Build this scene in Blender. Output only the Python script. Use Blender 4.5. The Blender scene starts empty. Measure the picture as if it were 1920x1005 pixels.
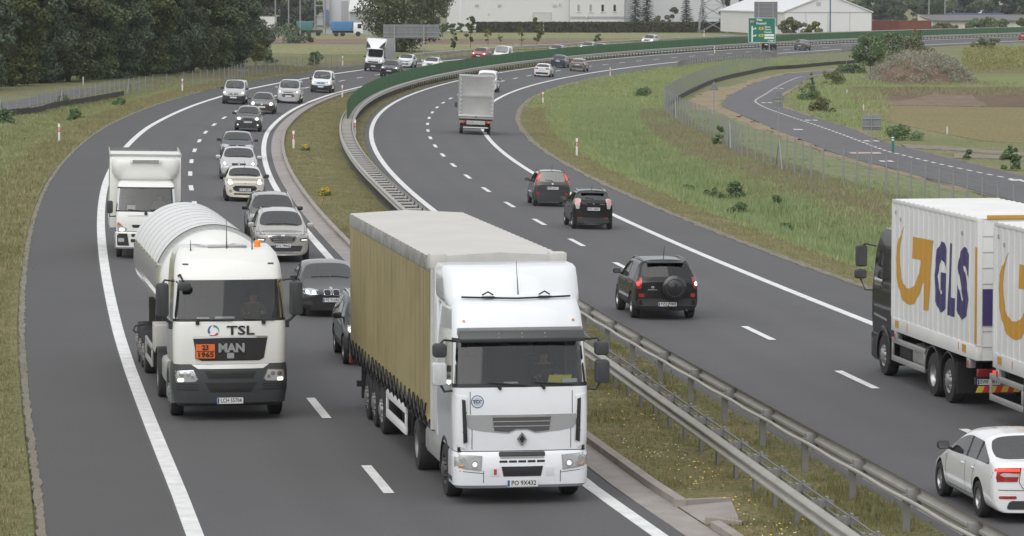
# Expressway in a long right-hand bend, seen from an overpass through a telephoto lens.
import bpy, bmesh, math, random
import numpy as np
from math import radians, sin, cos, atan, atan2, pi, sqrt
from mathutils import Vector, Matrix
from mathutils.bvhtree import BVHTree

C = bpy.context.scene.collection
rng = np.random.default_rng(7)
random.seed(7)

# ------------------------------------------------------------------ view and terrain
F, CH, YH = 6900.0, 9.25, -19.0            # focal length in photo pixels, camera height, horizon row
TH = atan((502.5 - YH) / F)
ROAD = np.array([1.2445076369942896, -2.4597153957830726, 5.223370241038626,
                 48.64942975011155, 23.273155992364863, -3.1592906620464087])
DROAD = np.polyder(ROAD)


def xc(y):                                  # centre of the outbound carriageway (its lane line)
    y = np.asarray(y, float)
    yy = np.clip(y, 40, 790)
    v = np.polyval(ROAD, (yy - 350) / 300)
    sl = np.polyval(DROAD, (yy - 350) / 300) / 300
    return v + sl * (y - yy)


def dxc(y):
    y = np.clip(np.asarray(y, float), 40, 790)
    return np.polyval(DROAD, (y - 350) / 300) / 300


def bank(y):
    return np.interp(y, [90, 130, 200, 300, 420, 800], [0, .02, .035, .05, .065, .065])


def uoff(x, y):                             # signed offset left of the outbound lane line
    return (xc(y) - x) / np.sqrt(1 + dxc(y) ** 2)


def ditch(u, y):
    v = -u - 6.4
    f = np.interp(y, [95, 120, 230, 300], [.6, 1, 1, 0])
    wid = np.interp(y, [90, 300], [3.2, 5.0])
    return -0.75 * f * np.exp(-((v - wid * 1.45) / (wid * .62)) ** 2) - .12 * f * np.clip(v - .5, 0, 3) / 3


def H(x, y):
    x = np.asarray(x, float); y = np.asarray(y, float)
    u = uoff(x, y)
    h = bank(y) * (np.clip(u, -9.5, 24) - 24 * np.clip((u - 26) / 30, 0, 1) * np.clip((y - 420) / 130, 0, 1))   # the far meadow lies lower
    h = h + np.where(u < -6.4, ditch(u, y), 0)
    d2 = -.45 * np.exp(-((u - 24.2) / 1.5) ** 2) * np.interp(y, [110, 150, 300, 340], [.3, 1, 1, 0])
    return h + np.where(u > 20.5, d2, 0)


_T = np.concatenate([np.linspace(40, 500, 2600), np.linspace(500.5, 2500, 1500)])


def G(px, py, z=0.0):                       # photo pixel -> point z metres above the terrain
    a = (px - 960) / F; b = (502.5 - py) / F
    d = np.array([a, cos(TH) + b * sin(TH), -sin(TH) + b * cos(TH)])
    P = d[None] * _T[:, None]
    f = CH + P[:, 2] - H(P[:, 0], P[:, 1]) - z
    i = int(np.argmax(f < 0))
    if i == 0:
        q = d * (1800 / d[1]); return Vector((q[0], q[1], float(H(q[0], q[1]) + z)))
    lo, hi = _T[i - 1], _T[i]
    for _ in range(25):
        m = (lo + hi) / 2; q = d * m
        if CH + q[2] - H(q[0], q[1]) - z < 0: hi = m
        else: lo = m
    q = d * hi
    return Vector((q[0], q[1], float(H(q[0], q[1]) + z)))


def RP(y, u, z=0.0):                        # road coordinates -> world
    s = float(dxc(y)); n = 1 / sqrt(1 + s * s)
    x = float(xc(y)) - u * n; yy = y + u * s * n
    return Vector((x, yy, float(H(x, yy)) + z))


def arcs(y0, y1, step):                     # stations of equal arc length along the road
    ys = np.linspace(y0, y1, 4000)
    L = np.concatenate([[0], np.cumsum(np.sqrt(np.diff(ys) ** 2 + np.diff(xc(ys)) ** 2))])
    n = max(2, int(L[-1] / step) + 1)
    return [float(v) for v in np.interp(np.arange(n) * step, L, ys)]


# ------------------------------------------------------------------ materials
MATS = {}


def M(name, col=(.5, .5, .5), rough=.6, metal=0.0, coat=0.0, spec=.5, emit=None, es=1.0,
      noise=None, bump=None, island=0.0):
    """noise = (scale, second colour, contrast) ; bump = (scale, strength)"""
    if name in MATS: return MATS[name]
    m = bpy.data.materials.new(name); m.use_nodes = True
    nt = m.node_tree; b = nt.nodes['Principled BSDF']
    b.inputs['Base Color'].default_value = (*col, 1)
    b.inputs['Roughness'].default_value = rough
    b.inputs['Metallic'].default_value = metal
    b.inputs['Specular IOR Level'].default_value = spec
    b.inputs['Coat Weight'].default_value = coat
    b.inputs['Coat Roughness'].default_value = .04
    if emit:
        b.inputs['Emission Color'].default_value = (*emit, 1)
        b.inputs['Emission Strength'].default_value = es
    if noise or bump:
        geo = nt.nodes.new('ShaderNodeTexCoord')
    out = None
    if noise:
        sc, c2, con = noise
        n = nt.nodes.new('ShaderNodeTexNoise'); n.inputs['Scale'].default_value = sc
        n.inputs['Detail'].default_value = 6; n.inputs['Roughness'].default_value = .65
        nt.links.new(geo.outputs['Object'], n.inputs['Vector'])
        r = nt.nodes.new('ShaderNodeValToRGB')
        r.color_ramp.elements[0].position = .5 - con; r.color_ramp.elements[1].position = .5 + con
        r.color_ramp.elements[0].color = (*col, 1); r.color_ramp.elements[1].color = (*c2, 1)
        nt.links.new(n.outputs['Fac'], r.inputs['Fac'])
        out = r.outputs['Color']
    if island:
        g2 = nt.nodes.new('ShaderNodeNewGeometry'); hs = nt.nodes.new('ShaderNodeHueSaturation')
        mp = nt.nodes.new('ShaderNodeMapRange')
        mp.inputs['To Min'].default_value = 1 - island; mp.inputs['To Max'].default_value = 1 + island
        nt.links.new(g2.outputs['Random Per Island'], mp.inputs['Value'])
        nt.links.new(mp.outputs['Result'], hs.inputs['Value'])
        if out: nt.links.new(out, hs.inputs['Color'])
        else: hs.inputs['Color'].default_value = (*col, 1)
        out = hs.outputs['Color']
    if out: nt.links.new(out, b.inputs['Base Color'])
    if bump:
        n2 = nt.nodes.new('ShaderNodeTexNoise'); n2.inputs['Scale'].default_value = bump[0]
        n2.inputs['Detail'].default_value = 4
        nt.links.new(geo.outputs['Object'], n2.inputs['Vector'])
        bp = nt.nodes.new('ShaderNodeBump'); bp.inputs['Strength'].default_value = bump[1]
        bp.inputs['Distance'].default_value = .05
        nt.links.new(n2.outputs['Fac'], bp.inputs['Height']); nt.links.new(bp.outputs['Normal'], b.inputs['Normal'])
    MATS[name] = m
    return m


def glass(name, tint=(.42, .46, .45), ior=1.5):
    if name in MATS: return MATS[name]
    m = bpy.data.materials.new(name); m.use_nodes = True; nt = m.node_tree; nt.nodes.clear()
    o = nt.nodes.new('ShaderNodeOutputMaterial'); mix = nt.nodes.new('ShaderNodeMixShader')
    t = nt.nodes.new('ShaderNodeBsdfTransparent'); t.inputs['Color'].default_value = (*tint, 1)
    g = nt.nodes.new('ShaderNodeBsdfGlossy'); g.inputs['Roughness'].default_value = .03
    f = nt.nodes.new('ShaderNodeFresnel'); f.inputs['IOR'].default_value = ior
    nt.links.new(f.outputs[0], mix.inputs[0]); nt.links.new(t.outputs[0], mix.inputs[1])
    nt.links.new(g.outputs[0], mix.inputs[2]); nt.links.new(mix.outputs[0], o.inputs[0])
    MATS[name] = m
    return m


# ------------------------------------------------------------------ object helpers
def mesh(name, v, f, mat=None, smooth=None):
    me = bpy.data.meshes.new(name)
    me.from_pydata([tuple(p) for p in v], [], [tuple(q) for q in f]); me.validate(); me.update()
    if mat: me.materials.append(mat)
    if smooth is not None:
        me.shade_smooth(); me.set_sharp_from_angle(angle=radians(smooth))
    return me


def link(name, me, parent=None):
    o = bpy.data.objects.new(name, me); C.objects.link(o)
    if parent: o.parent = parent
    return o


def tag(o, label=None, cat=None, group=None, kind=None):
    if label: o['label'] = label
    if cat: o['category'] = cat
    if group: o['group'] = group
    if kind: o['kind'] = kind
    return o


def thing(name, label, cat, loc=(0, 0, 0), rz=0.0, group=None):
    o = bpy.data.objects.new(name, None); C.objects.link(o)
    o.empty_display_size = .3
    o.location = loc; o.rotation_euler = (0, 0, rz)
    return tag(o, label, cat, group)


def copy_tree(o, parent=None, lvl=0):
    c = o.copy(); C.objects.link(c)
    if parent: c.parent = parent
    for ch in list(o.children): copy_tree(ch, c)
    return c


class MB:
    """collects simple solids, then links them as one mesh object"""
    def __init__(s): s.v = []; s.f = []

    def add(s, v, f):
        k = len(s.v); s.v += [tuple(p) for p in v]; s.f += [tuple(i + k for i in q) for q in f]; return s

    def box(s, x0, x1, y0, y1, z0, z1):
        return s.add([(x0, y0, z0), (x1, y0, z0), (x1, y1, z0), (x0, y1, z0), (x0, y0, z1), (x1, y0, z1), (x1, y1, z1), (x0, y1, z1)],
                     [(0, 3, 2, 1), (4, 5, 6, 7), (0, 1, 5, 4), (1, 2, 6, 5), (2, 3, 7, 6), (3, 0, 4, 7)])

    def cbox(s, c, size):
        return s.box(c[0] - size[0] / 2, c[0] + size[0] / 2, c[1] - size[1] / 2, c[1] + size[1] / 2, c[2] - size[2] / 2, c[2] + size[2] / 2)

    def tube(s, pts, r, n=6, caps=True):
        pts = [Vector(p) for p in pts]; rs = r if isinstance(r, (list, tuple)) else [r] * len(pts)
        rings = []; up = None
        for i, p in enumerate(pts):
            t = (pts[min(i + 1, len(pts) - 1)] - pts[max(i - 1, 0)]).normalized()
            a = Vector((0, 0, 1)) if abs(t.z) < .9 else Vector((0, 1, 0))
            e1 = t.cross(a).normalized(); e2 = e1.cross(t)
            rings.append([p + (e1 * cos(2 * pi * k / n) + e2 * sin(2 * pi * k / n)) * rs[i] for k in range(n)])
        v = [q for R in rings for q in R]; f = []
        for i in range(len(pts) - 1):
            for k in range(n):
                f.append((i * n + k, i * n + (k + 1) % n, (i + 1) * n + (k + 1) % n, (i + 1) * n + k))
        if caps:
            f.append(tuple(range(n - 1, -1, -1))); f.append(tuple((len(pts) - 1) * n + k for k in range(n)))
        return s.add(v, f)

    def lathe(s, prof, n=24, axis='x', c=(0, 0, 0), a0=0, a1=2 * pi):
        """prof: (along axis, radius)"""
        full = abs(a1 - a0 - 2 * pi) < 1e-6; m = n if full else n + 1
        v = []; f = []
        for (t, r) in prof:
            for k in range(m):
                a = a0 + (a1 - a0) * k / n; p, q = r * cos(a), r * sin(a)
                v.append({'x': (c[0] + t, c[1] + p, c[2] + q), 'y': (c[0] + p, c[1] + t, c[2] + q), 'z': (c[0] + p, c[1] + q, c[2] + t)}[axis])
        for i in range(len(prof) - 1):
            for k in range(n if full else n):
                k2 = (k + 1) % m if full else k + 1
                f.append((i * m + k, i * m + k2, (i + 1) * m + k2, (i + 1) * m + k))
        return s.add(v, f)

    def prism(s, poly, axis, d0, d1):
        """poly in the plane across axis, extruded along it"""
        def P(a, b, d): return {'x': (d, a, b), 'y': (a, d, b), 'z': (a, b, d)}[axis]
        n = len(poly)
        v = [P(a, b, d0) for a, b in poly] + [P(a, b, d1) for a, b in poly]
        f = [tuple(range(n)), tuple(range(2 * n - 1, n - 1, -1))] + [(i, (i + 1) % n, n + (i + 1) % n, n + i) for i in range(n)]
        return s.add(v, f)

    def build(s, name, mat, parent=None, smooth=None, bevel=0.0, seg=2, loc=None):
        me = bpy.data.meshes.new(name); bm = bmesh.new()
        vs = [bm.verts.new(p) for p in s.v]
        for q in s.f:
            try: bm.faces.new([vs[i] for i in q])
            except ValueError: pass
        bmesh.ops.recalc_face_normals(bm, faces=bm.faces)
        if bevel:
            ed = [e for e in bm.edges if len(e.link_faces) == 2 and e.calc_face_angle(0) > radians(35)]
            bmesh.ops.bevel(bm, geom=ed, offset=bevel, segments=seg, affect='EDGES', profile=.5, clamp_overlap=True)
            if smooth is None: smooth = 40
        bm.to_mesh(me); bm.free()
        if mat: me.materials.append(mat)
        if smooth is not None:
            me.shade_smooth(); me.set_sharp_from_angle(angle=radians(smooth))
        o = link(name, me, parent)
        if loc is not None: o.location = loc
        return o


def rpoly(cx, cz, w, h, r=.03, n=4, taper=0.0, skew=0.0):
    """rounded quadrilateral; taper shrinks the lower edge, skew slides the top edge"""
    r = min(r, w / 2 - 1e-4, h / 2 - 1e-4); out = []
    for sx, sz, a0 in ((1, 1, 0), (-1, 1, 90), (-1, -1, 180), (1, -1, 270)):
        for k in range(n + 1):
            a = radians(a0 + 90 * k / n)
            x = sx * (w / 2 - r) + r * cos(a); z = sz * (h / 2 - r) + r * sin(a)
            t = .5 - z / h
            out.append((cx + x * (1 - taper * t) + skew * (z / h), cz + z))
    return out


def ellipse(cx, cz, a, b, n=20):
    return [(cx + a * cos(2 * pi * k / n), cz + b * sin(2 * pi * k / n)) for k in range(n)]


def text(s, size, mat, name='lettering', parent=None, loc=(0, 0, 0), rot=(pi / 2, 0, 0), ext=.003, sx=1.0, bold=0.0, width=None):
    cu = bpy.data.curves.new(name, 'FONT'); cu.body = s; cu.size = size; cu.extrude = ext; cu.offset = bold
    cu.align_x = 'CENTER'; cu.align_y = 'CENTER'; cu.resolution_u = 2
    t = bpy.data.objects.new(name, cu); C.objects.link(t)
    bpy.context.view_layer.update()
    me = bpy.data.meshes.new_from_object(t.evaluated_get(bpy.context.evaluated_depsgraph_get()))
    bpy.data.objects.remove(t)
    xs = [v.co.x for v in me.vertices]
    k = sx if width is None or not xs else width / max(1e-6, max(xs) - min(xs))
    for v in me.vertices: v.co.x *= k
    me.materials.clear(); me.materials.append(mat)
    o = link(name, me, parent); o.location = loc; o.rotation_euler = rot
    return o


# ------------------------------------------------------------------ camera, sky, sun
sc = bpy.context.scene
cam = bpy.data.objects.new('camera', bpy.data.cameras.new('camera')); C.objects.link(cam)
cam.location = (0, 0, CH); cam.rotation_euler = (pi / 2 - TH, 0, 0)
cam.data.sensor_width = 36; cam.data.lens = F / 1920 * 36
cam.data.clip_start = 1; cam.data.clip_end = 20000
sc.camera = cam
w = bpy.data.worlds.new('World'); sc.world = w; w.use_nodes = True
nt = w.node_tree; bg = nt.nodes['Background']
sky = nt.nodes.new('ShaderNodeTexSky'); sky.sky_type = 'NISHITA'; sky.sun_disc = False
SUN_EL, SUN_AZ = radians(50), radians(200)     # azimuth clockwise from +Y
sky.sun_elevation = SUN_EL; sky.sun_rotation = SUN_AZ; sky.altitude = 60
sky.air_density = 1.0; sky.dust_density = 4.0; sky.ozone_density = 1.0
hs = nt.nodes.new('ShaderNodeHueSaturation'); hs.inputs['Saturation'].default_value = .22   # cloud veil: grey light
veil = nt.nodes.new('ShaderNodeMix'); veil.data_type = 'RGBA'; veil.inputs[0].default_value = .62      # even cloud cover
veil.inputs[7].default_value = (6.6, 6.8, 7.0, 1)
nt.links.new(sky.outputs[0], hs.inputs['Color']); nt.links.new(hs.outputs[0], veil.inputs[6]); nt.links.new(veil.outputs[2], bg.inputs['Color'])
bg.inputs['Strength'].default_value = .12
sl = bpy.data.lights.new('sun', 'SUN'); sl.energy = 1.1; sl.angle = radians(75); sl.color = (1, .97, .93)
so = bpy.data.objects.new('sun', sl); C.objects.link(so)
so.rotation_euler = (pi / 2 - SUN_EL, 0, pi - SUN_AZ)
sc.view_settings.view_transform = 'Standard'; sc.view_settings.look = 'None'
sc.view_settings.exposure = .27; sc.view_settings.gamma = 1
sc.cycles.max_bounces = 6; sc.cycles.transparent_max_bounces = 12
sc.cycles.use_denoising = True
# ------------------------------------------------------------------ ground sheets
def polyline(pts, n):
    p = np.array([tuple(q) for q in pts], float)
    L = np.concatenate([[0], np.cumsum(np.linalg.norm(np.diff(p, axis=0), axis=1))])
    t = np.linspace(0, L[-1], n)
    return np.stack([np.interp(t, L, p[:, k]) for k in range(p.shape[1])], 1)


def spline(pts, n):
    """Catmull-Rom through pts, n samples"""
    p = np.array([tuple(q) for q in pts], float)
    P = np.concatenate([[2 * p[0] - p[1]], p, [2 * p[-1] - p[-2]]])
    out = []
    for t in np.linspace(0, len(p) - 1 - 1e-6, n):
        i = int(t); f = t - i; a, b, c, d = P[i:i + 4]
        out.append(.5 * ((2 * b) + (c - a) * f + (2 * a - 5 * b + 4 * c - d) * f * f + (3 * b - a - 3 * c + d) * f ** 3))
    return np.array(out)


def sheet(name, A, B, m, mat, z, kind='structure', jit=0.0):
    """terrain-following strip between two plan polylines (n x 2)"""
    n = len(A); v = []; f = []; T = [0.0] + [j / m for j in range(m + 1)] + [1.0]; nc = len(T)      # outer columns hang down as a skirt
    for i in range(n):
        jj = [rng.normal(0, jit, 2) if jit else (0, 0) for _ in (0, 1)]
        for j, t in enumerate(T):
            x, y = A[i][:2] * (1 - t) + B[i][:2] * t
            if j <= 1: x, y = x + jj[0][0], y + jj[0][1]
            elif j >= nc - 2: x, y = x + jj[1][0], y + jj[1][1]
            v.append((x, y, float(H(x, y)) + z - (.15 if j in (0, nc - 1) else 0)))
    for i in range(n - 1):
        for j in range(nc - 1):
            a = i * nc + j; f.append((a, a + 1, a + nc + 1, a + nc))
    me = mesh(name, v, f, mat, 30)
    if me.polygons and me.polygons[1].normal.z < 0: me.flip_normals()
    uv = me.uv_layers.new(name='UVMap')
    d = np.concatenate([[0], np.cumsum(np.linalg.norm(np.diff(A[:, :2], axis=0), axis=1))])
    for k, l in enumerate(me.loops): i = l.vertex_index; uv.data[k].uv = (T[i % nc], d[i // nc])
    o = link(name, me)
    if kind: tag(o, kind=kind)
    return o


def sheet_px(name, up, lo, n, m, mat, z, jit=0.0):
    U = polyline([G(*p)[:2] for p in spline(up, n)], n); L = polyline([G(*p)[:2] for p in spline(lo, n)], n)
    return sheet(name, U, L, m, mat, z, jit=jit)


def road_strip(name, y0, y1, u0, u1, m, mat, z, step=2.5, jit=0.0):
    ys = np.array(arcs(y0, y1, step)); f0 = u0 if callable(u0) else (lambda y: u0); f1 = u1 if callable(u1) else (lambda y: u1)
    A = np.array([RP(y, f0(y))[:2] for y in ys]); B = np.array([RP(y, f1(y))[:2] for y in ys])
    return sheet(name, A, B, m, mat, z, jit=jit)


def ground_mat(name, cols, big=.05, small=1.2, rough=.95, bump=.6, stretch=(1, 1, 1)):
    """three colours blended by two noises"""
    m = bpy.data.materials.new(name); m.use_nodes = True; nt = m.node_tree; b = nt.nodes['Principled BSDF']
    b.inputs['Roughness'].default_value = rough; b.inputs['Specular IOR Level'].default_value = .15
    g = nt.nodes.new('ShaderNodeNewGeometry')
    mp = nt.nodes.new('ShaderNodeMapping'); mp.inputs['Scale'].default_value = stretch
    nt.links.new(g.outputs['Position'], mp.inputs['Vector'])
    def N(s, det=5):
        n = nt.nodes.new('ShaderNodeTexNoise'); n.inputs['Scale'].default_value = s; n.inputs['Detail'].default_value = det
        n.inputs['Roughness'].default_value = .62
        nt.links.new(mp.outputs[0], n.inputs['Vector']); return n
    n1, n2, n3 = N(big), N(small), N(small * 9, 3)
    r1 = nt.nodes.new('ShaderNodeValToRGB'); r1.color_ramp.elements[0].position = .38; r1.color_ramp.elements[1].position = .62
    r1.color_ramp.elements[0].color = (*cols[0], 1); r1.color_ramp.elements[1].color = (*cols[1], 1)
    nt.links.new(n1.outputs[0], r1.inputs[0])
    r2 = nt.nodes.new('ShaderNodeValToRGB'); r2.color_ramp.elements[0].position = .5; r2.color_ramp.elements[1].position = .68
    r2.color_ramp.elements[0].color = (0, 0, 0, 1); r2.color_ramp.elements[1].color = (1, 1, 1, 1)
    nt.links.new(n2.outputs[0], r2.inputs[0])
    mx = nt.nodes.new('ShaderNodeMix'); mx.data_type = 'RGBA'
    nt.links.new(r2.outputs[0], mx.inputs[0]); nt.links.new(r1.outputs[0], mx.inputs[6]); mx.inputs[7].default_value = (*cols[2], 1)
    hv = nt.nodes.new('ShaderNodeHueSaturation'); mr = nt.nodes.new('ShaderNodeMapRange')
    mr.inputs['From Min'].default_value = .3; mr.inputs['From Max'].default_value = .7
    mr.inputs['To Min'].default_value = .6; mr.inputs['To Max'].default_value = 1.35
    nt.links.new(n3.outputs[0], mr.inputs[0]); nt.links.new(mr.outputs[0], hv.inputs['Value']); nt.links.new(mx.outputs[2], hv.inputs['Color'])
    nt.links.new(hv.outputs[0], b.inputs['Base Color'])
    bp = nt.nodes.new('ShaderNodeBump'); bp.inputs['Strength'].default_value = bump; bp.inputs['Distance'].default_value = .12
    nt.links.new(n3.outputs[0], bp.inputs['Height']); nt.links.new(bp.outputs[0], b.inputs['Normal'])
    return m


def asphalt_mat(name, col, width, lanes):
    """asphalt with aggregate grain and faint polished wheel paths (UV.x across the sheet)"""
    m = bpy.data.materials.new(name); m.use_nodes = True; nt = m.node_tree; b = nt.nodes['Principled BSDF']
    b.inputs['Roughness'].default_value = .82; b.inputs['Specular IOR Level'].default_value = .35
    g = nt.nodes.new('ShaderNodeNewGeometry'); uv = nt.nodes.new('ShaderNodeUVMap')
    sx = nt.nodes.new('ShaderNodeSeparateXYZ'); nt.links.new(uv.outputs[0], sx.inputs[0])
    rp = nt.nodes.new('ShaderNodeValToRGB'); rp.color_ramp.interpolation = 'EASE'
    e = rp.color_ramp.elements; e[0].position = 0; e[0].color = (.5,) * 3 + (1,); e[1].position = 1; e[1].color = (.5,) * 3 + (1,)
    for pos, val in lanes:
        k = e.new(pos); k.color = (val,) * 3 + (1,)
    nt.links.new(sx.outputs[0], rp.inputs[0])
    def N(s, det):
        n = nt.nodes.new('ShaderNodeTexNoise'); n.inputs['Scale'].default_value = s; n.inputs['Detail'].default_value = det
        n.inputs['Roughness'].default_value = .7
        nt.links.new(g.outputs['Position'], n.inputs['Vector']); return n
    n1, n2 = N(.12, 4), N(14, 4)
    a = nt.nodes.new('ShaderNodeMath'); a.operation = 'MULTIPLY_ADD'; a.inputs[1].default_value = .62; a.inputs[2].default_value = .69
    nt.links.new(n2.outputs[0], a.inputs[0])
    c = nt.nodes.new('ShaderNodeMath'); c.operation = 'MULTIPLY_ADD'; c.inputs[1].default_value = .30
    nt.links.new(n1.outputs[0], c.inputs[0]); nt.links.new(a.outputs[0], c.inputs[2])
    d = nt.nodes.new('ShaderNodeMath'); d.operation = 'MULTIPLY_ADD'; d.inputs[1].default_value = .36
    nt.links.new(rp.outputs[0], d.inputs[0]); nt.links.new(c.outputs[0], d.inputs[2])
    d2 = nt.nodes.new('ShaderNodeMath'); d2.operation = 'SUBTRACT'; d2.inputs[1].default_value = .30
    nt.links.new(d.outputs[0], d2.inputs[0])
    hv = nt.nodes.new('ShaderNodeHueSaturation'); hv.inputs['Color'].default_value = (*col, 1)
    nt.links.new(d2.outputs[0], hv.inputs['Value']); nt.links.new(hv.outputs[0], b.inputs['Base Color'])
    bp = nt.nodes.new('ShaderNodeBump'); bp.inputs['Strength'].default_value = .35; bp.inputs['Distance'].default_value = .01
    nt.links.new(n2.outputs[0], bp.inputs['Height']); nt.links.new(bp.outputs[0], b.inputs['Normal'])
    return m


m_ground = ground_mat('grassland', [(.169, .185, .086), (.216, .205, .112), (.145, .178, .072)], .045, .5)
m_verge = ground_mat('mown_verge', [(.19, .173, .083), (.146, .148, .065), (.238, .193, .107)], .16, .9)
m_slope = ground_mat('slope_grass', [(.195, .231, .112), (.226, .226, .132), (.157, .192, .092)], .09, .7)
m_ditchg = ground_mat('ditch_grass', [(.196, .242, .129), (.166, .205, .111), (.22, .234, .145)], .12, .8)
m_field = ground_mat('field_grass', [(.24, .235, .121), (.207, .217, .103), (.267, .241, .143)], .03, .25, stretch=(1, .3, 1))
m_soil = ground_mat('tilled_soil', [(.227, .167, .129), (.183, .132, .102), (.271, .208, .161)], .08, .9)
m_soild = ground_mat('rough_soil', [(.150, .105, .075), (.200, .140, .100), (.120, .100, .060)], .2, .8, bump=1.0)
m_stub = ground_mat('stubble', [(.225, .190, .095), (.200, .180, .085), (.240, .190, .110)], .06, .5)
m_lush = ground_mat('lush_grass', [(.182, .228, .082), (.205, .236, .094), (.153, .185, .07)], .08, .8)
m_sand = ground_mat('sand', [(.330, .265, .190), (.280, .220, .150), (.200, .175, .095)], .3, 1.1)
m_grit = ground_mat('grit', [(.350, .315, .270), (.270, .245, .205), (.190, .170, .105)], .9, 11)
LAN = [(.06, .5), (.14, .62), (.22, .45), (.30, .60), (.40, .5)]
m_asph_in = asphalt_mat('asphalt_inbound', (.091, .090, .093), 10,
                        [(.10, .48), (.24, .62), (.33, .44), (.42, .62), (.52, .42), (.60, .62), (.70, .44), (.80, .62), (.92, .5)])
m_asph_out = asphalt_mat('asphalt_outbound', (.095, .094, .098), 10,
                         [(.10, .48), (.17, .60), (.26, .42), (.34, .60), (.45, .42), (.54, .60), (.62, .42), (.70, .60), (.78, .46), (.9, .52)])
m_asph_shoulder = asphalt_mat('asphalt_shoulder', (.080, .079, .080), 3, [(.5, .5)])
m_asph_lane = asphalt_mat('asphalt_side_road', (.112, .110, .117), 5, [(.3, .55), (.5, .46), (.7, .55)])
m_paint = M('road_paint', (.80, .80, .79), .6, noise=(2.2, (.60, .60, .595), .16))
m_conc = M('kerb_concrete', (.36, .32, .29), .9, noise=(2.0, (.25, .22, .20), .2), bump=(30, .3))
m_gutter = M('gutter_paving', (.36, .325, .305), .9, noise=(1.4, (.26, .235, .22), .22), bump=(20, .3))

# one sheet of ground reaching past the horizon
ang = np.concatenate([np.linspace(-1.2, -.24, 16), np.linspace(-.22, .22, 190), np.linspace(.24, 1.2, 16)])
dep = np.concatenate([[-3000, -600, -60, 0, 20], 38 * 1.0125 ** np.arange(260), 38 * 1.0125 ** 259 * 1.12 ** np.arange(1, 24)])
v = []
for d in dep:
    x = np.tan(ang) * (max(d, 55) if d > -100 else 1500)
    z = H(x, np.full_like(x, d)) - .03
    u = uoff(x, np.full_like(x, d))
    z = z - np.where((u > -6.0) & (u < 19.6), .05, 0)
    v += list(zip(x, np.full_like(x, d), z))
nA = len(ang); f = [(i * nA + j, i * nA + j + 1, (i + 1) * nA + j + 1, (i + 1) * nA + j) for i in range(len(dep) - 1) for j in range(nA - 1)]
me = mesh('ground', v, f, m_ground, 60)
tag(link('ground', me), kind='structure')


def oP1(y): return float(np.interp(y, [40, 70, 100, 168, 230, 270, 312, 350, 383, 440, 520, 800], [16.75, 16.85, 17.15, 17.5, 17.6, 17.35, 16.9, 16.1, 15.5, 14.4, 13.6, 13.2]))
def oP2(y): return oP1(y) - float(np.interp(y, [40, 62, 69, 100, 166, 204, 286, 335], [7.95, 7.85, 7.65, 7.6, 7.7, 7.55, 7.2, 7.15]))
def oCL(y): return (oP1(y) + oP2(y)) / 2
def oE1(y): return oP1(y) + 2.55


YN, YF = 42, 800
road_strip('inbound_carriageway_road', YN, YF, lambda y: oP1(y) + .2, lambda y: oP2(y) - .5, 10, m_asph_in, .0)
road_strip('hard_shoulder_road', YN, YF, oE1, lambda y: oP1(y) + .2, 3, m_asph_shoulder, .0)
road_strip('outbound_carriageway_road', YN, YF, 4.25, -6.35, 10, m_asph_out, .0)
# verges
road_strip('left_verge_ground', YN, 420, lambda y: oE1(y) + 4.2, lambda y: oE1(y) + .15, 8, m_verge, .0)
road_strip('shoulder_grit_path', YN, 300, lambda y: oE1(y) + .10, lambda y: oE1(y) - .05, 2, m_grit, .012, step=.35, jit=.02)
road_strip('median_ground', YN, YF, lambda y: oP2(y) - 1.0, 4.2, 8, m_verge, .03)
road_strip('right_verge_ground', 70, 420, -6.3, -9.2, 6, m_verge, .012)
road_strip('right_edge_grit_path', 70, 420, -6.3, -6.65, 1, m_grit, .022, step=1.0, jit=.06)
road_strip('ditch_slope_ground', 70, 330, -9.1, -24, 24, m_slope, .0)
road_strip('ditch_bottom_ground', 70, 300, lambda y: -9.4 - .012 * (y - 90), lambda y: -14.2 - .02 * (y - 90), 8, m_ditchg, .01, step=2, jit=.25)
road_strip('gutter_path', YN, 330, lambda y: oP2(y) - .42, lambda y: oP2(y) - 1.0, 2, m_gutter, .02)

road_strip('barrier_soil_path', 139, 420, lambda y: 5.60, lambda y: 4.95, 2, M('shaded_soil', (.060, .052, .044), .95, noise=(1.5, (.095, .085, .06), .2)), .06, jit=.04)  # dark soil, with the shade between the rails put into its colour
# painted lines
def line(name, of, w, y0=YN, y1=YF, step=2.5, z=.012):
    road_strip(name, y0, y1, lambda y: of(y) + w / 2, lambda y: of(y) - w / 2, 1, m_paint, z, step)


line('edge_line_marking', oP1, .30); line('median_line_marking', oP2, .27)
line('inner_edge_line_marking', lambda y: 3.7, .27); line('outer_edge_line_marking', lambda y: -3.75, .27)


def dashes(name, of, anchor, period=12.0, ln=4.0, w=.20, y0=YN, y1=640):
    ys = np.linspace(y0, y1, 6000); L = np.concatenate([[0], np.cumsum(np.sqrt(np.diff(ys) ** 2 + np.diff(xc(ys)) ** 2))])
    s0 = float(np.interp(anchor, ys, L)); k = -int(s0 / period); V = []; Fc = []
    while True:
        c = s0 + k * period; k += 1
        if c > L[-1] - 3: break
        if c < 3: continue
        b = len(V)
        for t in (-.5, -.17, .17, .5):
            y = float(np.interp(c + t * ln, L, ys))
            V += [RP(y, of(y) + w / 2, .012), RP(y, of(y) - w / 2, .012)]
        Fc += [(b + 2 * i, b + 2 * i + 1, b + 2 * i + 3, b + 2 * i + 2) for i in range(3)]
    me = mesh(name, V, Fc, m_paint)
    if me.polygons[0].normal.z < 0: me.flip_normals()
    tag(link(name, me), kind='structure')


dashes('inbound_lane_marking', oCL, 71.0); dashes('outbound_lane_marking', lambda y: 0.0, 99.0)

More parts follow.
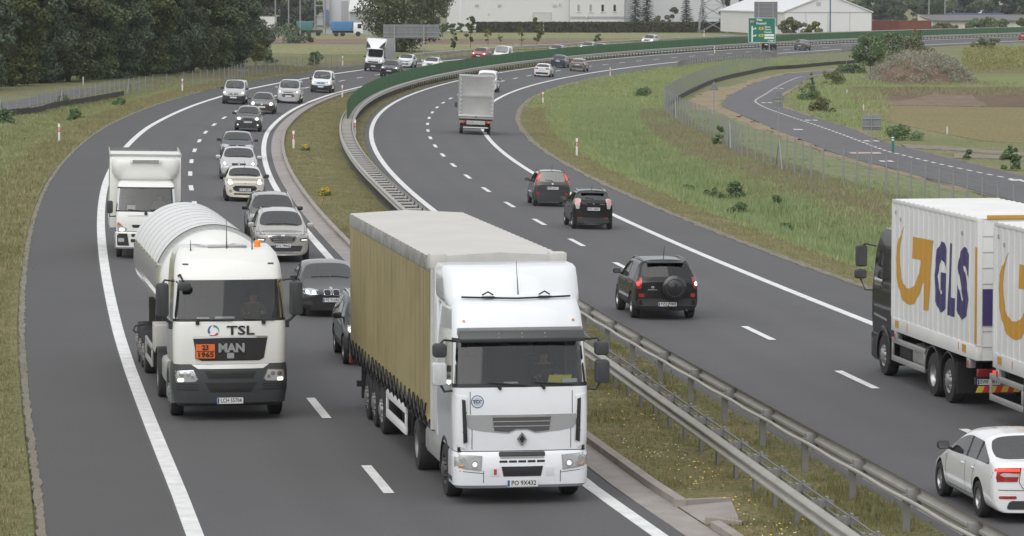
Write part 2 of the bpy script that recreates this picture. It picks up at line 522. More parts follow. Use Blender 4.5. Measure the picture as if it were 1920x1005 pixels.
# raised kerb of the median with a drainage inlet near the camera
def kerb(name, y0, y1, du=1.0):
    mb = MB(); ys = arcs(y0, y1, 1.0)
    for a, b in zip(ys[:-1], ys[1:]):
        V = []
        for y in (a, b - .01):
            u = oP2(y) - du
            V += [RP(y, u, -.05), RP(y, u, .15), RP(y, u - .16, .17), RP(y, u - .16, -.05)]
        mb.add(V, [(0, 1, 5, 4), (1, 2, 6, 5), (2, 3, 7, 6), (0, 3, 2, 1), (4, 5, 6, 7)])
    o = mb.build(name, m_conc); tag(o, kind='structure'); return o


kerb('kerb', 66.4, 330)
kerb('kerb_end', 42, 64.2)
mb = MB()
p = [RP(66.4, oP2(66.4) - 1.0), RP(66.9, oP2(66.9) - 2.1), RP(64.2, oP2(64.2) - 1.0), RP(64.0, oP2(64) - 1.6)]
for a, b in ((p[0], p[1]), (p[2], p[3])):
    d = (b - a).normalized(); n = Vector((-d.y, d.x, 0)) * .16
    mb.add([a + Vector((0, 0, -.05)), b + Vector((0, 0, -.05)), b + n + Vector((0, 0, -.05)), a + n + Vector((0, 0, -.05)),
            a + Vector((0, 0, .155)), b + Vector((0, 0, .10)), b + n + Vector((0, 0, .10)), a + n + Vector((0, 0, .155))],
           [(0, 1, 2, 3), (4, 5, 6, 7), (0, 1, 5, 4), (1, 2, 6, 5), (2, 3, 7, 6), (3, 0, 4, 7)])
tag(mb.build('kerb_inlet', m_conc), kind='structure')
A = np.array([p[0][:2], p[1][:2]]); B = np.array([p[2][:2], p[3][:2]])
sheet('drain_chute_path', A, B, 3, m_gutter, .045)

# side roads
UPL = [(-160, 214), (0, 193), (120, 171), (200, 162), (333, 146.7), (420, 135), (533, 128), (633, 121.7), (700, 117)]
LOL = [(-160, 240), (0, 213), (83, 193.5), (177, 181.7), (300, 165), (417, 150), (533, 136.7), (633, 125), (700, 119)]
sheet_px('farm_access_road', UPL, LOL, 90, 3, m_asph_lane, .01)
RL = [(1600, 130), (1557, 132), (1482, 138.4), (1440, 147.6), (1407, 160), (1382, 172), (1363.7, 183.5), (1353.7, 194), (1360, 202), (1390, 216),
      (1424, 230), (1457, 244.6), (1507, 264), (1558, 285), (1600, 298), (1679, 318), (1740, 335), (1917, 381), (2100, 432), (2400, 520), (2700, 610)]
RR = [(1640, 135), (1580, 138), (1524, 145), (1507, 152), (1489, 164), (1472, 172), (1458, 183), (1453, 192), (1463, 200), (1491, 209),
      (1524, 220), (1551, 228), (1600, 243), (1635, 258), (1667, 269.5), (1720, 282), (1789, 299), (1867, 318), (2100, 376), (2400, 452), (2700, 530)]
DL = [(1590, 133), (1530, 142), (1496, 146), (1457, 163.5), (1435.6, 177), (1417, 188.5), (1420.6, 195), (1440.6, 205), (1474, 217), (1507.5, 228), (1557.7, 245.4),
      (1600, 261), (1658, 283), (1687, 290.5), (1733, 302), (1785, 314), (1847, 327), (1920, 342), (2060, 374), (2380, 452), (2660, 525)]
n = 110
svL = np.array([G(*p)[:2] for p in spline(RL, n)]); svR = np.array([G(*p)[:2] for p in spline(RR, n)])
sheet('service_road', svL, svR, 4, m_asph_lane, .03)
# sandy verges along it
def widen(A, B, d):
    t = (A - B); t /= np.linalg.norm(t, axis=1)[:, None]; return A + t * d


sheet('service_verge_path', widen(svL, svR, 3.2), widen(svL, svR, -.05), 3, m_sand, .015, jit=.25)
sheet('service_edge_path', widen(svR, svL, -.05), widen(svR, svL, .5), 2, m_sand, .02, jit=.1)
dl = polyline([G(*p)[:2] for p in spline(DL, 200)], 400)
mb = MB(); Ld = np.concatenate([[0], np.cumsum(np.linalg.norm(np.diff(dl, axis=0), axis=1))])
tot = Ld[-1]; k = 0.0
while k < tot - 1.2:
    q = [np.array([np.interp(k + e, Ld, dl[:, 0]), np.interp(k + e, Ld, dl[:, 1])]) for e in (0, 1.25)]
    t = q[1] - q[0]; t /= np.linalg.norm(t); nn = np.array([-t[1], t[0]]) * .09
    V = [(*(a + s * nn), float(H(*a)) + .045) for a, s in ((q[0], -1), (q[0], 1), (q[1], 1), (q[1], -1))]
    mb.add(V, [(0, 1, 2, 3)]); k += 2.35
tag(mb.build('cycle_lane_marking', m_paint), kind='structure')
mb = MB()
for px, py, wpx in ((1545, 145.5, 18), (1462, 166, 14), (1438, 192.5, 20), (1522, 225.5, 24), (1635, 264.5, 30), (1497, 243, 14), (1663, 302.5, 24), (1907, 338, 22)):
    a, b = G(px - wpx / 2, py, .05), G(px + wpx / 2, py, .05)
    mb.add([a, b, b + Vector((0, .28, 0)), a + Vector((0, .28, 0))], [(0, 1, 2, 3)])
    for t in (.2, .8):
        c = a.lerp(b, t); mb.add([c + Vector((-.16, -.55, 0)), c + Vector((.16, -.55, 0)), c + Vector((.16, 1.1, 0)), c + Vector((-.16, 1.1, 0))], [(0, 1, 2, 3)])
tag(mb.build('cycle_symbol_marking', m_paint), kind='structure')
mb = MB(); a, b = G(1597, 288, .045), G(1655, 288, .045)
mb.add([a, b, b + Vector((0, 2.0, 0)), a + Vector((0, 2.0, 0))], [(0, 1, 2, 3)])
tag(mb.build('crossing_patch_marking', M('red_paint', (.45, .27, .25), .8, noise=(2, (.6, .5, .48), .2))), kind='structure')
# dirt tracks leaving the service road
sheet_px('dirt_track_path', [(1690, 271), (1760, 274.5), (1830, 280), (1925, 287)], [(1700, 278), (1765, 281), (1832, 286), (1925, 293)], 24, 2, m_grit, .035, jit=.1)
sheet_px('field_track_path', [(1788, 288), (1850, 291), (1930, 297)], [(1790, 297), (1850, 297), (1930, 303)], 20, 2, m_grit, .036, jit=.1)

# fields
sheet_px('far_meadow_field', [(470, 64.5), (900, 62), (1300, 63), (1450, 63)], [(470, 73), (900, 73), (1300, 71), (1450, 69)], 40, 3, m_field, .02)
sheet_px('far_soil_field', [(470, 73), (800, 73.5), (1100, 75), (1230, 74.5)], [(470, 82), (800, 82.5), (1080, 81), (1230, 76)], 40, 3, m_soil, .03)
sheet_px('roadside_field', [(470, 82), (700, 83), (1080, 81.5), (1230, 76.5)], [(470, 100), (700, 102), (1080, 88), (1230, 78)], 40, 4, m_field, .025)
sheet_px('lush_strip_field', [(1600, 157), (1760, 156), (1830, 146), (1960, 141)], [(1600, 165), (1760, 166), (1830, 166), (1960, 167)], 30, 3, m_lush, .02)
sheet_px('ploughed_field', [(1590, 166), (1700, 167), (1800, 167), (1960, 168)], [(1600, 195), (1700, 197), (1800, 199), (1960, 202)], 60, 8, m_soild, .004)
sheet_px('ploughed_pale_field', [(1600, 193), (1640, 188), (1680, 190), (1720, 184), (1760, 176), (1815, 175), (1830, 186), (1850, 196)], [(1610, 196), (1650, 197), (1690, 198), (1725, 198.5), (1762, 199), (1815, 200), (1832, 200), (1850, 201)], 60, 6, m_soil, .05)
sheet_px('stubble_field', [(1605, 195), (1700, 197), (1800, 199), (1960, 202)], [(1640, 222), (1760, 248), (1850, 264), (1960, 268)], 40, 8, m_stub, -.004)
# ------------------------------------------------------------------ barriers, fences, signs
m_zinc = M('galvanised_steel', (.47, .455, .42), .55, .25, noise=(1.2, (.36, .345, .315), .25))
m_zincd = M('galvanised_post', (.27, .265, .25), .6, .25, noise=(2.0, (.19, .185, .178), .25))
m_green = M('screen_green', (.054, .150, .060), .55, noise=(.6, (.046, .125, .052), .2), island=.18)
m_white = M('white_plastic', (.72, .72, .71), .5)
m_red = M('red_reflector', (.50, .035, .03), .45)
m_black = M('black_plastic', (.018, .018, .02), .5)
m_dark = M('dark_trim', (.03, .03, .032), .55)
m_grey = M('sign_back_grey', (.20, .21, .225), .5, .1, noise=(.8, (.17, .178, .19), .3))
m_pole = M('pole_grey', (.30, .31, .32), .5, .4)
m_wire = M('fence_wire', (.20, .21, .20), .6, .3)
m_band = M('barrier_membrane', (.035, .036, .034), .8, noise=(3, (.06, .058, .05), .2))


def sweep(mb, frames, prof, closed=True):
    """frames: list of (point, left vector); prof: (lateral, up)"""
    n = len(prof); V = []; Fc = []
    for p, l in frames:
        for a, z in prof: V.append(p + l * a + Vector((0, 0, z)))
    for i in range(len(frames) - 1):
        for k in range(n if closed else n - 1):
            k2 = (k + 1) % n
            Fc.append((i * n + k, i * n + k2, (i + 1) * n + k2, (i + 1) * n + k))
    if closed:
        Fc.append(tuple(range(n))); Fc.append(tuple((len(frames) - 1) * n + k for k in range(n - 1, -1, -1)))
    mb.add(V, Fc)


def fr_road(ys, uf):
    out = []
    for y in ys:
        s = float(dxc(y)); n = 1 / sqrt(1 + s * s); out.append((RP(y, uf(y)), Vector((-n, s * n, 0))))
    return out


def fr_pts(pts):
    out = []
    for i, p in enumerate(pts):
        t = Vector(pts[min(i + 1, len(pts) - 1)]) - Vector(pts[max(i - 1, 0)]); t.z = 0; t.normalize()
        out.append((Vector(p), Vector((-t.y, t.x, 0))))
    return out


def wprof(side, z0=.46, h=.31):
    """W-beam cross-section, bulging to side (+1 = left)"""
    c = [(0, 0), (.012, .02), (.075, .055), (.08, .075), (.075, .10), (.01, .135), (.01, .175), (.075, .21), (.08, .235), (.075, .255), (.012, .29), (0, .31)]
    o = [(side * a, z0 + b * h / .31) for a, b in c]; i = [(side * (a - .012), z0 + b * h / .31) for a, b in c[::-1]]
    return o + i


def post_mesh(h, w=.10, d=.05, name='post'):
    mb = MB(); mb.box(-w / 2, w / 2, -d / 2, d / 2, -.1, h); mb.box(-w / 2, -w / 2 + .012, d / 2, d / 2 + .03, -.1, h); mb.box(w / 2 - .012, w / 2, d / 2, d / 2 + .03, -.1, h)
    o = mb.build(name, m_zincd); return o


def instance(o, loc, rz, parent, name=None):
    c = o.copy(); C.objects.link(c); c.parent = parent; c.location = loc; c.rotation_euler = (0, 0, rz)
    if name: c.name = name
    return c


def hd(y): return -atan(float(dxc(y)))


def many(proto, frames_rz, parent, limit=100, rest='remaining_posts'):
    """children copies of proto up to limit, the rest as one stuff part"""
    fr = list(frames_rz)
    for i, (p, rz) in enumerate(fr[:limit]):
        if i == 0: proto.parent = parent; proto.location = p; proto.rotation_euler = (0, 0, rz)
        else: instance(proto, p, rz, parent)
    if len(fr) > limit:
        V = []; Fc = []
        for p, rz in fr[limit:]:
            k = len(V); R = Matrix.Rotation(rz, 3, 'Z')
            V += [R @ v.co + Vector(p) for v in proto.data.vertices]; Fc += [[i + k for i in q.vertices] for q in proto.data.polygons]
        o = link(rest, mesh(rest, V, Fc, proto.data.materials[0]), parent); o['kind'] = 'stuff'


# near rail that faces the outbound carriageway
def uA(y): return 4.78
t = thing('guardrail', 'near steel guardrail on widely set posts facing the outbound lanes, with slim tube rail', 'guardrail', group='steel guardrails of the median')
ysA = arcs(42, 139, 1.0)
mb = MB(); sweep(mb, fr_road(ysA, lambda y: uA(y) - .14), wprof(-1, .43, .39)); mb.build('beam', m_zinc, t, smooth=50)
mb = MB(); sweep(mb, fr_road(ysA, lambda y: uA(y) - .135), [(0, .82), (.0, .84), (.03, .84), (.03, .832), (.008, .832), (.008, .82)]); mb.build('top_angle', m_dark, t)
mb = MB(); frt = []
for y in arcs(42, 139, .5):
    frt.append((RP(y, uA(y) + .10 + .02 * cos(2 * pi * y / 4.0)), Vector((-1, 0, 0))))
sweep(mb, frt, [(.035 * cos(a), .62 + .04 * sin(a)) for a in np.linspace(0, 2 * pi, 8, endpoint=False)]); mb.build('tube_rail', m_zinc, t, smooth=60)
pA = [y for y in arcs(43.1, 139, 4.0)]
many(post_mesh(.68, .12, .07), [(RP(y, uA(y) + .03), hd(y)) for y in pA], t)
mb = MB(); mb.box(-.05, .17, -.07, .07, .50, .77); mb.box(.10, .19, -.12, .12, .50, .52); sp = mb.build('spacer_block', m_zincd, t, bevel=.008)
many(sp, [(RP(y, uA(y) - .03), hd(y)) for y in pA], t)

# near rail that faces the inbound carriageway
def uB(y): return float(np.interp(y, [42, 57, 65, 73, 85, 110, 141], [7.2, 6.86, 6.68, 6.5, 6.26, 6.0, 5.78]))
t = thing('guardrail', 'near steel guardrail on closely set posts facing the inbound lanes', 'guardrail', group='steel guardrails of the median')
ysB = arcs(42, 139, 1.0)
mb = MB(); sweep(mb, fr_road(ysB, lambda y: uB(y)), wprof(1, .44, .33)); mb.build('beam', m_zinc, t, smooth=50)
for dz in (.70, .56):
    mb = MB(); sweep(mb, fr_road(ysB, lambda y: uB(y) - .36), [(0, dz), (0, dz + .035), (.02, dz + .035), (.02, dz)]); mb.build('rear_rail', m_zincd, t)
pB = arcs(42.3, 139, 2.0)
many(post_mesh(.74, .07, .10), [(RP(y, uB(y) - .25), hd(y)) for y in pB], t)
mb = MB(); mb.box(-.13, .23, -.03, .03, .60, .72); mb.box(-.15, -.09, -.05, .05, .5, .76); mb.box(.1, .14, -.06, .06, .52, .78); sp = mb.build('spacer_block', m_zincd, t)
many(sp, [(RP(y, uB(y) - .25), hd(y)) for y in pB], t)

# double-sided rail of the bend
def uR(y): return float(np.interp(y, [139, 150, 300, 420, 800], [4.95, 4.92, 4.82, 4.45, 4.3]))
def uL(y): return uR(y) + float(np.interp(y, [139, 160, 260], [.85, .74, .74]))
t = thing('double_guardrail', 'long double-sided steel guardrail with ladder-like cross bars round the bend', 'guardrail')
ysD = arcs(139.5, 790, 2.0)
mb = MB(); sweep(mb, fr_road(ysD, lambda y: uR(y) + .02), wprof(-1, .45, .32)); mb.build('beam', m_zinc, t, smooth=50)
mb = MB(); sweep(mb, fr_road(ysD, lambda y: uL(y) - .02), wprof(1, .45, .32)); mb.build('beam', m_zinc, t, smooth=50)
mb = MB(); mb.box(-.30, .30, -.06, .06, .67, .72); bar = mb.build('cross_bar', M('bar_zinc', (.56, .55, .52), .55, .1), t)
mb = MB(); sweep(mb, fr_road(ysD, lambda y: (uR(y) + uL(y)) / 2), [(-.27, .50), (.27, .50), (.27, .47), (-.27, .47)]); mb.build('shade_strip', M('painted_shade', (.035, .032, .03), .8), t)  # added dark strip, stands for the shaded ground seen between the bars
many(bar, [(RP(y, (uR(y) + uL(y)) / 2), hd(y)) for y in arcs(140.5, 790, 2.0)], t, 100, 'remaining_cross_bars')
pd = post_mesh(.74, .10, .06); pd.data.materials[0] = M('shaded_post', (.085, .082, .078), .7)  # posts coloured darker for the shade behind the beam
many(pd, [(RP(y, uR(y) + .10), hd(y)) for y in arcs(140.5, 790, 2.0)], t, 100, 'remaining_posts')

# green anti-glare screen on top of it
t = thing('anti_glare_screen', 'tall dark green screen running along the median barrier into the distance', 'screen', RP(238, 5.2))
t.location = (0, 0, 0)
st = arcs(238.5, 795, .28); per = 20; panels = [st[i:i + per + 1] for i in range(0, len(st) - 1, per)]
rest = MB()
for i, pn in enumerate(panels):
    if len(pn) < 2: continue
    mb = MB() if i < 100 else rest
    for a, b in zip(pn[:-1], pn[1:]):
        if b <= a: continue
        um = (uR(a) + uL(a)) / 2; hgt = 1.76 + .012 * ((i * 7) % 3)
        p, q = RP(a, um + .055), RP(b, um - .055); k = Vector((0, 0, .73)); h2 = Vector((0, 0, hgt)); d = Vector((.012, 0, 0))
        mb.add([p + k, q + k, q + h2, p + h2, p + k + d, q + k + d, q + h2 + d, p + h2 + d], [(0, 1, 2, 3), (7, 6, 5, 4), (3, 2, 6, 7), (0, 3, 7, 4), (1, 5, 6, 2)])
    if i < 100: mb.build('panel', m_green, t)
if rest.v:
    o = rest.build('remaining_panels', m_green, t); o['kind'] = 'stuff'

# far rail outside the inbound shoulder and short rail at the outbound verge
t = thing('guardrail', 'distant steel guardrail along the outer edge of the inbound shoulder', 'guardrail')
def uO(y): return oE1(y) + .25
ysO = arcs(425, 790, 3.0)
mb = MB(); sweep(mb, fr_road(ysO, uO), wprof(-1, .45, .32)); mb.build('beam', m_zinc, t, smooth=50)
many(post_mesh(.74, .09, .05), [(RP(y, uO(y) + .1), hd(y)) for y in arcs(425, 790, 4.0)], t)
t = thing('guardrail', 'short steel guardrail on closely set posts at the right verge above the wire fence', 'guardrail')
pts = [G(1270, 117, .72), G(1284, 113.5, .75), G(1340, 107.5, .75), G(1400, 101, .75), G(1440, 98, .75), G(1458, 101.5, .4)]
pts = [Vector((p[0], p[1], float(H(p[0], p[1])))) for p in spline(pts, 60)]
mb = MB(); sweep(mb, fr_pts(pts), wprof(1, .45, .32)); mb.build('beam', m_zinc, t, smooth=50)
many(post_mesh(.74, .16, .05), [(p, 0) for p in pts[1:-1]], t)


# ------------------------------------------------------------------ fences
def wire_fence(name, label, feet, h, step, braces=(), band=None, nwire=9):
    pts = polyline([G(*p)[:2] for p in spline(feet, 160)], 1200)
    L = np.concatenate([[0], np.cumsum(np.linalg.norm(np.diff(pts, axis=0), axis=1))])
    def at(s): x, y = float(np.interp(s, L, pts[:, 0])), float(np.interp(s, L, pts[:, 1])); return Vector((x, y, float(H(x, y))))
    t = thing(name, label, 'fence'); n = int(L[-1] / step)
    mb = MB(); mb.tube([(0, 0, -.1), (0, 0, h)], .035, 6); p0 = mb.build('post', m_pole, t)
    many(p0, [(at(k * step), 0) for k in range(n + 1)], t, 100)
    mb = MB(); ss = [at(k * step / 2) for k in range(2 * n + 1)]
    for k in range(nwire):
        z = .05 + (h - .1) * k / (nwire - 1); mb.tube([p + Vector((.04, 0, z)) for p in ss], .0045, 3, caps=False)
    s = 0.0
    while s < n * step:
        p = at(s) + Vector((.04, 0, 0)); mb.add([p, p + Vector((.006, 0, 0)), p + Vector((.006, 0, h - .05)), p + Vector((0, 0, h - .05))], [(0, 1, 2, 3)]); s += .25
    mb.build('wire_net', m_wire, t)
    for i in braces:
        a = at(i * step); d = (at(i * step + 1.3) - a)
        for sg in (1, -1):
            mb = MB(); mb.tube([a + Vector((0, 0, h * .85)), a + d * sg], .03, 6); mb.build('brace', m_pole, t)
    if band:
        mb = MB(); s = band[0]; fr = []
        while s < min(band[1], L[-1]): fr.append((at(s) + Vector((.12, -.1, 0)), Vector((-1, 0, 0)))); s += .5
        for i in range(len(fr) - 1):
            p, q = fr[i][0], fr[i + 1][0]; za, zb = .40 + .06 * rng.random(), .40 + .06 * rng.random(); w = Vector((.04 * rng.random(), -.06 * rng.random(), 0))
            mb.add([p, q, q + w + Vector((0, 0, zb)), p + Vector((0, 0, za)), p + Vector((0, .1, za)), q + Vector((0, .1, zb))], [(0, 1, 2, 3), (3, 2, 5, 4)])
        mb.build('dark_membrane', m_band, t)
    return t


wire_fence('wire_fence', 'low wire mesh fence on thin posts beside the farm access road',
           [(-90, 246), (10, 219), (68, 212), (100, 203), (167, 192), (217, 182.5), (267, 174), (333, 165.5), (417, 156), (455, 147), (509, 138), (559, 133), (640, 126)],
           1.35, 2.6, (8, 17, 30), (16, 75), 7)
wire_fence('wire_fence', 'tall wire mesh fence turning a corner above the grassy ditch at right',
           [(1900, 436), (1760, 395), (1690, 376), (1656, 366), (1623, 360), (1591, 351), (1534, 342), (1482, 325), (1433, 309), (1390, 295), (1357, 271), (1325, 254), (1288, 237), (1262, 222), (1246, 209),
            (1248, 203), (1262, 194), (1280, 182), (1307, 168.5), (1333, 157), (1365, 147.5), (1407, 138.4), (1440, 131.5), (1491, 128), (1558, 121.7), (1640, 116)],
           1.9, 3.0, (18, 27, 44), (160, 400), 9)

# ------------------------------------------------------------------ delineator posts
def delineator(px, py, label, h=1.02):
    t = thing('delineator_post', label, 'post', G(px, py), 0, 'delineator posts along the verges')
    mb = MB(); mb.prism([(-.06, -.05), (.06, -.05), (.05, .05), (-.05, .05)], 'z', -.05, h); mb.build('body', m_white, t, bevel=.01)
    mb = MB(); mb.box(-.065, .065, -.062, .06, h * .55, h * .80); mb.build('red_band', m_red, t)
    mb = MB(); mb.box(-.022, .022, -.068, -.06, h * .58, h * .76); mb.build('reflector', m_white, t)


for px, py, lb in ((111, 266, 'white delineator post with worn orange mark on the grass left of the box truck'),
                   (342, 171, 'white and red delineator post on the left verge near the dark membrane'),
                   (642, 183, 'white and red delineator post beside the start of the green screen'),
                   (550.5, 279, 'white and red delineator post in the median near the yellow flowers'),
                   (666, 255, 'white and red delineator post attached to the ladder-like barrier'),
                   (1018, 195, 'white and red delineator post at the tip of the right verge'),
                   (1081.5, 292, 'white and red delineator post on the right verge above the two dark hatchbacks'),
                   (1144, 144, 'white and red delineator post just right of the beige car'),
                   (642.5, 123, 'white delineator post on the left verge in front of the meadow'),
                   (729, 175, 'white delineator post poking above the barrier left of the flatbed truck'),
                   (934, 125, 'white delineator post poking above the rail behind the flatbed truck'),
                   (1186, 99, 'white delineator post above the rail halfway along the far bend'),
                   (1644, 92, 'white delineator post left of the dark bush at the far verge'),
                   (1320, 69, 'white delineator post near the pylon foot'),
                   (1340, 100, 'small red and white delineator post at the far median edge line')):
    delineator(px, py, lb)


def marker(px, py, h, label):
    o = MB(); o.prism(rpoly(0, 0, .11, .11, .02), 'z', -.05, h - .06); o.prism(rpoly(0, 0, .07, .07, .02), 'z', h - .06, h)
    b = o.build('marker_post', M('marker_white', (.62, .60, .54), .7, noise=(5, (.45, .43, .38), .2)), bevel=.01); b.location = G(px, py)
    tag(b, label, 'post', 'small marker posts in the grass')


marker(1776, 252, .55, 'small white marker post in the stubble right of the square grey sign')
marker(1619, 208, .55, 'small white marker post just above the square grey sign')
marker(1588, 177, .5, 'small white marker post in the weeds left of the ploughed soil')
marker(156, 160, .75, 'white marker stone post on grass in front of the wood')
marker(89, 149, .4, 'low white marker post at the shaded foot of the wood')

# green and white bollard of the cycle lane
t = thing('bollard', 'green cycle lane bollard with pale bands on the service road', 'bollard', G(1674, 286))
mg = M('bollard_green', (.015, .16, .09), .45)
mb = MB(); mb.lathe([(0, .0), (0, .13), (.03, .13), (.06, .085), (.95, .075), (1.0, .05), (1.01, 0)], 16, 'z'); mb.build('body', mg, t, smooth=50)
for z in (.72, .86):
    mb = MB(); mb.lathe([(z, .0), (z, .084), (z + .07, .083), (z + .07, 0)], 16, 'z'); mb.build('reflective_band', m_white, t, smooth=50)


# ------------------------------------------------------------------ signs
def back_sign(name, label, foot, kind, w, h, ztop, extra=None, npole=1, mat=None):
    p = G(*foot); t = thing(name, label, 'road sign', p)
    for i in range(npole):
        x = 0 if npole == 1 else (-w * .27 if i == 0 else w * .25)
        mb = MB(); mb.tube([(x, 0, -.1), (x, 0, ztop - .05)], .035 if npole == 1 else .09, 8); mb.build('pole', m_pole, t, smooth=60)
    mb = MB()
    if kind == 'tri': mb.prism([(-w / 2, ztop - h), (w / 2, ztop - h), (w * .04, ztop), (-w * .04, ztop)], 'y', .05, .075)
    else: mb.prism(rpoly(0, ztop - h / 2, w, h, .06), 'y', .05, .075)
    mb.build('panel', mat or m_grey, t, bevel=.006)
    mb = MB()
    for z in ([ztop - h * .25, ztop - h * .75] if kind != 'tri' else [ztop - h * .3, ztop - h * .8]):
        mb.box(-w * .2 if kind == 'tri' else -w * .48, w * .2 if kind == 'tri' else w * .48, .01, .05, z - .03, z + .03)
    mb.build('bracket', m_pole, t)
    if extra:
        mb = MB(); mb.prism(rpoly(0, ztop - h - .28, w * .75, .38, .04), 'y', .05, .07); mb.build('lower_panel', m_grey, t)
    return t


back_sign('warning_sign', 'grey back of a triangular warning sign with plate below at the service road', (1459, 250), 'tri', .92, .86, 3.1, True)
back_sign('warning_sign', 'grey back of a triangular sign on a thin pole by the fence corner', (1338.5, 214), 'tri', .72, .66, 2.55)
back_sign('square_sign', 'grey back of a square sign on a single pole at the service road', (1634, 319), 'sq', 1.02, .82, 2.98)
back_sign('small_sign', 'small grey back of a sign on a tall pole above the dark fence membrane', (1587, 128.5), 'sq', 1.3, .75, 3.0)
back_sign('narrow_sign', 'low narrow white board on a post beside the access road at left', (455, 146), 'sq', .95, .10, .75, mat=m_white)

# large sign, seen from behind
t = thing('large_sign', 'wide grey back of a direction board in front of the big oak', 'road sign', G(771, 100))
W, Z0, Z1 = 6.9, 1.85, 3.55
for x in (-2.05, 1.55):
    mb = MB(); mb.box(x - .09, x + .09, .12, .30, -.1, Z1 - .1); mb.box(x - .04, x + .04, -.15, .3, -.1, .5); mb.build('pole', m_pole, t)
mb = MB(); n = 9
for i in range(n): mb.box(-W / 2 + W * i / n + .008, -W / 2 + W * (i + 1) / n - .008, .34, .37, Z0, Z1)
mb.build('panel', m_grey, t)
mb = MB()
for z in (Z0 + .22, Z0 + .72, Z1 - .22): mb.box(-W / 2, W / 2, .29, .338, z - .04, z + .04)
mb.build('rail', m_pole, t)

t = thing('large_sign', 'grey ribbed back of a direction board behind the green motorway sign', 'road sign', G(1436, 74))
W, Z0, Z1 = 3.9, 2.2, 6.3
for x in (-1.2, 1.2):
    mb = MB(); mb.box(x - .1, x + .1, .1, .28, -.1, Z1 - .1); mb.build('pole', m_pole, t)
mb = MB(); mb.box(-W / 2, W / 2, .34, .37, Z0, Z1); mb.build('panel', m_grey, t)
mb = MB()
for k in range(6): mb.box(-W / 2, W / 2, .28, .338, Z0 + .3 + k * .7, Z0 + .36 + k * .7)
mb.build('rail', m_pole, t)

# green direction sign
p = G(1428, 99.5); s_ = 6900 / p.y
t = thing('direction_sign', 'green motorway direction sign with white town names and a route diagram', 'road sign', p)
W, Hh = 51 / s_, 46.5 / s_; Z0 = (99.5 - 80) / s_; Z1 = Z0 + Hh
m_sgn = M('sign_green', (.004, .165, .105), .45); m_sw = M('sign_white', (.72, .74, .73), .45); m_sy = M('sign_yellow', (.62, .45, .05), .45)
m_sr = M('sign_maroon', (.20, .02, .05), .45); m_sb = M('sign_dark', (.03, .03, .05), .45)
for x in (-W * .02, W * .28):
    mb = MB(); mb.box(x - .07, x + .07, .03, .17, -.1, Z1 - .1); mb.build('pole', m_pole, t)
mb = MB(); mb.prism(rpoly(0, (Z0 + Z1) / 2, W, Hh, .12), 'y', -.02, .02); mb.build('panel', m_sgn, t)
mb = MB()
def bx(x0, x1, z0, z1, d=-.028): mb.box(-W / 2 + W * x0, -W / 2 + W * x1, d, -.021, Z1 - Hh * z1, Z1 - Hh * z0)
bx(.0, .015, .02, .98); bx(.985, 1, .02, .98); bx(.02, .98, 0, .015); bx(.02, .98, .985, 1)
bx(.125, .175, .36, .97)
mb.prism([(-W / 2 + W * .118, Z1 - Hh * .37), (-W / 2 + W * .182, Z1 - Hh * .37), (-W / 2 + W * .15, Z1 - Hh * .31)], 'y', -.028, -.021)
for z in (.50, .78):
    mb.prism([(-W / 2 + W * .17, Z1 - Hh * z), (-W / 2 + W * .17, Z1 - Hh * (z - .05)), (-W / 2 + W * .24, Z1 - Hh * (z - .10)), (-W / 2 + W * .26, Z1 - Hh * (z - .06))], 'y', -.028, -.021)
    mb.prism(ellipse(-W / 2 + W * .265, Z1 - Hh * (z - .07), W * .04, W * .04, 14), 'y', -.028, -.021)
bx(.60, .95, .655, .74); bx(.60, .95, .765, .85); bx(.73, .98, .90, .915); bx(.73, .745, .90, .98)
mb.build('diagram', m_sw, t)
for z in (.425, .705):
    mb = MB(); bx(.39, .565, z - .045, z + .055); mb.build('route_number', m_sy, t)
mb = MB(); bx(.06, .245, .105, .205); mb.build('route_badge', m_sr, t)
def tx(s, fx, fz, h, width=None, mat=m_sw): text(s, Hh * h * 1.35, mat, 'lettering', t, (-W / 2 + W * fx, -.032, Z1 - Hh * fz), bold=.012, width=None if width is None else W * width)
tx('S11', .152, .155, .075, .13); tx('Piła', .415, .09, .085, .20); tx('Poznań', .49, .23, .085, .36)
tx('Słowy', .72, .37, .06, .22); tx('Tarnow', .72, .47, .06, .24); tx('Poznań', .73, .58, .06, .26)
tx('A2', .86, .945, .05, .10); tx('92', .477, .43, .05, .09, m_sb); tx('92', .477, .71, .05, .09, m_sb)
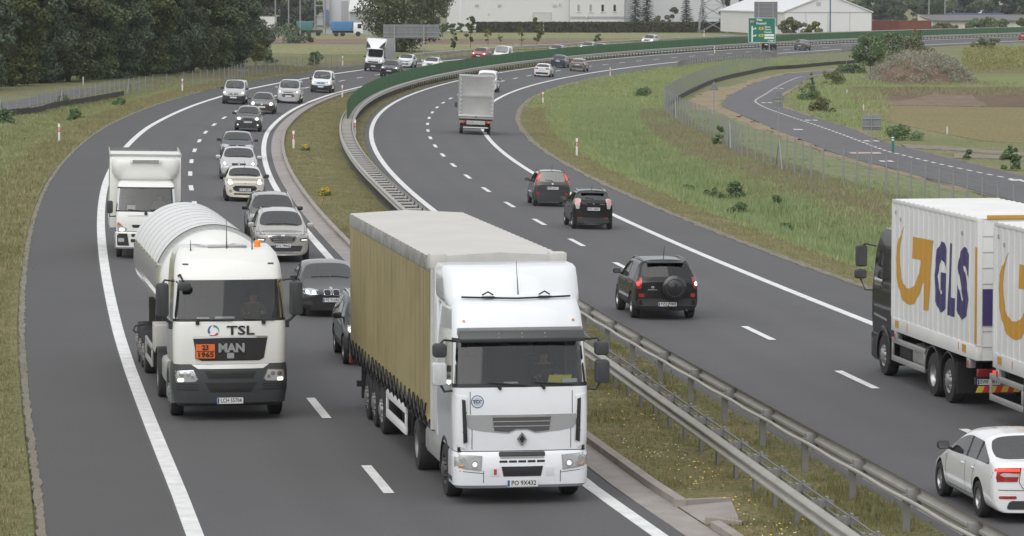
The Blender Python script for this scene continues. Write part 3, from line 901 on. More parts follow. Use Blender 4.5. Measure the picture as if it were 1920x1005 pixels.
# ------------------------------------------------------------------ grass, shrubs, trees
def blades_mat(name, cols, rough=.8):
    m = bpy.data.materials.new(name); m.use_nodes = True; nt = m.node_tree; b = nt.nodes['Principled BSDF']
    b.inputs['Roughness'].default_value = rough; b.inputs['Specular IOR Level'].default_value = .2
    g = nt.nodes.new('ShaderNodeNewGeometry'); r = nt.nodes.new('ShaderNodeValToRGB')
    n = nt.nodes.new('ShaderNodeTexNoise'); n.inputs['Scale'].default_value = .22; n.inputs['Detail'].default_value = 4
    nt.links.new(g.outputs['Position'], n.inputs['Vector'])
    a = nt.nodes.new('ShaderNodeMath'); a.operation = 'MULTIPLY_ADD'; a.inputs[1].default_value = .45
    s = nt.nodes.new('ShaderNodeMath'); s.operation = 'MULTIPLY'; s.inputs[1].default_value = .55
    nt.links.new(n.outputs[0], s.inputs[0]); nt.links.new(g.outputs['Random Per Island'], a.inputs[0]); nt.links.new(s.outputs[0], a.inputs[2])
    e = r.color_ramp.elements; e[0].position = .15; e[0].color = (*cols[0], 1); e[1].position = .85; e[1].color = (*cols[-1], 1)
    for i, c in enumerate(cols[1:-1]): k = e.new(.15 + .7 * (i + 1) / (len(cols) - 1)); k.color = (*c, 1)
    nt.links.new(a.outputs[0], r.inputs[0]); nt.links.new(r.outputs[0], b.inputs['Base Color'])
    nt.links.new(r.outputs[0], b.inputs['Subsurface Radius']) if False else None
    return m


def np_mesh(name, V, Fc, mat):
    """V (n,3), Fc (m,k) all faces of the same size"""
    me = bpy.data.meshes.new(name); k = Fc.shape[1]
    me.vertices.add(len(V)); me.vertices.foreach_set('co', V.astype(np.float32).ravel())
    me.loops.add(Fc.size); me.loops.foreach_set('vertex_index', Fc.astype(np.int32).ravel())
    me.polygons.add(len(Fc)); me.polygons.foreach_set('loop_start', np.arange(0, Fc.size, k, dtype=np.int32))
    me.update(calc_edges=True); me.validate(); me.materials.append(mat)
    return me


def tufts(name, xy, hmin, hmax, mat, nb=7, spread=.10, wid=.022, z0=-.03, lean=.45):
    xy = xy[~((xy[:, 1] > 63.4) & (xy[:, 1] < 67.6) & (np.abs(uoff(xy[:, 0], xy[:, 1]) - 7.7) < 1.0))]      # keep the drain chute clear
    n = len(xy); k = nb
    base = np.repeat(xy, k, 0) + rng.normal(0, spread, (n * k, 2))
    z = H(base[:, 0], base[:, 1]) + z0
    hh = np.repeat(rng.uniform(hmin, hmax, n), k) * rng.uniform(.5, 1.1, n * k)
    a = rng.uniform(0, 2 * pi, n * k); wv = np.stack([np.cos(a), np.sin(a)], 1) * wid * rng.uniform(.6, 1.4, (n * k, 1))
    b = rng.uniform(0, 2 * pi, n * k); tip = np.stack([np.cos(b), np.sin(b)], 1) * (hh * lean * rng.uniform(.2, 1, n * k))[:, None]
    V = np.zeros((n * k, 3, 3)); V[:, 0, :2] = base - wv; V[:, 1, :2] = base + wv; V[:, 2, :2] = base + tip
    V[:, 0, 2] = z; V[:, 1, 2] = z; V[:, 2, 2] = z + hh
    me = np_mesh(name, V.reshape(-1, 3), np.arange(n * k * 3).reshape(-1, 3), mat)
    return tag(link(name, me), kind='stuff')


def road_scatter(n, y0, y1, u0, u1, bias=1.0):
    y = y0 + (y1 - y0) * rng.random(n) ** bias; t = rng.random(n)
    f0 = np.array([u0(v) if callable(u0) else u0 for v in y]); f1 = np.array([u1(v) if callable(u1) else u1 for v in y])
    u = f0 + (f1 - f0) * t; s = dxc(y); nn = 1 / np.sqrt(1 + s * s)
    return np.stack([xc(y) - u * nn, y + u * s * nn], 1)


def clump(xy, sc, thr):
    """keep points by a cheap value noise, so the growth is patchy"""
    g = rng.random((64, 64)); p = xy / sc; i = np.floor(p).astype(int); f = p - i; f = f * f * (3 - 2 * f)
    def v(a, b): return g[(i[:, 0] + a) % 64, (i[:, 1] + b) % 64]
    val = (v(0, 0) * (1 - f[:, 0]) + v(1, 0) * f[:, 0]) * (1 - f[:, 1]) + (v(0, 1) * (1 - f[:, 0]) + v(1, 1) * f[:, 0]) * f[:, 1]
    return xy[val > thr + rng.normal(0, .08, len(xy))]


b_med = blades_mat('median_blades', [(.104, .14, .047), (.18, .185, .074), (.24, .194, .102), (.331, .258, .152)])
b_verge = blades_mat('verge_blades', [(.135, .165, .067), (.208, .208, .095), (.289, .252, .135), (.371, .309, .192)])
b_slope = blades_mat('slope_blades', [(.172, .251, .098), (.257, .325, .139), (.308, .341, .161), (.388, .369, .209)])
b_lush = blades_mat('lush_blades', [(.168, .241, .103), (.238, .314, .14), (.294, .353, .168), (.332, .342, .19)])
b_brown = blades_mat('dry_blades', [(.167, .18, .091), (.235, .227, .126), (.297, .266, .168), (.219, .168, .117)])

P_ = road_scatter(15000, 55, 140, lambda y: oP2(y) - 1.25, 4.3, 1.3)
tufts('median_grass', P_, .05, .15, b_med, 8, .11, .017)
tufts('median_grass', clump(road_scatter(9000, 55, 140, lambda y: oP2(y) - 1.25, 4.4, 1.3), 2.2, .60), .08, .24, b_med, 9, .12, .018)
tufts('median_grass', road_scatter(11000, 135, 330, lambda y: oP2(y) - 1.25, 4.3), .05, .15, b_med, 7, .16, .03)
tufts('left_verge_grass', road_scatter(5000, 60, 130, lambda y: oE1(y) + 2.6, lambda y: oE1(y) + .3), .06, .16, b_verge, 8, .11, .018)
tufts('left_verge_grass', road_scatter(16000, 120, 380, lambda y: oE1(y) + 7.5, lambda y: oE1(y) + .25), .08, .24, b_verge, 7, .17, .032)
tufts('left_ditch_grass', road_scatter(9000, 130, 330, lambda y: oE1(y) + 6.5, lambda y: oE1(y) + 2.4), .08, .24, b_slope, 7, .2, .035)
tufts('right_verge_grass', road_scatter(9000, 80, 420, -6.6, -9.6), .05, .15, b_verge, 8, .15, .026)
tufts('ditch_grass', road_scatter(26000, 80, 330, -8.8, -15.5), .10, .30, b_slope, 8, .18, .028)
tufts('lush_ditch_grass', clump(road_scatter(26000, 80, 300, lambda y: -9.2 - .008 * (y - 90), lambda y: -13.2 - .012 * (y - 90)), 3.0, .45), .22, .62, b_lush, 9, .2, .026)
tufts('bank_grass', road_scatter(24000, 90, 300, -12.6, -19.3), .08, .28, b_brown, 8, .2, .026)
tufts('bank_grass', clump(road_scatter(9000, 90, 300, -13.0, -21), 3.5, .66), .12, .34, b_slope, 8, .2, .028)
tufts('far_verge_grass', road_scatter(9000, 300, 520, -6.8, -19), .10, .35, b_slope, 7, .3, .05)

# little flowers in the median
def flowers(name, xy, h, r, mat):
    mb = MB()
    for x, y in xy:
        z = float(H(x, y)) + h * (.7 + .6 * rng.random()); q = r * (.7 + .6 * rng.random())
        mb.add([(x - q, y, z), (x, y - q, z - q * .3), (x + q, y, z), (x, y + q, z + q * .6), (x, y, z + q * .7)], [(0, 1, 4), (1, 2, 4), (2, 3, 4), (3, 0, 4)])
    return tag(mb.build(name, mat), kind='stuff')


m_yel = M('yellow_petals', (.62, .45, .03), .6); m_wpet = M('white_petals', (.62, .60, .55), .6)
flowers('yellow_flowers', clump(road_scatter(280, 58, 86, lambda y: oP2(y) - 1.6, lambda y: uB(y) - .8), 1.3, .62), .20, .022, m_yel)
flowers('white_flowers', clump(road_scatter(220, 56, 78, lambda y: oP2(y) - 1.4, lambda y: uB(y)), 1.5, .66), .20, .015, m_wpet)


def leaf_cloud(cent, rad, n, size, flat=1.0, seed=0, up=.4):
    """n leaf quads on noisy ellipsoid shells; cent (k,3), rad (k,3)"""
    r = np.random.default_rng(seed); k = len(cent); vol = rad.prod(1) ** .67; idx = r.choice(k, n, p=vol / vol.sum())
    d = r.normal(0, 1, (n, 3)); d /= np.linalg.norm(d, axis=1)[:, None]
    rr = r.uniform(.35, 1.05, (n, 1)) ** .55
    c = cent[idx] + d * rad[idx] * rr
    nrm = d + r.normal(0, .7, (n, 3)); nrm[:, 2] += up; nrm /= np.linalg.norm(nrm, axis=1)[:, None]
    t = np.cross(nrm, r.normal(0, 1, (n, 3))); t /= np.linalg.norm(t, axis=1)[:, None] + 1e-9; b = np.cross(nrm, t)
    s = size * r.uniform(.5, 1.35, (n, 1))
    V = np.stack([c - t * s, c - b * s * .6 * flat, c + t * s, c + b * s * .6 * flat], 1)
    return V.reshape(-1, 3), np.arange(n * 4).reshape(-1, 4)


def leaf_mat(name, cols):
    m = blades_mat(name, cols, .75); return m


def crown_tree(name, label, cat, loc, h, w, mat, n=9000, leaf=.16, seed=1, trunk=.22, low=.12, clumps=34, shape='round', group=None, gap=.0, mbark=None):
    """tapered trunk with limbs, crown of leaf clumps"""
    r = np.random.default_rng(seed); t = thing(name, label, cat, loc, 0, group)
    cs = []; rs = []
    for i in range(clumps):
        f = r.random(); z = h * (low + (1 - low) * f)
        if shape == 'round': prof = sqrt(max(.05, 1 - ((f - .48) / .56) ** 2))
        elif shape == 'cone': prof = .15 + .85 * (1 - f)
        elif shape == 'column': prof = .55 + .45 * sin(pi * min(1, f * 1.1))
        else: prof = sqrt(max(.05, 1 - f * f * .9))
        a = r.uniform(0, 2 * pi); q = w / 2 * prof * sqrt(r.uniform(.05, 1)) * .86
        s = w * r.uniform(.10, .19) * (.75 + .4 * prof)
        cs.append((q * cos(a), q * sin(a), z)); rs.append((s, s, s * r.uniform(.55, .85)))
    cs, rs = np.array(cs), np.array(rs)
    V, Fc = leaf_cloud(cs, rs, n, leaf, seed=seed)
    V[:, 2] = np.maximum(V[:, 2], .04)
    link('crown', np_mesh('crown', V, Fc, mat), t)
    mb = MB(); tp = [(0, 0, -.2), (.02 * h * r.normal() * .3, 0, h * .3), (.02 * h * r.normal() * .4, .1, h * .62), (0, 0, h * .88)]
    mb.tube(tp, [trunk, trunk * .75, trunk * .45, trunk * .1], 8)
    for i in range(min(clumps, 12)):
        c = cs[i]; z0 = max(h * low * .8, c[2] - .35 * h * r.uniform(.3, .7)); mb.tube([(0, 0, z0), tuple(c * [.5, .5, 0] + np.array([0, 0, (z0 + c[2]) / 2 + .05 * h])), tuple(c)], [trunk * .35, trunk * .22, trunk * .06], 5)
    mb.build('trunk', mbark or M('bark', (.10, .085, .068), .9, noise=(4, (.06, .05, .042), .2)), t, smooth=60)
    return t


L_dark = leaf_mat('wood_leaves', [(.058, .085, .045), (.097, .133, .063), (.135, .178, .084), (.19, .228, .109)])
L_dark2 = leaf_mat('wood_leaves_cool', [(.059, .09, .059), (.09, .126, .079), (.123, .164, .099), (.169, .209, .12)])
L_olive = leaf_mat('olive_leaves', [(.059, .077, .03), (.105, .122, .048), (.155, .161, .068), (.206, .194, .089)])
L_lime = leaf_mat('lime_leaves', [(.070, .095, .022), (.120, .140, .032), (.180, .180, .050), (.240, .205, .070)])
L_oak = leaf_mat('oak_leaves', [(.05, .063, .034), (.076, .092, .047), (.105, .121, .063), (.142, .15, .085)])
L_mix = leaf_mat('mixed_leaves', [(.042, .061, .026), (.078, .101, .04), (.118, .137, .052), (.177, .177, .073)])
L_shrub = leaf_mat('shrub_leaves', [(.059, .1, .041), (.095, .154, .065), (.14, .203, .088), (.199, .255, .115)])
L_con = leaf_mat('conifer_needles', [(.043, .062, .051), (.065, .086, .07), (.086, .11, .088), (.115, .137, .102)])
L_dry = leaf_mat('dry_stems', [(.199, .182, .148), (.292, .278, .222), (.385, .373, .296), (.17, .166, .125)])
L_far = leaf_mat('far_leaves', [(.065, .089, .065), (.089, .116, .084), (.114, .141, .101), (.148, .174, .119)])

# the wood at the left: every tree its own object
wood = [(-95, 176, 12, 6.0), (-40, 168, 13, 6.5), (22, 161, 13, 6.2), (78, 155, 12, 6.0), (128, 152, 12.5, 6.4), (176, 148.5, 13, 6.2), (226, 145.5, 12, 6.0), (272, 142, 13, 6.4), (318, 138.5, 12.5, 6.0),
        (360, 135, 13, 6.2), (402, 131, 12, 6.2), (436, 127, 12.5, 5.8), (-10, 140, 14, 7.5), (70, 136, 14.5, 7.5), (150, 132, 14, 7.5), (228, 128, 14.5, 7.5), (300, 124, 14, 7.5), (372, 118, 14.5, 7.5), (432, 113, 14, 7.0), (462, 108, 13, 6.0)]
wl = ['deep green', 'shaded', 'dense', 'broad', 'bushy', 'dusky', 'tangled']
protos = {}
for i, (px, py, h, w_) in enumerate(wood):
    k = i % 5
    p = G(px, py)
    lab = 'dark broadleaf tree of the dense wood along the access road'
    if k not in protos:
        protos[k] = crown_tree('broadleaf_tree', lab, 'tree', p, 13, 6.3, [L_dark, L_dark2, L_mix, L_dark2, L_oak][k], 26000, .15, 20 + k, .24, .0, 80, 'column', 'trees of the left wood')
        o = protos[k]
    else:
        o = copy_tree(protos[k]); o.location = p
    o.rotation_euler = (0, 0, i * 1.3); o.scale = (w_ / 6.3, w_ / 6.3, h / 13)
crown_tree('young_tree', 'slender yellow-green tree with bare stem standing before the dark wood', 'tree', G(46, 157), 7.6, 3.5, L_lime, 2600, .13, 41, .07, .22, 26, 'round')
crown_tree('young_tree', 'yellow-green leafy tree at the right end of the wood', 'tree', G(480, 124), 4.4, 1.9, L_lime, 2200, .14, 42, .06, .06, 20, 'column')
crown_tree('young_tree', 'small olive tree in front of the wood beside the access road', 'tree', G(411, 131), 3.2, 1.9, L_olive, 1800, .13, 43, .06, .1, 18, 'column')
crown_tree('weeping_tree', 'thin olive-leaved tree at the left edge of the wood, pale stems showing', 'tree', G(75, 152), 9.5, 5.0, L_olive, 3200, .14, 44, .10, .45, 26, 'round')
crown_tree('bush', 'round dark bush at the right foot of the wood', 'bush', G(497, 118), 1.5, 2.6, L_dark, 1600, .13, 45, .04, .02, 14, 'dome')
crown_tree('bush', 'lone round bush beside the access road in front of the meadow', 'bush', G(592, 123), 1.35, 2.0, L_shrub, 1500, .12, 46, .04, .02, 14, 'dome')

# big oak behind the sign
crown_tree('oak_tree', 'big dark oak with spreading crown behind the wide grey sign', 'tree', G(755, 97), 12.5, 11.8, L_oak, 15000, .18, 51, .36, .05, 62, 'round')
crown_tree('oak_tree', 'oak limb tree with open crown just right of the big oak', 'tree', G(812, 78), 9.5, 7.6, L_oak, 4500, .2, 57, .22, .38, 28, 'round')

# young trees along the roadside meadow
for i, (px, py, h, w_, m_, lab) in enumerate([
        (850, 95, 2.3, 1.0, L_oak, 'small dark sapling left of the red car'), (882, 91, 4.2, 1.5, L_oak, 'tall thin dark sapling behind the red car'),
        (915, 85, 2.2, 1.3, L_lime, 'pale sparse sapling behind the white van'), (938, 83, 1.8, 1.0, L_lime, 'faint sapling right of the white van in the meadow'),
        (978, 86, 2.6, 1.0, L_lime, 'thin pale sapling left of the bushy green young tree'), (1007, 84.5, 3.8, 1.9, L_olive, 'bushy green young tree before the clipped hedge')]):
    crown_tree('sapling', lab, 'tree', G(px, py), h, w_, m_, [900, 1300, 260, 120, 200, 1700][i], .12, 60 + i, .04, [.15, .25, .3, .3, .3, .2][i], 16, 'round', 'young trees along the meadow')
crown_tree('bush', 'small dark bush on the meadow behind the distant silver cars', 'bush', G(1123, 78.5), 1.1, 1.6, L_dark, 500, .12, 71, .03, .02, 10, 'dome')


def conifer(label, loc, h, w_, seed, dens=1.0, mat=None):
    r = np.random.default_rng(seed); t = thing('spruce_tree', label, 'tree', loc, 0, 'conifers by the factory'); V = []
    nl = int(h / .42)
    for i in range(nl):
        f = i / nl; z = h * (.04 + .95 * f); R = w_ / 2 * (1 - f) ** .85 + .12
        for k in range(int((9 + 15 * (1 - f)) * dens)):
            a = r.uniform(0, 2 * pi); q = R * r.uniform(.72, 1.1); d = np.array([cos(a), sin(a), 0]); n_ = np.array([-sin(a), cos(a), 0])
            for s in np.linspace(.25, 1, 5):
                c = d * q * s + np.array([0, 0, z - q * s * .22 + r.normal(0, .05)]); ww = .20 * (1.15 - .5 * s) * r.uniform(.7, 1.3)
                V.append([c - n_ * ww - d * .05, c + d * .28 + np.array([0, 0, -.12]), c + n_ * ww - d * .05, c - d * .2 + np.array([0, 0, .10])])
    V = np.array(V).reshape(-1, 3); link('crown', np_mesh('crown', V, np.arange(len(V)).reshape(-1, 4), mat or L_con), t)
    mb = MB(); mb.tube([(0, 0, -.2), (0, 0, h * .95)], [.16, .03], 7); mb.build('trunk', MATS['bark'], t, smooth=60)
    return t


yh_ = G(1000, 60).y     # depth of the hedge line
def far(px, y, dz=0.0):                        # ground point in image column px at depth y
    x = (px - 960) / F * y * cos(TH); return Vector((x, y, float(H(x, y)) + dz))


conifer('tall dark spruce right of the office block, the left one of the pair', far(1192, yh_ + 12), 12.5, 5.8, 81)
conifer('tall dark spruce right of the office block, the right one of the pair', far(1213, yh_ + 14), 12.0, 5.4, 82)
conifer('dark spruce behind the hedge left of the pylon', far(1287, yh_ + 9), 9.3, 5.0, 83)
conifer('thin sparse conifer at the left leg of the pylon', far(1318, yh_ + 8), 8.3, 3.8, 84, .45)
crown_tree('pine_tree', 'open dark pine right of the pylon', 'tree', far(1363, yh_ + 10), 7.8, 5.4, L_con, 4200, .22, 85, .16, .12, 30, 'cone')
crown_tree('pine_tree', 'dark pine half hidden by the green motorway sign', 'tree', far(1402, yh_ + 10), 7.2, 6.4, L_con, 4800, .22, 86, .16, .06, 30, 'round')
for px, h, w_, m_, lab in ((1240, 3.6, 4.2, L_olive, 'olive bush between the spruces behind the hedge'), (1262, 5.2, 3.8, L_oak, 'loose brown-green bush left of the dark spruce'),
                           (1478, 4.0, 4.4, L_olive, 'yellow-green bush in front of the white tent hall'), (1498, 3.4, 4.0, L_olive, 'low olive bush before the tent hall wall'), (1530, 2.6, 3.8, L_lime, 'small pale bush at the foot of the tent hall')):
    crown_tree('bush', lab, 'bush', far(px, yh_ + 6 if px < 1300 else 712), h * (1 if px < 1300 else .8), w_, m_, 1500, .2, int(px), .05, .05, 14, 'dome')

# clipped hedge
def hedge(name, label, x0, x1, y, h, d, mat, n, lump=0.0):
    r = np.random.default_rng(int(x0)); P = []; t = thing(name, label, 'hedge', (0, 0, 0))
    a, b = far(x0, y), far(x1, y); zb = float(H(a.x, y))
    q = r.random((n, 3)); side = r.random(n)
    X = a.x + (b.x - a.x) * q[:, 0]; Yy = y + np.where(side < .62, r.normal(0, .08, n), d * q[:, 1]); Z = np.where(side < .62, h * q[:, 2], h + r.normal(0, .06, n))
    c = np.stack([X, Yy, zb + Z], 1); tt = r.normal(0, 1, (n, 3)); tt /= np.linalg.norm(tt, axis=1)[:, None]; bb = np.cross(tt, r.normal(0, 1, (n, 3))); bb /= np.linalg.norm(bb, axis=1)[:, None]
    s = .26 * r.uniform(.6, 1.4, (n, 1)); V = np.stack([c - tt * s, c - bb * s * .7, c + tt * s, c + bb * s * .7], 1).reshape(-1, 3)
    link('leaves', np_mesh('leaves', V, np.arange(len(V)).reshape(-1, 4), mat), t)
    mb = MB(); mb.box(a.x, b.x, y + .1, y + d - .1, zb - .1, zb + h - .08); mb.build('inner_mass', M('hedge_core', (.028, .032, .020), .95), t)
    return t


L_hedge = leaf_mat('hedge_leaves', [(.047, .052, .031), (.072, .073, .042), (.104, .094, .06), (.078, .083, .047)])
hedge('hedge', 'long clipped dark hedge in front of the white factory, left of the small gap', 893, 1018, yh_ - 8, 2.05, 1.6, L_hedge, 6000)
hedge('hedge', 'long clipped dark hedge in front of the office block and spruces', 1020, 1425, yh_ - 8, 2.05, 1.6, L_hedge, 17000)
for px, lab in ((835, 'round clipped bush at the left end of the hedge'), (848, 'second round clipped bush left of the hedge'), (864, 'narrow round clipped bush standing free left of the hedge'), (880, 'clipped round bush just before the hedge starts')):
    crown_tree('bush', lab, 'bush', far(px, yh_ - 8), 2.0, 2.3, L_dark, 900, .18, int(px) + 3, .05, .03, 12, 'column')

# bushes by the works at the far left
for px, y, h, w_, lab in ((530, 640, 3.6, 7.5, 'wide dark bush by the works entrance'), (556, 655, 2.7, 2.6, 'rounded dark bush left of the blue tipper'), (578, 650, 2.0, 1.9, 'small dark conical bush in the meadow edge'), (505, 640, 2.4, 3.0, 'low dark bush right beside the wood')):
    crown_tree('bush', lab, 'bush', far(px, y), h, w_, L_dark2, 1500, .2, int(px) + 7, .05, .02, 16, 'dome')

# trees on the skyline: right-hand wood and works trees
skyl = [(1610, 1010, 1), (1650, 1030, 0), (1690, 1015, 1), (1730, 1035, 0), (1770, 1020, 1), (1810, 1040, 0), (1850, 1030, 1), (1890, 1035, 0), (1930, 1030, 1), (1670, 1060, 1), (1750, 1060, 0), (1830, 1065, 1), (1910, 1060, 0), (1965, 1040, 1),
        (500, 900, 0), (535, 905, 1), (570, 900, 0), (588, 930, 1), (470, 890, 1), (1445, 1000, 0)]
fp = {}
for i, (px, y, k) in enumerate(skyl):
    lab = 'dark tree of the distant wood behind the low building' if px > 1590 else 'dark tree behind the works yard at far left' if px < 600 else 'dark tree behind the white tent hall'
    if k not in fp: fp[k] = crown_tree('broadleaf_tree', lab, 'tree', far(px, y), 13, 8.5, [L_far, L_dark2][k], 7000, .30, 90 + k, .25, .02, 44, 'column'); o = fp[k]
    else: o = copy_tree(fp[k]); o.location = far(px, y); o['label'] = lab
    o.rotation_euler = (0, 0, i * 2.1); o['group'] = 'trees of the distant wood' if px > 1590 else 'trees behind the works'

# bushes along the right: dark thicket, mound of dry weeds, maize
for i, (px, py, h, w_, m_, lab) in enumerate([
        (1632, 137, 4.3, 5.2, L_shrub, 'dark green thicket bush left of the dry mound'), (1672, 131, 4.6, 5.0, L_dark, 'dark thicket bush behind the dry mound'), (1712, 122, 4.3, 5.2, L_olive, 'tall olive bush rising behind the dry mound'),
        (1612, 137, 3.0, 2.4, L_shrub, 'narrow bush at the left edge of the thicket'),
        (1838, 100, 2.0, 4.2, L_olive, 'flat olive bush before the far verge'), (1864, 96, 2.6, 2.4, L_olive, 'upright green bush right of the flat olive bush')]):
    crown_tree('bush', lab, 'bush', G(px, py), h, w_, m_, 4200 if i < 3 else 1500, .14, 110 + i, .06, .02, 30 if i < 3 else 14, 'dome')
c0 = G(1742, 156); s_ = 6900 / c0.y
t = thing('mound', 'earth mound overgrown with pale dry weeds', 'mound', (0, 0, 0))
rx, ry, hz = 98 / s_, 11, 48 / s_
V = []; Fc = []
nu, nv = 40, 14
cc = (c0.x, c0.y + ry * .8)
def mz(a, q): return hz * max(0, 1 - q * q) ** .7 * (1 + .18 * sin(3 * a + 1) * q + .1 * sin(7 * a) * q)
for j in range(nv + 1):
    q = j / nv
    for i in range(nu):
        a = 2 * pi * i / nu; x, y = cc[0] + rx * q * cos(a), cc[1] + ry * q * sin(a); V.append((x, y, float(H(x, y)) + mz(a, q) - .05))
for j in range(nv):
    for i in range(nu): Fc.append((j * nu + i, j * nu + (i + 1) % nu, (j + 1) * nu + (i + 1) % nu, (j + 1) * nu + i))
link('earth', mesh('earth', V, Fc, m_soild, 60), t)
k_ = 330; a = rng.uniform(0, 2 * pi, k_); q = np.sqrt(rng.random(k_)) * 1.06
cs = np.stack([cc[0] + rx * q * np.cos(a), cc[1] + ry * q * np.sin(a), [float(H(cc[0] + rx * Q_ * cos(A_), cc[1] + ry * Q_ * sin(A_))) + mz(A_, Q_) + .12 for A_, Q_ in zip(a, q)]], 1)
rs = np.stack([rng.uniform(.3, .8, k_), rng.uniform(.3, .8, k_), rng.uniform(.18, .62, k_)], 1)
o = link('dry_weeds', np_mesh('dry_weeds', *leaf_cloud(cs, rs * np.array([1, 1, 1.25]), 30000, .13, .28, 77, .2), L_dry), t); o['kind'] = 'stuff'
pick = (rng.random(k_) < .12) | ((cs[:, 0] > cc[0] + rx * .25) & (rng.random(k_) < .4))
o = link('green_weeds', np_mesh('green_weeds', *leaf_cloud(cs[pick] + np.array([0, -.25, .05]), rs[pick] * .9, 3500, .10, .5, 78, .6), L_olive), t); o['kind'] = 'stuff'

wp = np.array([G(rng.uniform(1596, 1955), 165.5 + 14 * rng.random() ** 1.4)[:2] for _ in range(900)] + [G(1745 + rng.normal(0, 62), rng.uniform(154, 160))[:2] for _ in range(420)])
tufts('field_weeds', wp, .12, .42, b_brown, 9, .35, .05)
wp = np.array([G(rng.uniform(1490, 1660), rng.uniform(140, 262))[:2] for _ in range(5200)]); wp = wp[[not (-8 < (p[0] - np.interp(p[1], svR[::-1, 1], svR[::-1, 0])) < .6) for p in wp]]
tufts('roadside_weeds', clump(wp, 4.0, .42), .15, .50, b_slope, 8, .3, .035)
# maize
pts = []
while len(pts) < 5200:
    px, py = rng.uniform(1795, 1990), rng.uniform(108, 140)
    if py > 139 + (1850 - px) * .01 or px < 1800 + (140 - py) * .25: continue
    pts.append(G(px, py)[:2])
pts = np.array(pts)
L_maize = leaf_mat('maize_leaves', [(.13, .165, .055), (.22, .235, .085), (.32, .29, .13), (.42, .35, .18)])
cs = np.stack([pts[:, 0], pts[:, 1], H(pts[:, 0], pts[:, 1]) + rng.uniform(.35, 1.75, len(pts))], 1)
tag(link('maize_crop', np_mesh('maize_crop', *leaf_cloud(cs, np.tile([[.22, .22, .40]], (len(pts), 1)), 34000, .15, .32, 9, .3), L_maize)), kind='stuff')

# weeds and shrubs on the ditch slope
for i, (px, py, h, w_, lab) in enumerate([
        (1340, 383, .75, 1.45, 'wide leafy green bush on the ditch slope, left of a pair'), (1376, 376, .85, 1.25, 'taller leafy green bush on the ditch slope, right of a pair'),
        (1388, 412, .65, 1.15, 'leafy bush on the ditch slope below the pair'), (1455, 391, .55, .75, 'small bush on the slope under the wire fence'),
        (1472, 437, .38, .8, 'low thistle rosette on the slope near the road edge'), (1290, 365, .5, .8, 'small leafy clump above the dark hatchbacks on the slope'),
        (1542, 462, .35, .55, 'tiny dark weed clump on the slope left of the black cab'), (1348, 272, 1.3, .75, 'narrow leafy shrub growing at the fence foot'),
        (1205, 182, .9, 2.0, 'dark weed patch on the right verge near the fence corner')]):
    crown_tree('weed_bush', lab, 'bush', G(px, py), h, w_, L_shrub, 2200, .06, 130 + i, .012, .03, 18, 'dome')
for px, py, h, w_, m_, lab in ((1895, 318, 1.25, 1.25, L_shrub, 'dark leafy bush at the right edge by the dirt track'), (1816, 298, .5, .6, L_shrub, 'tiny bush on the dirt track verge'), (1515, 190, 1.4, 2.4, L_shrub, 'green bush inside the bend of the service road'),
                               (1540, 212, 1.2, 2.2, L_olive, 'greyish weed bush beside the service road'), (1560, 160, 1.5, 3.0, L_olive, 'brown-green weed clump inside the bend'), (1585, 137, 1.2, 2.6, L_shrub, 'low weed bush left of the thicket'),
                               (1690, 262, .9, 2.6, L_shrub, 'low grey-green weeds right of the bollard'), (1522, 172, 1.8, .8, L_shrub, 'thin upright shrub inside the bend'),
                               (118, 198, .7, 1.1, L_shrub, 'dark green weed by the left wire fence'), (140, 226, .75, 1.3, L_shrub, 'leafy weed bush on the left ditch'), (224, 198, .5, 1.0, L_shrub, 'small weed bush below the dark membrane'), (12, 232, .9, 1.3, L_shrub, 'weed bush at the left picture edge by the fence')):
    crown_tree('weed_bush', lab, 'bush', G(px, py), h, w_, m_, 2200, .07, int(px) + int(py), .012, .03, 18, 'dome')
for px, py, lab in ((573, 283, 'bright yellow flowering clump beside the median delineator post'), (608, 368, 'yellow flowering weed in the median above the curtain trailer')):
    o = crown_tree('flower_clump', lab, 'plant', G(px, py), .34, .62, m_yel, 420, .035, int(px), .01, .25, 14, 'dome')
    c = leaf_cloud(np.array([[0, 0, .12]]), np.array([[.3, .3, .12]]), 300, .05, seed=3); link('leaves', np_mesh('leaves', *c, L_shrub), o)
# ------------------------------------------------------------------ works and halls on the skyline
def wallmat(name, col, rib=2.2, strength=.25):
    m = M(name, col, .65, noise=(.15, tuple(c * .93 for c in col), .3)); nt = m.node_tree; b = nt.nodes['Principled BSDF']
    tc = nt.nodes.new('ShaderNodeTexCoord'); wv = nt.nodes.new('ShaderNodeTexWave'); wv.inputs['Scale'].default_value = rib; wv.bands_direction = 'X'
    nt.links.new(tc.outputs['Object'], wv.inputs['Vector']); bp = nt.nodes.new('ShaderNodeBump'); bp.inputs['Strength'].default_value = strength; bp.inputs['Distance'].default_value = .05
    nt.links.new(wv.outputs[0], bp.inputs['Height']); nt.links.new(bp.outputs[0], b.inputs['Normal']); return m


m_wh = wallmat('white_cladding', (.66, .66, .655)); m_wh2 = wallmat('cool_cladding', (.56, .57, .60)); m_gr = wallmat('grey_cladding', (.36, .37, .39))
m_roofd = M('dark_roof', (.13, .125, .13), .8, noise=(.4, (.17, .16, .165), .3)); m_tent = M('tent_fabric', (.70, .70, .71), .6, noise=(.3, (.64, .645, .66), .3))
m_win = M('window_glass', (.03, .035, .04), .12); m_wing = M('blind_glass', (.30, .31, .32), .3); m_fr = M('window_frame', (.74, .74, .74), .5)
m_shut = M('shutter', (.58, .575, .56), .5, noise=(.2, (.54, .535, .52), .2)); m_lou = M('louvre', (.42, .42, .42), .5)
BY = yh_ + 20
def pxm(y): return y * cos(TH) / F            # metres per photo pixel at depth y
def zat(py, y): return CH + (-sin(TH) + (502.5 - py) / F * cos(TH)) / (cos(TH) + (502.5 - py) / F * sin(TH)) * y


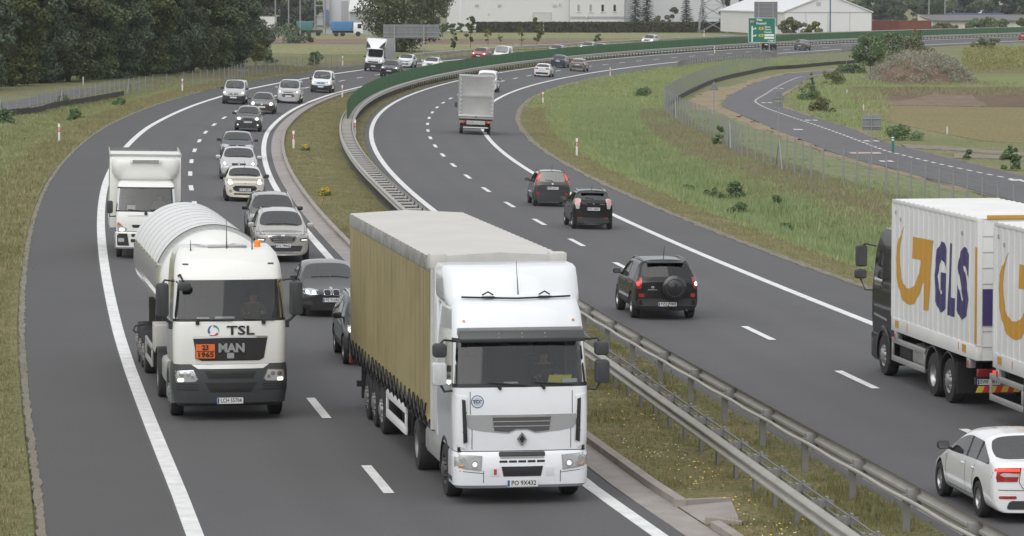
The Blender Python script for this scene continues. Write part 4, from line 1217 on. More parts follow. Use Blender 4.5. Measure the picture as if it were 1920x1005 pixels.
def facade(name, label, x0, x1, y, dep, ztop, mat):
    a, b = far(x0, y), far(x1, y); t = thing(name, label, 'building', ((a.x + b.x) / 2, y, float(H(a.x, y))))
    w = b.x - a.x; mb = MB(); mb.box(-w / 2, w / 2, 0, dep, -.5, ztop); mb.build('wall', mat, t)
    mb = MB(); mb.box(-w / 2 - .15, w / 2 + .15, -.15, dep + .15, ztop + .003, ztop + .35); mb.build('roof', m_roofd, t)
    return t, w, y


def window(t, y, px, py0, py1, pw, glass_, x_off):
    k = pxm(y); x = (px - 960) * k - x_off; zb, zt = zat(py1, y) - t.location.z, zat(py0, y) - t.location.z; w = pw * k
    mb = MB(); mb.box(x - w / 2, x + w / 2, -.05, -.02, zb, zt); f = mb.build('window', glass_, t)
    mb = MB()
    for q in ((x - w / 2 - .12, x - w / 2, zb - .1, zt + .1), (x + w / 2, x + w / 2 + .12, zb - .1, zt + .1), (x - w / 2, x + w / 2, zt, zt + .1)): mb.box(q[0], q[1], -.09, -.01, q[2], q[3])
    mb.build('frame', m_fr, f)
    mb = MB(); mb.box(x - w / 2 - .2, x + w / 2 + .2, -.2, -.01, zb - .2, zb - .102); mb.build('sill', m_fr, f)


t, w, y = facade('factory_hall', 'long white factory hall with small vents and a pale roller shutter', 838, 1067, BY, 40, 14, m_wh)
xo = t.location.x; k = pxm(y)
def lbox(t, px0, px1, py0, py1, d0, d1, name, mat, y=BY):
    k = pxm(y); mb = MB(); mb.box((px0 - 960) * k - t.location.x, (px1 - 960) * k - t.location.x, d0, d1, zat(py1, y) - t.location.z, zat(py0, y) - t.location.z); return mb.build(name, mat, t)


sh = lbox(t, 1000, 1033, 24.5, 52, -.06, -.01, 'shutter', m_shut)
mb = MB(); z0 = zat(52, y) - t.location.z; z1 = zat(24.5, y) - t.location.z; xa, xb = (1000 - 960) * k - xo, (1033 - 960) * k - xo
for q in np.linspace(z0, z1, 6)[1:-1]: mb.box(xa, xb, -.075, -.062, q - .02, q + .02)
mb.box(xa - .15, xa, -.12, 0, z0, z1 + .15); mb.box(xb, xb + .15, -.12, 0, z0, z1 + .15); mb.box(xa, xb, -.12, 0, z1, z1 + .15)
mb.build('frame', m_lou, sh)
for px, py in ((894, 10), (937, 10), (1040, 10.5)): lbox(t, px - 3.5, px + 3.5, py - 2, py + 2.5, -.15, -.01, 'vent', m_lou)
lbox(t, 916, 918, 25, 28, -.2, -.01, 'lamp', m_lou); lbox(t, 1048, 1050, 6, 10, -.4, -.01, 'lamp', m_lou); lbox(t, 862, 864, -5, 50, -.06, -.01, 'downpipe', m_fr)
lbox(t, 1036, 1046, 43, 52, -.3, -.01, 'electrical_cabinet', m_lou)
t, w, y = facade('office_block', 'white two-storey office block with a grey band and rows of windows', 1068, 1171, BY - 3, 30, 14.2, m_wh)
lbox(t, 1069, 1171, 31, 36, -.05, -.01, 'grey_band', m_gr, y); lbox(t, 1069, 1171, 46.3, 60, -.05, -.01, 'grey_base', m_gr, y)
for px, g in ((1085, m_wing), (1107.5, m_wing), (1130, m_win), (1152.5, m_win)): window(t, y, px, 8.5, 21, 5, g, t.location.x)
for px, g in ((1085, m_win), (1107.5, m_wing), (1130, m_wing), (1152.5, m_wing)): window(t, y, px, 40, 52, 5, g, t.location.x)
lbox(t, 1099, 1101, 28, 34, -.4, -.05, 'lamp', m_fr, y)
t, w, y = facade('warehouse', 'pale grey warehouse wall behind the spruces and the pylon', 1172, 1392, BY + 25, 30, 15, m_wh2)
t, w, y = facade('brown_annex', 'darker brown-grey tower-like annex beside the pale warehouse', 1394, 1442, BY + 24, 25, 15, wallmat('brown_cladding', (.27, .245, .235)))
lbox(t, 1420, 1423, 2, 9, -.05, -.01, 'window', m_win, y)
lbox(t, 1426, 1442, -6, 12, -.4, -.01, 'dark_panel', m_roofd, y)

# tent hall
TY = 722; k = pxm(TY); x0, x1 = (1470 - 960) * k, (1635 - 960) * k; xm = (1553 - 960) * k
t = thing('tent_hall', 'large white gabled storage tent beside the green motorway sign', 'building', (xm, TY, float(H(xm, TY)))); a, b = x0 - xm, x1 - xm
ze, za = zat(23, TY) - t.location.z, zat(-10, TY) - t.location.z; L_ = 60; sh_ = -9.0 * L_ / 60     # the hall runs back and to the left
mb = MB(); mb.prism([(a, -.3), (b, -.3), (b, ze), (0, za), (a, ze)], 'y', 0, .2); mb.build('gable_wall', m_tent, t)
mb = MB(); mb.add([(a, .2, -.3), (a, .2, ze), (a + sh_, L_, ze), (a + sh_, L_, -.3), (b, .2, -.3), (b, .2, ze), (b + sh_, L_, ze), (b + sh_, L_, -.3)], [(0, 1, 2, 3), (4, 5, 6, 7)]); mb.build('side_wall', m_tent, t)
mb = MB()
for s1, s2 in ((a - .3, 0), (0, b + .3)):
    zA, zB = (ze - .12, za) if s2 == 0 else (za, ze - .12)
    mb.add([(s1, -.3, zA + .05), (s2, -.3, zB + .05), (s2 + sh_, L_, zB + .05), (s1 + sh_, L_, zA + .05), (s1, -.3, zA + .25), (s2, -.3, zB + .25), (s2 + sh_, L_, zB + .25), (s1 + sh_, L_, zA + .25)],
           [(0, 1, 2, 3), (7, 6, 5, 4), (0, 4, 5, 1), (2, 6, 7, 3), (0, 3, 7, 4), (1, 5, 6, 2)])
mb.build('roof', m_tent, t)
mb = MB()
for f in (.003, .25, .5, .75, .997): x = a + (b - a) * f; mb.box(x - .06, x + .06, -.06, -.003, -.2, ze)
mb.box(a, b, -.08, -.062, ze - .08, ze + .08); mb.build('frame_lines', m_lou, t)
mb = MB(); wx = (1535 - 960) * k - xm; mb.box(wx - .45, wx + .45, -.08, -.003, zat(11, TY) - t.location.z, zat(4, TY) - t.location.z); mb.build('vent_window', m_lou, t)

# red shipping containers and low building at the right
CY = 748; k = pxm(CY)
m_rust = M('container_red', (.14, .040, .034), .6, noise=(.5, (.19, .06, .045), .25)); m_rust2 = M('container_orange', (.22, .075, .042), .6, noise=(.5, (.17, .05, .04), .25))
for px0, px1, m_, lab in ((1636, 1685, m_rust, 'dark red shipping container directly right of the tent hall'), (1686, 1746, m_rust2, 'rusty orange shipping container behind the low bushes')):
    xa, xb = (px0 - 960) * k, (px1 - 960) * k; t = thing('shipping_container', lab, 'container', ((xa + xb) / 2, CY, float(H((xa + xb) / 2, CY))))
    w = xb - xa; zt = zat(39, CY) - t.location.z; mb = MB(); nr = 26
    poly = []
    for i in range(nr * 2 + 1): poly.append((-w / 2 + w * i / (nr * 2), -.05 if (i // 1) % 2 else .02))
    poly += [(w / 2, 2.4), (-w / 2, 2.4)]; mb.prism(poly, 'z', .1, zt - .1); mb.build('shell', m_, t)
    mb = MB(); mb.box(-w / 2 - .05, w / 2 + .05, -.1, 2.45, zt - .09, zt + .05); mb.box(-w / 2 - .05, w / 2 + .05, -.1, 2.45, -.05, .09); mb.build('frame', m_, t)
    mb = MB()
    for x in (-w / 2, -w * .17, w * .17, w / 2): mb.box(x - .08, x + .08, -.12, .05, .1, zt - .1)
    mb.build('corner_post', m_, t)
LY = 792; k = pxm(LY); xa, xb = (1727 - 960) * k, (1990 - 960) * k; xe = (1750 - 960) * k
m_cream = M('cream_plaster', (.60, .575, .535), .8, noise=(.3, (.54, .51, .47), .3)); m_bl = M('blue_tarp', (.10, .14, .32), .6)
t = thing('low_building', 'long low cream building with dark sloping roof at the right', 'building', (xa, LY, float(H(xa, LY))))
ze, zr = zat(38, LY) - t.location.z, zat(27.5, LY) - t.location.z; w = xb - xa; o_ = xe - xa
mb = MB(); mb.box(o_, w, .3, 12, -.3, ze); mb.add([(0, 6, -.3), (o_, .3, -.3), (o_, .3, ze), (0, 6, zr)], [(0, 1, 2, 3)]); mb.build('wall', m_cream, t)
mb = MB(); mb.add([(o_ - .3, -.3, ze), (w, -.3, ze), (w, 7, zr), (-.3, 7, zr), (o_ - .3, -.3, ze - .25), (w, -.3, ze - .25), (w, 7, zr - .2), (-.3, 7, zr - .2)], [(0, 1, 2, 3), (7, 6, 5, 4), (0, 4, 5, 1), (0, 3, 7, 4)]); mb.build('roof', m_roofd, t)
mb = MB(); mb.box((1782 - 1727) * k, (1892 - 1727) * k, 7.2, 7.6, zr - .3, zat(25, LY) - t.location.z); mb.build('blue_ridge_sheet', m_bl, t)
mb = MB(); mb.box((1735 - 1727) * k, w, 6.4, 6.9, zr - 0.2, zr + .04); mb.build('ridge', m_roofd, t)
for px, y_, h, w_, m_, lab in ((1700, LY - 22, 2.2, 6.5, L_olive, 'flat olive bush before the orange container'), (1730, LY - 22, 2.0, 5.5, L_olive, 'flat olive bush at the corner of the low building'), (1765, LY - 18, 2.0, 5.0, L_olive, 'grey-green bush before the cream wall, left'), (1785, LY - 18, 1.7, 4.0, L_olive, 'low bush before the cream wall'),
                               (1832, LY - 18, 2.7, 5.6, L_shrub, 'green bushy shrub before the cream wall, middle'), (1858, LY - 18, 2.9, 5.2, L_shrub, 'tallest green shrub before the cream wall'), (1880, LY - 18, 2.2, 4.0, L_shrub, 'green shrub right of the tallest one'), (1916, LY - 18, 2.2, 3.4, L_olive, 'olive shrub at the far right end of the cream wall')):
    crown_tree('bush', lab, 'bush', far(px, y_), h * .72, w_ * .9, m_, 1400, .2, int(px) + 1, .05, .03, 14, 'dome')
t = thing('distant_house', 'white house gleaming between the trees of the distant wood', 'building', far(1860, 1095)); mb = MB(); mb.box(-6, 6, 0, 8, 0, 5.6); mb.build('wall', m_wh, t); mb = MB(); mb.prism([(-6.5, 5.6), (6.5, 5.6), (6.0, 7.5), (-6.0, 7.5)], 'y', -.5, 8.5); mb.build('roof', m_fr, t)

# works at the far left
WY = 760; k = pxm(WY)
t, w, y = facade('silo_building', 'tall pale grey works building with ducts', 606, 700, WY + 25, 20, 14, m_wh2)
lbox(t, 606, 619, -5, 46, -1.5, -.05, 'grey_tower', m_gr, y); lbox(t, 640, 652, 2, 40, -.3, -.02, 'duct', m_gr, y); lbox(t, 606, 616, 18, 42, -2.5, -1.6, 'blue_gate', m_bl, y)
t, w, y = facade('shed', 'low grey shed with a pale sloped roof behind the blue tipper truck', 656, 704, WY + 10, 10, 4.6, m_gr)
mb = MB(); mb.add([(-w / 2 - .3, -.5, 4.66), (w / 2 + .3, -.5, 4.66), (w / 2 + .3, 8, 7.0), (-w / 2 - .3, 8, 7.0), (-w / 2 - .3, -.5, 4.96), (w / 2 + .3, -.5, 4.96), (w / 2 + .3, 8, 7.3), (-w / 2 - .3, 8, 7.3)], [(0, 1, 2, 3), (7, 6, 5, 4), (0, 4, 5, 1), (0, 3, 7, 4), (1, 5, 6, 2)]); mb.build('sloped_roof', m_wh, t)
lbox(t, 678, 685, 31, 52, -.05, -.01, 'door', m_lou, y)
t = thing('gantry', 'grey steel loading tower at the works', 'tower', far(600, WY)); mb = MB()
for x in (-1, 1):
    for y_ in (-1, 1): mb.tube([(x, y_, 0), (x, y_, 10)], .14, 6)
for z in (2, 4, 6, 8): mb.box(-1.1, 1.1, -1.1, 1.1, z - .08, z + .08)
mb.build('frame', m_pole, t); mb = MB(); mb.box(-.7, .7, -.7, .7, 1.2, 3.6); mb.build('hopper', m_gr, t)
for px, lab in ((516, 'thin grey lamp pole behind the bushes, leftmost'), (541, 'thin grey lamp pole behind the bushes, middle one'), (562.5, 'thicker grey pole left of the green tipper')):
    t = thing('lamp_pole', lab, 'pole', far(px, 690)); mb = MB(); mb.tube([(0, 0, 0), (0, 0, 11)], [.14, .09], 8); mb.build('pole', m_pole, t, smooth=60); mb = MB(); mb.tube([(0, 0, 10.9), (.6, -.2, 11.3), (1.4, -.4, 11.4)], .05, 6); mb.build('arm', m_pole, t)
for px, y_, h, m_, lab in ((1557, TY - 6, 12, m_bl, 'blue flag pole in front of the tent hall'), (1742, LY + 15, 12, m_pole, 'grey utility pole behind the containers'), (1772, LY + 16, 12, m_pole, 'pale pole behind the low building')):
    t = thing('pole', lab, 'pole', far(px, y_)); mb = MB(); mb.tube([(0, 0, 0), (0, 0, h)], [.16, .11], 8); mb.build('shaft', m_, t, smooth=60); mb = MB(); mb.lathe([(0, 0), (0, .3), (.3, .28), (.3, 0)], 10, 'z'); mb.build('base', m_conc, t)
t = thing('round_sign', 'small round white road sign by the works entrance', 'road sign', far(489, 560)); mb = MB(); mb.tube([(0, 0, 0), (0, 0, 2.6)], .04, 6); mb.build('pole', m_pole, t); mb = MB(); mb.prism(ellipse(0, 2.5, .42, .42, 20), 'y', -.06, -.03); mb.build('panel', m_white, t)
t = thing('garden_wall', 'white wall glimpsed right of the wood by the works entrance', 'wall', far(502, 700)); mb = MB(); mb.box(-1.6, 1.6, 0, .3, 0, 4.2); mb.build('wall', m_wh, t); mb = MB(); mb.box(-1.7, 1.7, -.05, .35, 4.203, 4.3); mb.build('coping', m_conc, t)

# lattice pylon
t = thing('pylon', 'steel lattice pylon with splayed legs in front of the hedge', 'pylon', far(1337, yh_ - 14)); mb = MB(); PB = 3.1
leg = lambda sx, sy, z: Vector((sx * PB * (1 - z / 26), sy * PB * (1 - z / 26), z))
for sx in (-1, 1):
    for sy in (-1, 1): mb.tube([leg(sx, sy, 0), leg(sx, sy, 18)], .10, 5)
mb.build('legs', m_pole, t); mb = MB()
lv = [0, 3.2, 6.0, 8.6, 11, 13.4, 15.8, 18]
for z0, z1 in zip(lv[:-1], lv[1:]):
    for f0, f1 in (((-1, -1), (1, -1)), ((1, -1), (1, 1)), ((1, 1), (-1, 1)), ((-1, 1), (-1, -1))):
        mb.tube([leg(*f0, z0), leg(*f1, z1)], .05, 4); mb.tube([leg(*f1, z0), leg(*f0, z1)], .05, 4); mb.tube([leg(*f0, z1), leg(*f1, z1)], .045, 4)
mb.build('braces', m_pole, t)
# ------------------------------------------------------------------ cars
def paint(name, col, metal=0.0, rough=.32): return M('paint_' + name, col, rough, metal, 1.0, noise=(.9, tuple(c * .9 for c in col), .3))


m_tyre = M('tyre_rubber', (.022, .022, .023), .8, noise=(6, (.032, .031, .030), .2)); m_rim = M('alloy', (.42, .42, .43), .35, .7); m_rimd = M('dark_wheel', (.10, .10, .105), .45, .4)
m_well = M('wheel_well', (.010, .010, .010), .9); m_chrome = M('chrome', (.62, .62, .63), .18, .9); m_plast = M('bumper_plastic', (.035, .036, .038), .6)
m_seat = M('seat_fabric', (.07, .07, .074), .85); m_int = M('cabin_trim', (.07, .07, .073), .8); m_lens = M('headlamp_lens', (.50, .51, .52), .12, .3, 1.0)
m_lampin = M('lamp_dark', (.12, .12, .125), .2, .4, 1.0); m_on = M('lit_lamp', (1, 1, 1), .3, emit=(1, .97, .90), es=1.6); m_drl = M('day_lamp', (.9, .9, .9), .3, emit=(1, .98, .95), es=.7)
m_tail = M('tail_lens', (.34, .018, .018), .18, 0, 1.0); m_brk = M('lit_tail_lamp', (.7, .05, .04), .25, emit=(1, .10, .06), es=.7); m_tailw = M('clear_lens', (.55, .50, .49), .15, .1, 1.0); m_amb = M('amber_lens', (.60, .20, .02), .25, 0, 1.0)
m_plate = M('number_plate', (.66, .66, .65), .45); m_pblue = M('plate_blue', (.02, .08, .34), .45); m_ink = M('plate_ink', (.015, .015, .017), .5)
G_car = glass('car_glass', (.55, .60, .59), 2.5); G_dark = glass('privacy_glass', (.12, .125, .13), 1.8); G_truck = glass('truck_glass', (.56, .60, .60), 1.75)
m_gap = M('panel_gap', (.012, .012, .012), .7)
PARTS = ['body', 'windscreen', 'side_window', 'rear_window', 'cladding', 'wheel_well', 'front_bumper', 'rear_bumper', 'door', 'pillar', 'roof', 'bonnet', 'boot_lid']
PAINTY = {0, 6, 7, 8, 10, 11, 12}


def wheel(parent, x, y, r, w, rim, style=5, name='wheel'):
    s = 1 if x > 0 else -1
    mb = MB(); mb.lathe([(-w / 2, r * .62), (-w / 2 + .005, r * .93), (-w / 2 + .035, r), (w / 2 - .035, r), (w / 2 - .005, r * .93), (w / 2, r * .62), (w / 2 - .03, r * .60), (-w / 2 + .03, r * .60), (-w / 2, r * .62)], 28, 'x')
    t = mb.build(name, m_tyre, parent, smooth=45); t.location = (x, y, r)
    mb = MB(); o = s * (w / 2 - .03)
    mb.lathe([(o, r * .61), (o + s * .012, r * .58), (o - s * .03, r * .54), (o - s * .06, r * .30), (o - s * .06, 0)], 24, 'x')
    for k in range(style):
        a = 2 * pi * k / style; d = Vector((0, cos(a), sin(a))); q = Vector((0, -sin(a), cos(a)))
        p0, p1 = Vector((o - s * .012, 0, 0)), Vector((o - s * .005, 0, 0)) + d * r * .56; hw = r * .085
        mb.add([p0 - q * hw, p0 + q * hw, p1 + q * hw * 1.2, p1 - q * hw * 1.2, p0 - q * hw + Vector((-s * .04, 0, 0)), p0 + q * hw + Vector((-s * .04, 0, 0)), p1 + q * hw + Vector((-s * .04, 0, 0)), p1 - q * hw + Vector((-s * .04, 0, 0))],
               [(0, 1, 2, 3), (0, 3, 7, 4), (1, 5, 6, 2), (3, 2, 6, 7), (0, 4, 5, 1)])
    mb.lathe([(o + s * .003, 0), (o + s * .003, r * .13), (o - s * .03, r * .15)], 12, 'x')
    mb.build('rim', rim, t, smooth=40)
    return t


class Surf:
    """ray-casting helper that lays small parts onto a body surface"""
    def __init__(s, V, P): s.b = BVHTree.FromPolygons([Vector(v) for v in V], P)

    def hit(s, axis, a, b, sgn):
        if axis == 'y': o, d = Vector((a, sgn * 20, b)), Vector((0, -sgn, 0))
        elif axis == 'x': o, d = Vector((sgn * 20, a, b)), Vector((-sgn, 0, 0))
        else: o, d = Vector((a, b, 20)), Vector((0, 0, -1))
        h = s.b.ray_cast(o, d)
        return (h[0], h[1]) if h[0] is not None else (None, None)

    def patch(s, name, poly, mat, parent, axis='y', sgn=1, off=.008, thick=.012, rings=4, smooth=60):
        n = len(poly); res = []
        for i in range(n):
            (a, b), (c, d) = poly[i], poly[(i + 1) % n]; L = sqrt((a - c) ** 2 + (b - d) ** 2); m = max(1, int(L / .07))
            for k in range(m): res.append((a + (c - a) * k / m, b + (d - b) * k / m))
        n = len(res); cx, cz = sum(p[0] for p in res) / n, sum(p[1] for p in res) / n
        dv = {'y': Vector((0, sgn, 0)), 'x': Vector((sgn, 0, 0)), 'z': Vector((0, 0, 1))}[axis]
        V = []; ok = None
        def P(a, b):
            h, nn = s.hit(axis, a, b, sgn)
            return h
        raw = [[P(cx + (x - cx) * (1 - j / rings), cz + (z - cz) * (1 - j / rings)) for x, z in res] for j in range(rings)]; c = P(cx, cz)
        if c is None: return None
        pts = []
        for j in range(rings):
            for k in range(n):
                h = raw[j][k]
                if h is None:      # over the silhouette: take the depth of the next inner point
                    hh = next((raw[q][k] for q in range(j, rings) if raw[q][k] is not None), c); x, z = res[k]; x = cx + (x - cx) * (1 - j / rings); z = cz + (z - cz) * (1 - j / rings)
                    h = Vector((x, hh.y, z)) if axis == 'y' else Vector((hh.x, x, z)) if axis == 'x' else Vector((x, z, hh.z))
                pts.append(h + dv * off)
        pts.append(c + dv * off); F = []
        for j in range(rings - 1):
            for k in range(n): F.append((j * n + k, j * n + (k + 1) % n, (j + 1) * n + (k + 1) % n, (j + 1) * n + k))
        for k in range(n): F.append(((rings - 1) * n + k, (rings - 1) * n + (k + 1) % n, rings * n))
        b0 = len(pts); pts += [pts[k] - dv * (off + thick) for k in range(n)]
        for k in range(n): F.append((k, b0 + k, b0 + (k + 1) % n, (k + 1) % n))
        mb = MB(); mb.add(pts, F)
        return mb.build(name, mat, parent, smooth=smooth)

    def strip(s, mb, pts, w, axis, sgn, off=.004):
        """thin line laid on the surface"""
        P = []
        for (a, b), (c, d) in zip(pts[:-1], pts[1:]):
            m = max(1, int(sqrt((a - c) ** 2 + (b - d) ** 2) / .08))
            P += [(a + (c - a) * k / m, b + (d - b) * k / m) for k in range(m)]
        P.append(pts[-1]); dv = {'y': Vector((0, sgn, 0)), 'x': Vector((sgn, 0, 0)), 'z': Vector((0, 0, 1))}[axis]; V = []
        for i, (a, b) in enumerate(P):
            q0, q1 = P[max(i - 1, 0)], P[min(i + 1, len(P) - 1)]; tx_, tz_ = q1[0] - q0[0], q1[1] - q0[1]; L = sqrt(tx_ * tx_ + tz_ * tz_) + 1e-9; nx, nz = -tz_ / L * w / 2, tx_ / L * w / 2
            h0, _ = s.hit(axis, a + nx, b + nz, sgn); h1, _ = s.hit(axis, a - nx, b - nz, sgn)
            if h0 is None or h1 is None: continue
            V.append(h0 + dv * off); V.append(h1 + dv * off)
        if len(V) >= 4: mb.add(V, [(2 * i, 2 * i + 1, 2 * i + 3, 2 * i + 2) for i in range(len(V) // 2 - 1)])


def plate(parent, x, y, z, w, sgn, s=None, name='number_plate', tilt=0.0, h=.115):
    """sgn +1: faces +y (front), -1: faces -y"""
    mb = MB(); mb.prism(rpoly(0, 0, w, h, .012), 'y', -.006, .006); o = mb.build(name, m_plate, parent); o.location = (x, y, z)
    if sgn > 0: o.rotation_euler = (0, 0, pi)
    mb = MB(); mb.box(-w / 2 + .006, -w / 2 + .045, -.0085, -.0065, -h / 2 + .008, h / 2 - .008); mb.build('country_band', m_pblue, o)
    if s: text(s, h * .95, m_ink, 'lettering', o, (.022, -.0075, 0), bold=.002, ext=.001, width=w * .80 * min(1, len(s) / 7.5))
    return o


def place(root, loc, heading, z=0.0):
    """stand on the banked road"""
    x, y = loc[0], loc[1]; e = .5
    gx, gy = float(H(x + e, y) - H(x - e, y)) / (2 * e), float(H(x, y + e) - H(x, y - e)) / (2 * e)
    n = Vector((-gx, -gy, 1)).normalized(); f = Vector((-sin(heading), cos(heading), 0)); f = (f - n * f.dot(n)).normalized(); r = f.cross(n)
    root.matrix_world = Matrix(((r.x, f.x, n.x, x), (r.y, f.y, n.y, y), (r.z, f.z, n.z, float(H(x, y)) + z), (0, 0, 0, 1)))


def lane_heading(p, inbound, dyaw=0.0):
    u = float(uoff(p.x, p.y)); y = p.y
    for _ in range(4): s = float(dxc(y)); y = p.y - u * s / sqrt(1 + s * s)
    a = atan(float(dxc(y))); return (pi - a if inbound else -a) + radians(dyaw)


BASE = dict(L=4.3, W=1.78, H=1.48, wb=2.6, fo=.88, rw=.315, zb=.20, zf=.70, yc=1.20, zc=.99, yt=1.95, yr=3.55, zr=None, yb=4.05, zq=1.02, ze=1.0, rearw=.90,
            roofw=.68, sideT=.76, belt_r=.02, front_plan=.16, rear_plan=.09, sub=2, glass_r=None, pb=.5, clad=False, bump_dark=False, quarter=True, near=True)


def car(name, label, cat, spec, mat, px, py, inbound, axle_front, group=None, dyaw=0.0, roofmat=None):
    """px,py: photo pixel of the ground under the middle of the nearer axle"""
    S = dict(BASE); S.update(spec); L, W, Hh = S['L'], S['W'], S['H']; w = W / 2; y0 = S['fo']     # y=0 at the front axle, forward +y
    zr = S['zr'] or Hh - .05; Y = lambda d: y0 - d                                         # d = distance behind the nose
    zc = S['zc']; yc, yt, yr, yb = S['yc'], S['yt'], S['yr'], S['yb']
    belt0 = zc - .055
    def belt(d): return belt0 + S['belt_r'] * max(0, d - yc)
    def deck(d, top, wf, cur, wide=1.0, edge=.06):
        return dict(y=Y(d), cur=cur, P=[(.82 * wf, S['zb'] + .0), (.965 * wf, S['zb'] + .07), (1.0 * wf, .52), (.985 * wf, max(.56, top - .16)), (.95 * wf * wide, top - edge), (.84 * wf * wide, top - .022), (.72 * wf * wide, top - .008), (.40 * wf, top - .001), (0, top + .006)])
    def roof(d, top, cur=.02):
        b = belt(d); t = S['sideT']; r = S['roofw']
        return dict(y=Y(d), cur=cur, P=[(.82, S['zb']), (.965, S['zb'] + .07), (1.0, .52), (.995, b - .14), (.955, b), (t, top - .125), (r + .02, top - .045), (.40, top - .004), (0, top + .004)])
    fp, rp = S['front_plan'], S['rear_plan']; fo = S['fo']
    st = [deck(.05, S['zf'] - .05, .80, fp), deck(.22, S['zf'] + .03, .93, fp * .8), deck(max(.45, fo * .75), S['zf'] + .35 * (zc - S['zf']), .985, fp * .5), deck(yc - .22, zc - .045, 1.0, .08)]
    cow = deck(yc, zc, 1.0, .10); cow['P'][4] = (.955, belt(yc)); cow['P'][5] = (.905, zc - .014); cow['P'][6] = (.865, zc); cow['P'][7] = (.42, zc + .025); cow['P'][8] = (0, zc + .03); st.append(cow)
    i_c = 4
    st.append(roof(yt, Hh - .035, .09)); i_t = 5
    bp = yt + (yr - yt) * S['pb']
    st += [roof(bp - .05, Hh, .01), roof(bp + .05, Hh, .01)]
    qd = yt + (yr - yt) * (.93 if S['quarter'] else .98); q2 = qd + .07
    st += [roof(qd, Hh - .012, 0)]
    if S['quarter']: st += [roof(q2, Hh - .014, 0)]
    st += [roof(max(yr, q2 + .03), zr, -.03)]; i_r = len(st) - 1
    rb = deck(yb, S['zq'], .99, -rp * .6); rb['P'][3] = (.985, belt(yb) - .16); rb['P'][4] = (.945, belt(yb) - .02 if S['zq'] > belt(yb) else S['zq'] - .02); rb['P'][5] = (.895 * S['rearw'] / .9, S['zq'] - .01); rb['P'][6] = (.85 * S['rearw'] / .9, S['zq']); rb['P'][7] = (.42, S['zq'] + .012); rb['P'][8] = (0, S['zq'] + .014); st.append(rb); i_b = len(st) - 1
    if L - yb > .30: st += [deck(yb + (L - yb) * .55, (S['zq'] + S['ze']) / 2 + .02, .975, -rp)]
    st += [deck(L - .09, S['ze'], .95, -rp * 1.2), deck(L - .02, S['ze'] - .05, .90, -rp * 1.3)]
    bm = bmesh.new(); R = []; Lf = []; Cn = []
    for s in st:
        rr = []; ll = []
        for k, (fx, z) in enumerate(s['P'][:-1]):
            x = fx * w; y = s['y'] - s['cur'] * (fx ** 2); rr.append(bm.verts.new((x, y, z))); ll.append(bm.verts.new((-x, y, z)))
        c = bm.verts.new((0, s['y'], s['P'][-1][1])); b = bm.verts.new((0, s['y'], S['zb'])); R.append(rr); Lf.append(ll); Cn.append((c, b))
    def face(vs, m, flip=False):
        f = bm.faces.new(vs[::-1] if flip else vs); f.material_index = m; return f
    n = len(st); door0, door1 = i_c, i_b - 1
    for i in range(n - 1):
        for sd, A in ((1, R), (-1, Lf)):
            for k in range(8):
                a0, a1 = (A[i][k], A[i][k + 1]) if k < 7 else (A[i][7], Cn[i][0]); b0, b1 = (A[i + 1][k], A[i + 1][k + 1]) if k < 7 else (A[i + 1][7], Cn[i + 1][0])
                m = 0
                if k == 0: m = 4 if S['clad'] else 0
                if k in (1, 2, 3):
                    if S['clad'] and k == 1: m = 4
                    elif i_c <= i < i_r - 1: m = 8
                if k == 4 and i_c <= i < i_r:
                    m = 2
                    if i == i_t + 1: m = 9
                    if S['quarter'] and i == i_r - 2: m = 9
                    if i == i_r - 1 and not S['quarter']: m = 0
                    if S.get('panel_van') and i > i_t + 1: m = 0
                if k == 4 and i == i_r and S.get('corner_glass'): m = 2
                if k in (6, 7) and i == i_c: m = 1
                if k in (6, 7) and i == i_r and not S.get('blind_rear'): m = 3
                if k in (5, 6, 7) and i_t <= i < i_r: m = 10
                if k in (4, 5, 6, 7) and 0 < i < i_c: m = 11
                if i <= 1 and k <= 2: m = 6
                if i >= n - 2 and k <= 2: m = 7
                face([a0, a1, b1, b0], m, sd < 0)
            face([Cn[i][1], A[i][0], A[i + 1][0], Cn[i + 1][1]], 4, sd < 0)
    for e, sg in ((0, 1), (n - 1, -1)):                     # end caps with a bulging middle column
        zs = [v.co.z for v in R[e]]; bul = .05 if e == 0 else .035; cc_ = [Cn[e][1]]
        cv = [bm.verts.new((0, Cn[e][0].co.y + sg * bul * (1 - abs(k - 3) / 6), zs[k])) for k in range(1, 7)]
        for sd, A in ((1, R), (-1, Lf)):
            fl = (sd < 0) != (e != 0)
            face([Cn[e][1], cv[0], A[e][1], A[e][0]], 6 if e == 0 else 7, fl)
            for k in range(1, 6): face([A[e][k], cv[k - 1], cv[k], A[e][k + 1]], (6 if e == 0 else 7) if k <= 2 else (0 if e == 0 else 12), fl)
            face([A[e][6], cv[5], Cn[e][0], A[e][7]], 0 if e == 0 else 12, fl)
    bmesh.ops.recalc_face_normals(bm, faces=bm.faces)
    cr = bm.edges.layers.float.new('crease_edge'); GL = {1, 2, 3}
    for e in bm.edges:
        ms = {f.material_index for f in e.link_faces}
        if ms & GL and len(ms) > 1: e[cr] = .92
        elif 9 in ms and len(ms) > 1: e[cr] = .6
        elif 4 in ms and len(ms) > 1: e[cr] = .3
        z_ = (e.verts[0].co.z + e.verts[1].co.z) / 2
        if max(e.verts[0].co.z, e.verts[1].co.z) <= S['zb'] + .01: e[cr] = .7
    me = bpy.data.meshes.new('cage'); bm.to_mesh(me); bm.free()
    for p in PARTS: me.materials.append(M('slot_' + p))
    ob = bpy.data.objects.new('cage', me); C.objects.link(ob)
    sm = ob.modifiers.new('s', 'SUBSURF'); sm.levels = S['sub']; sm.render_levels = S['sub']
    mb = MB(); ra = S['rw'] + .055
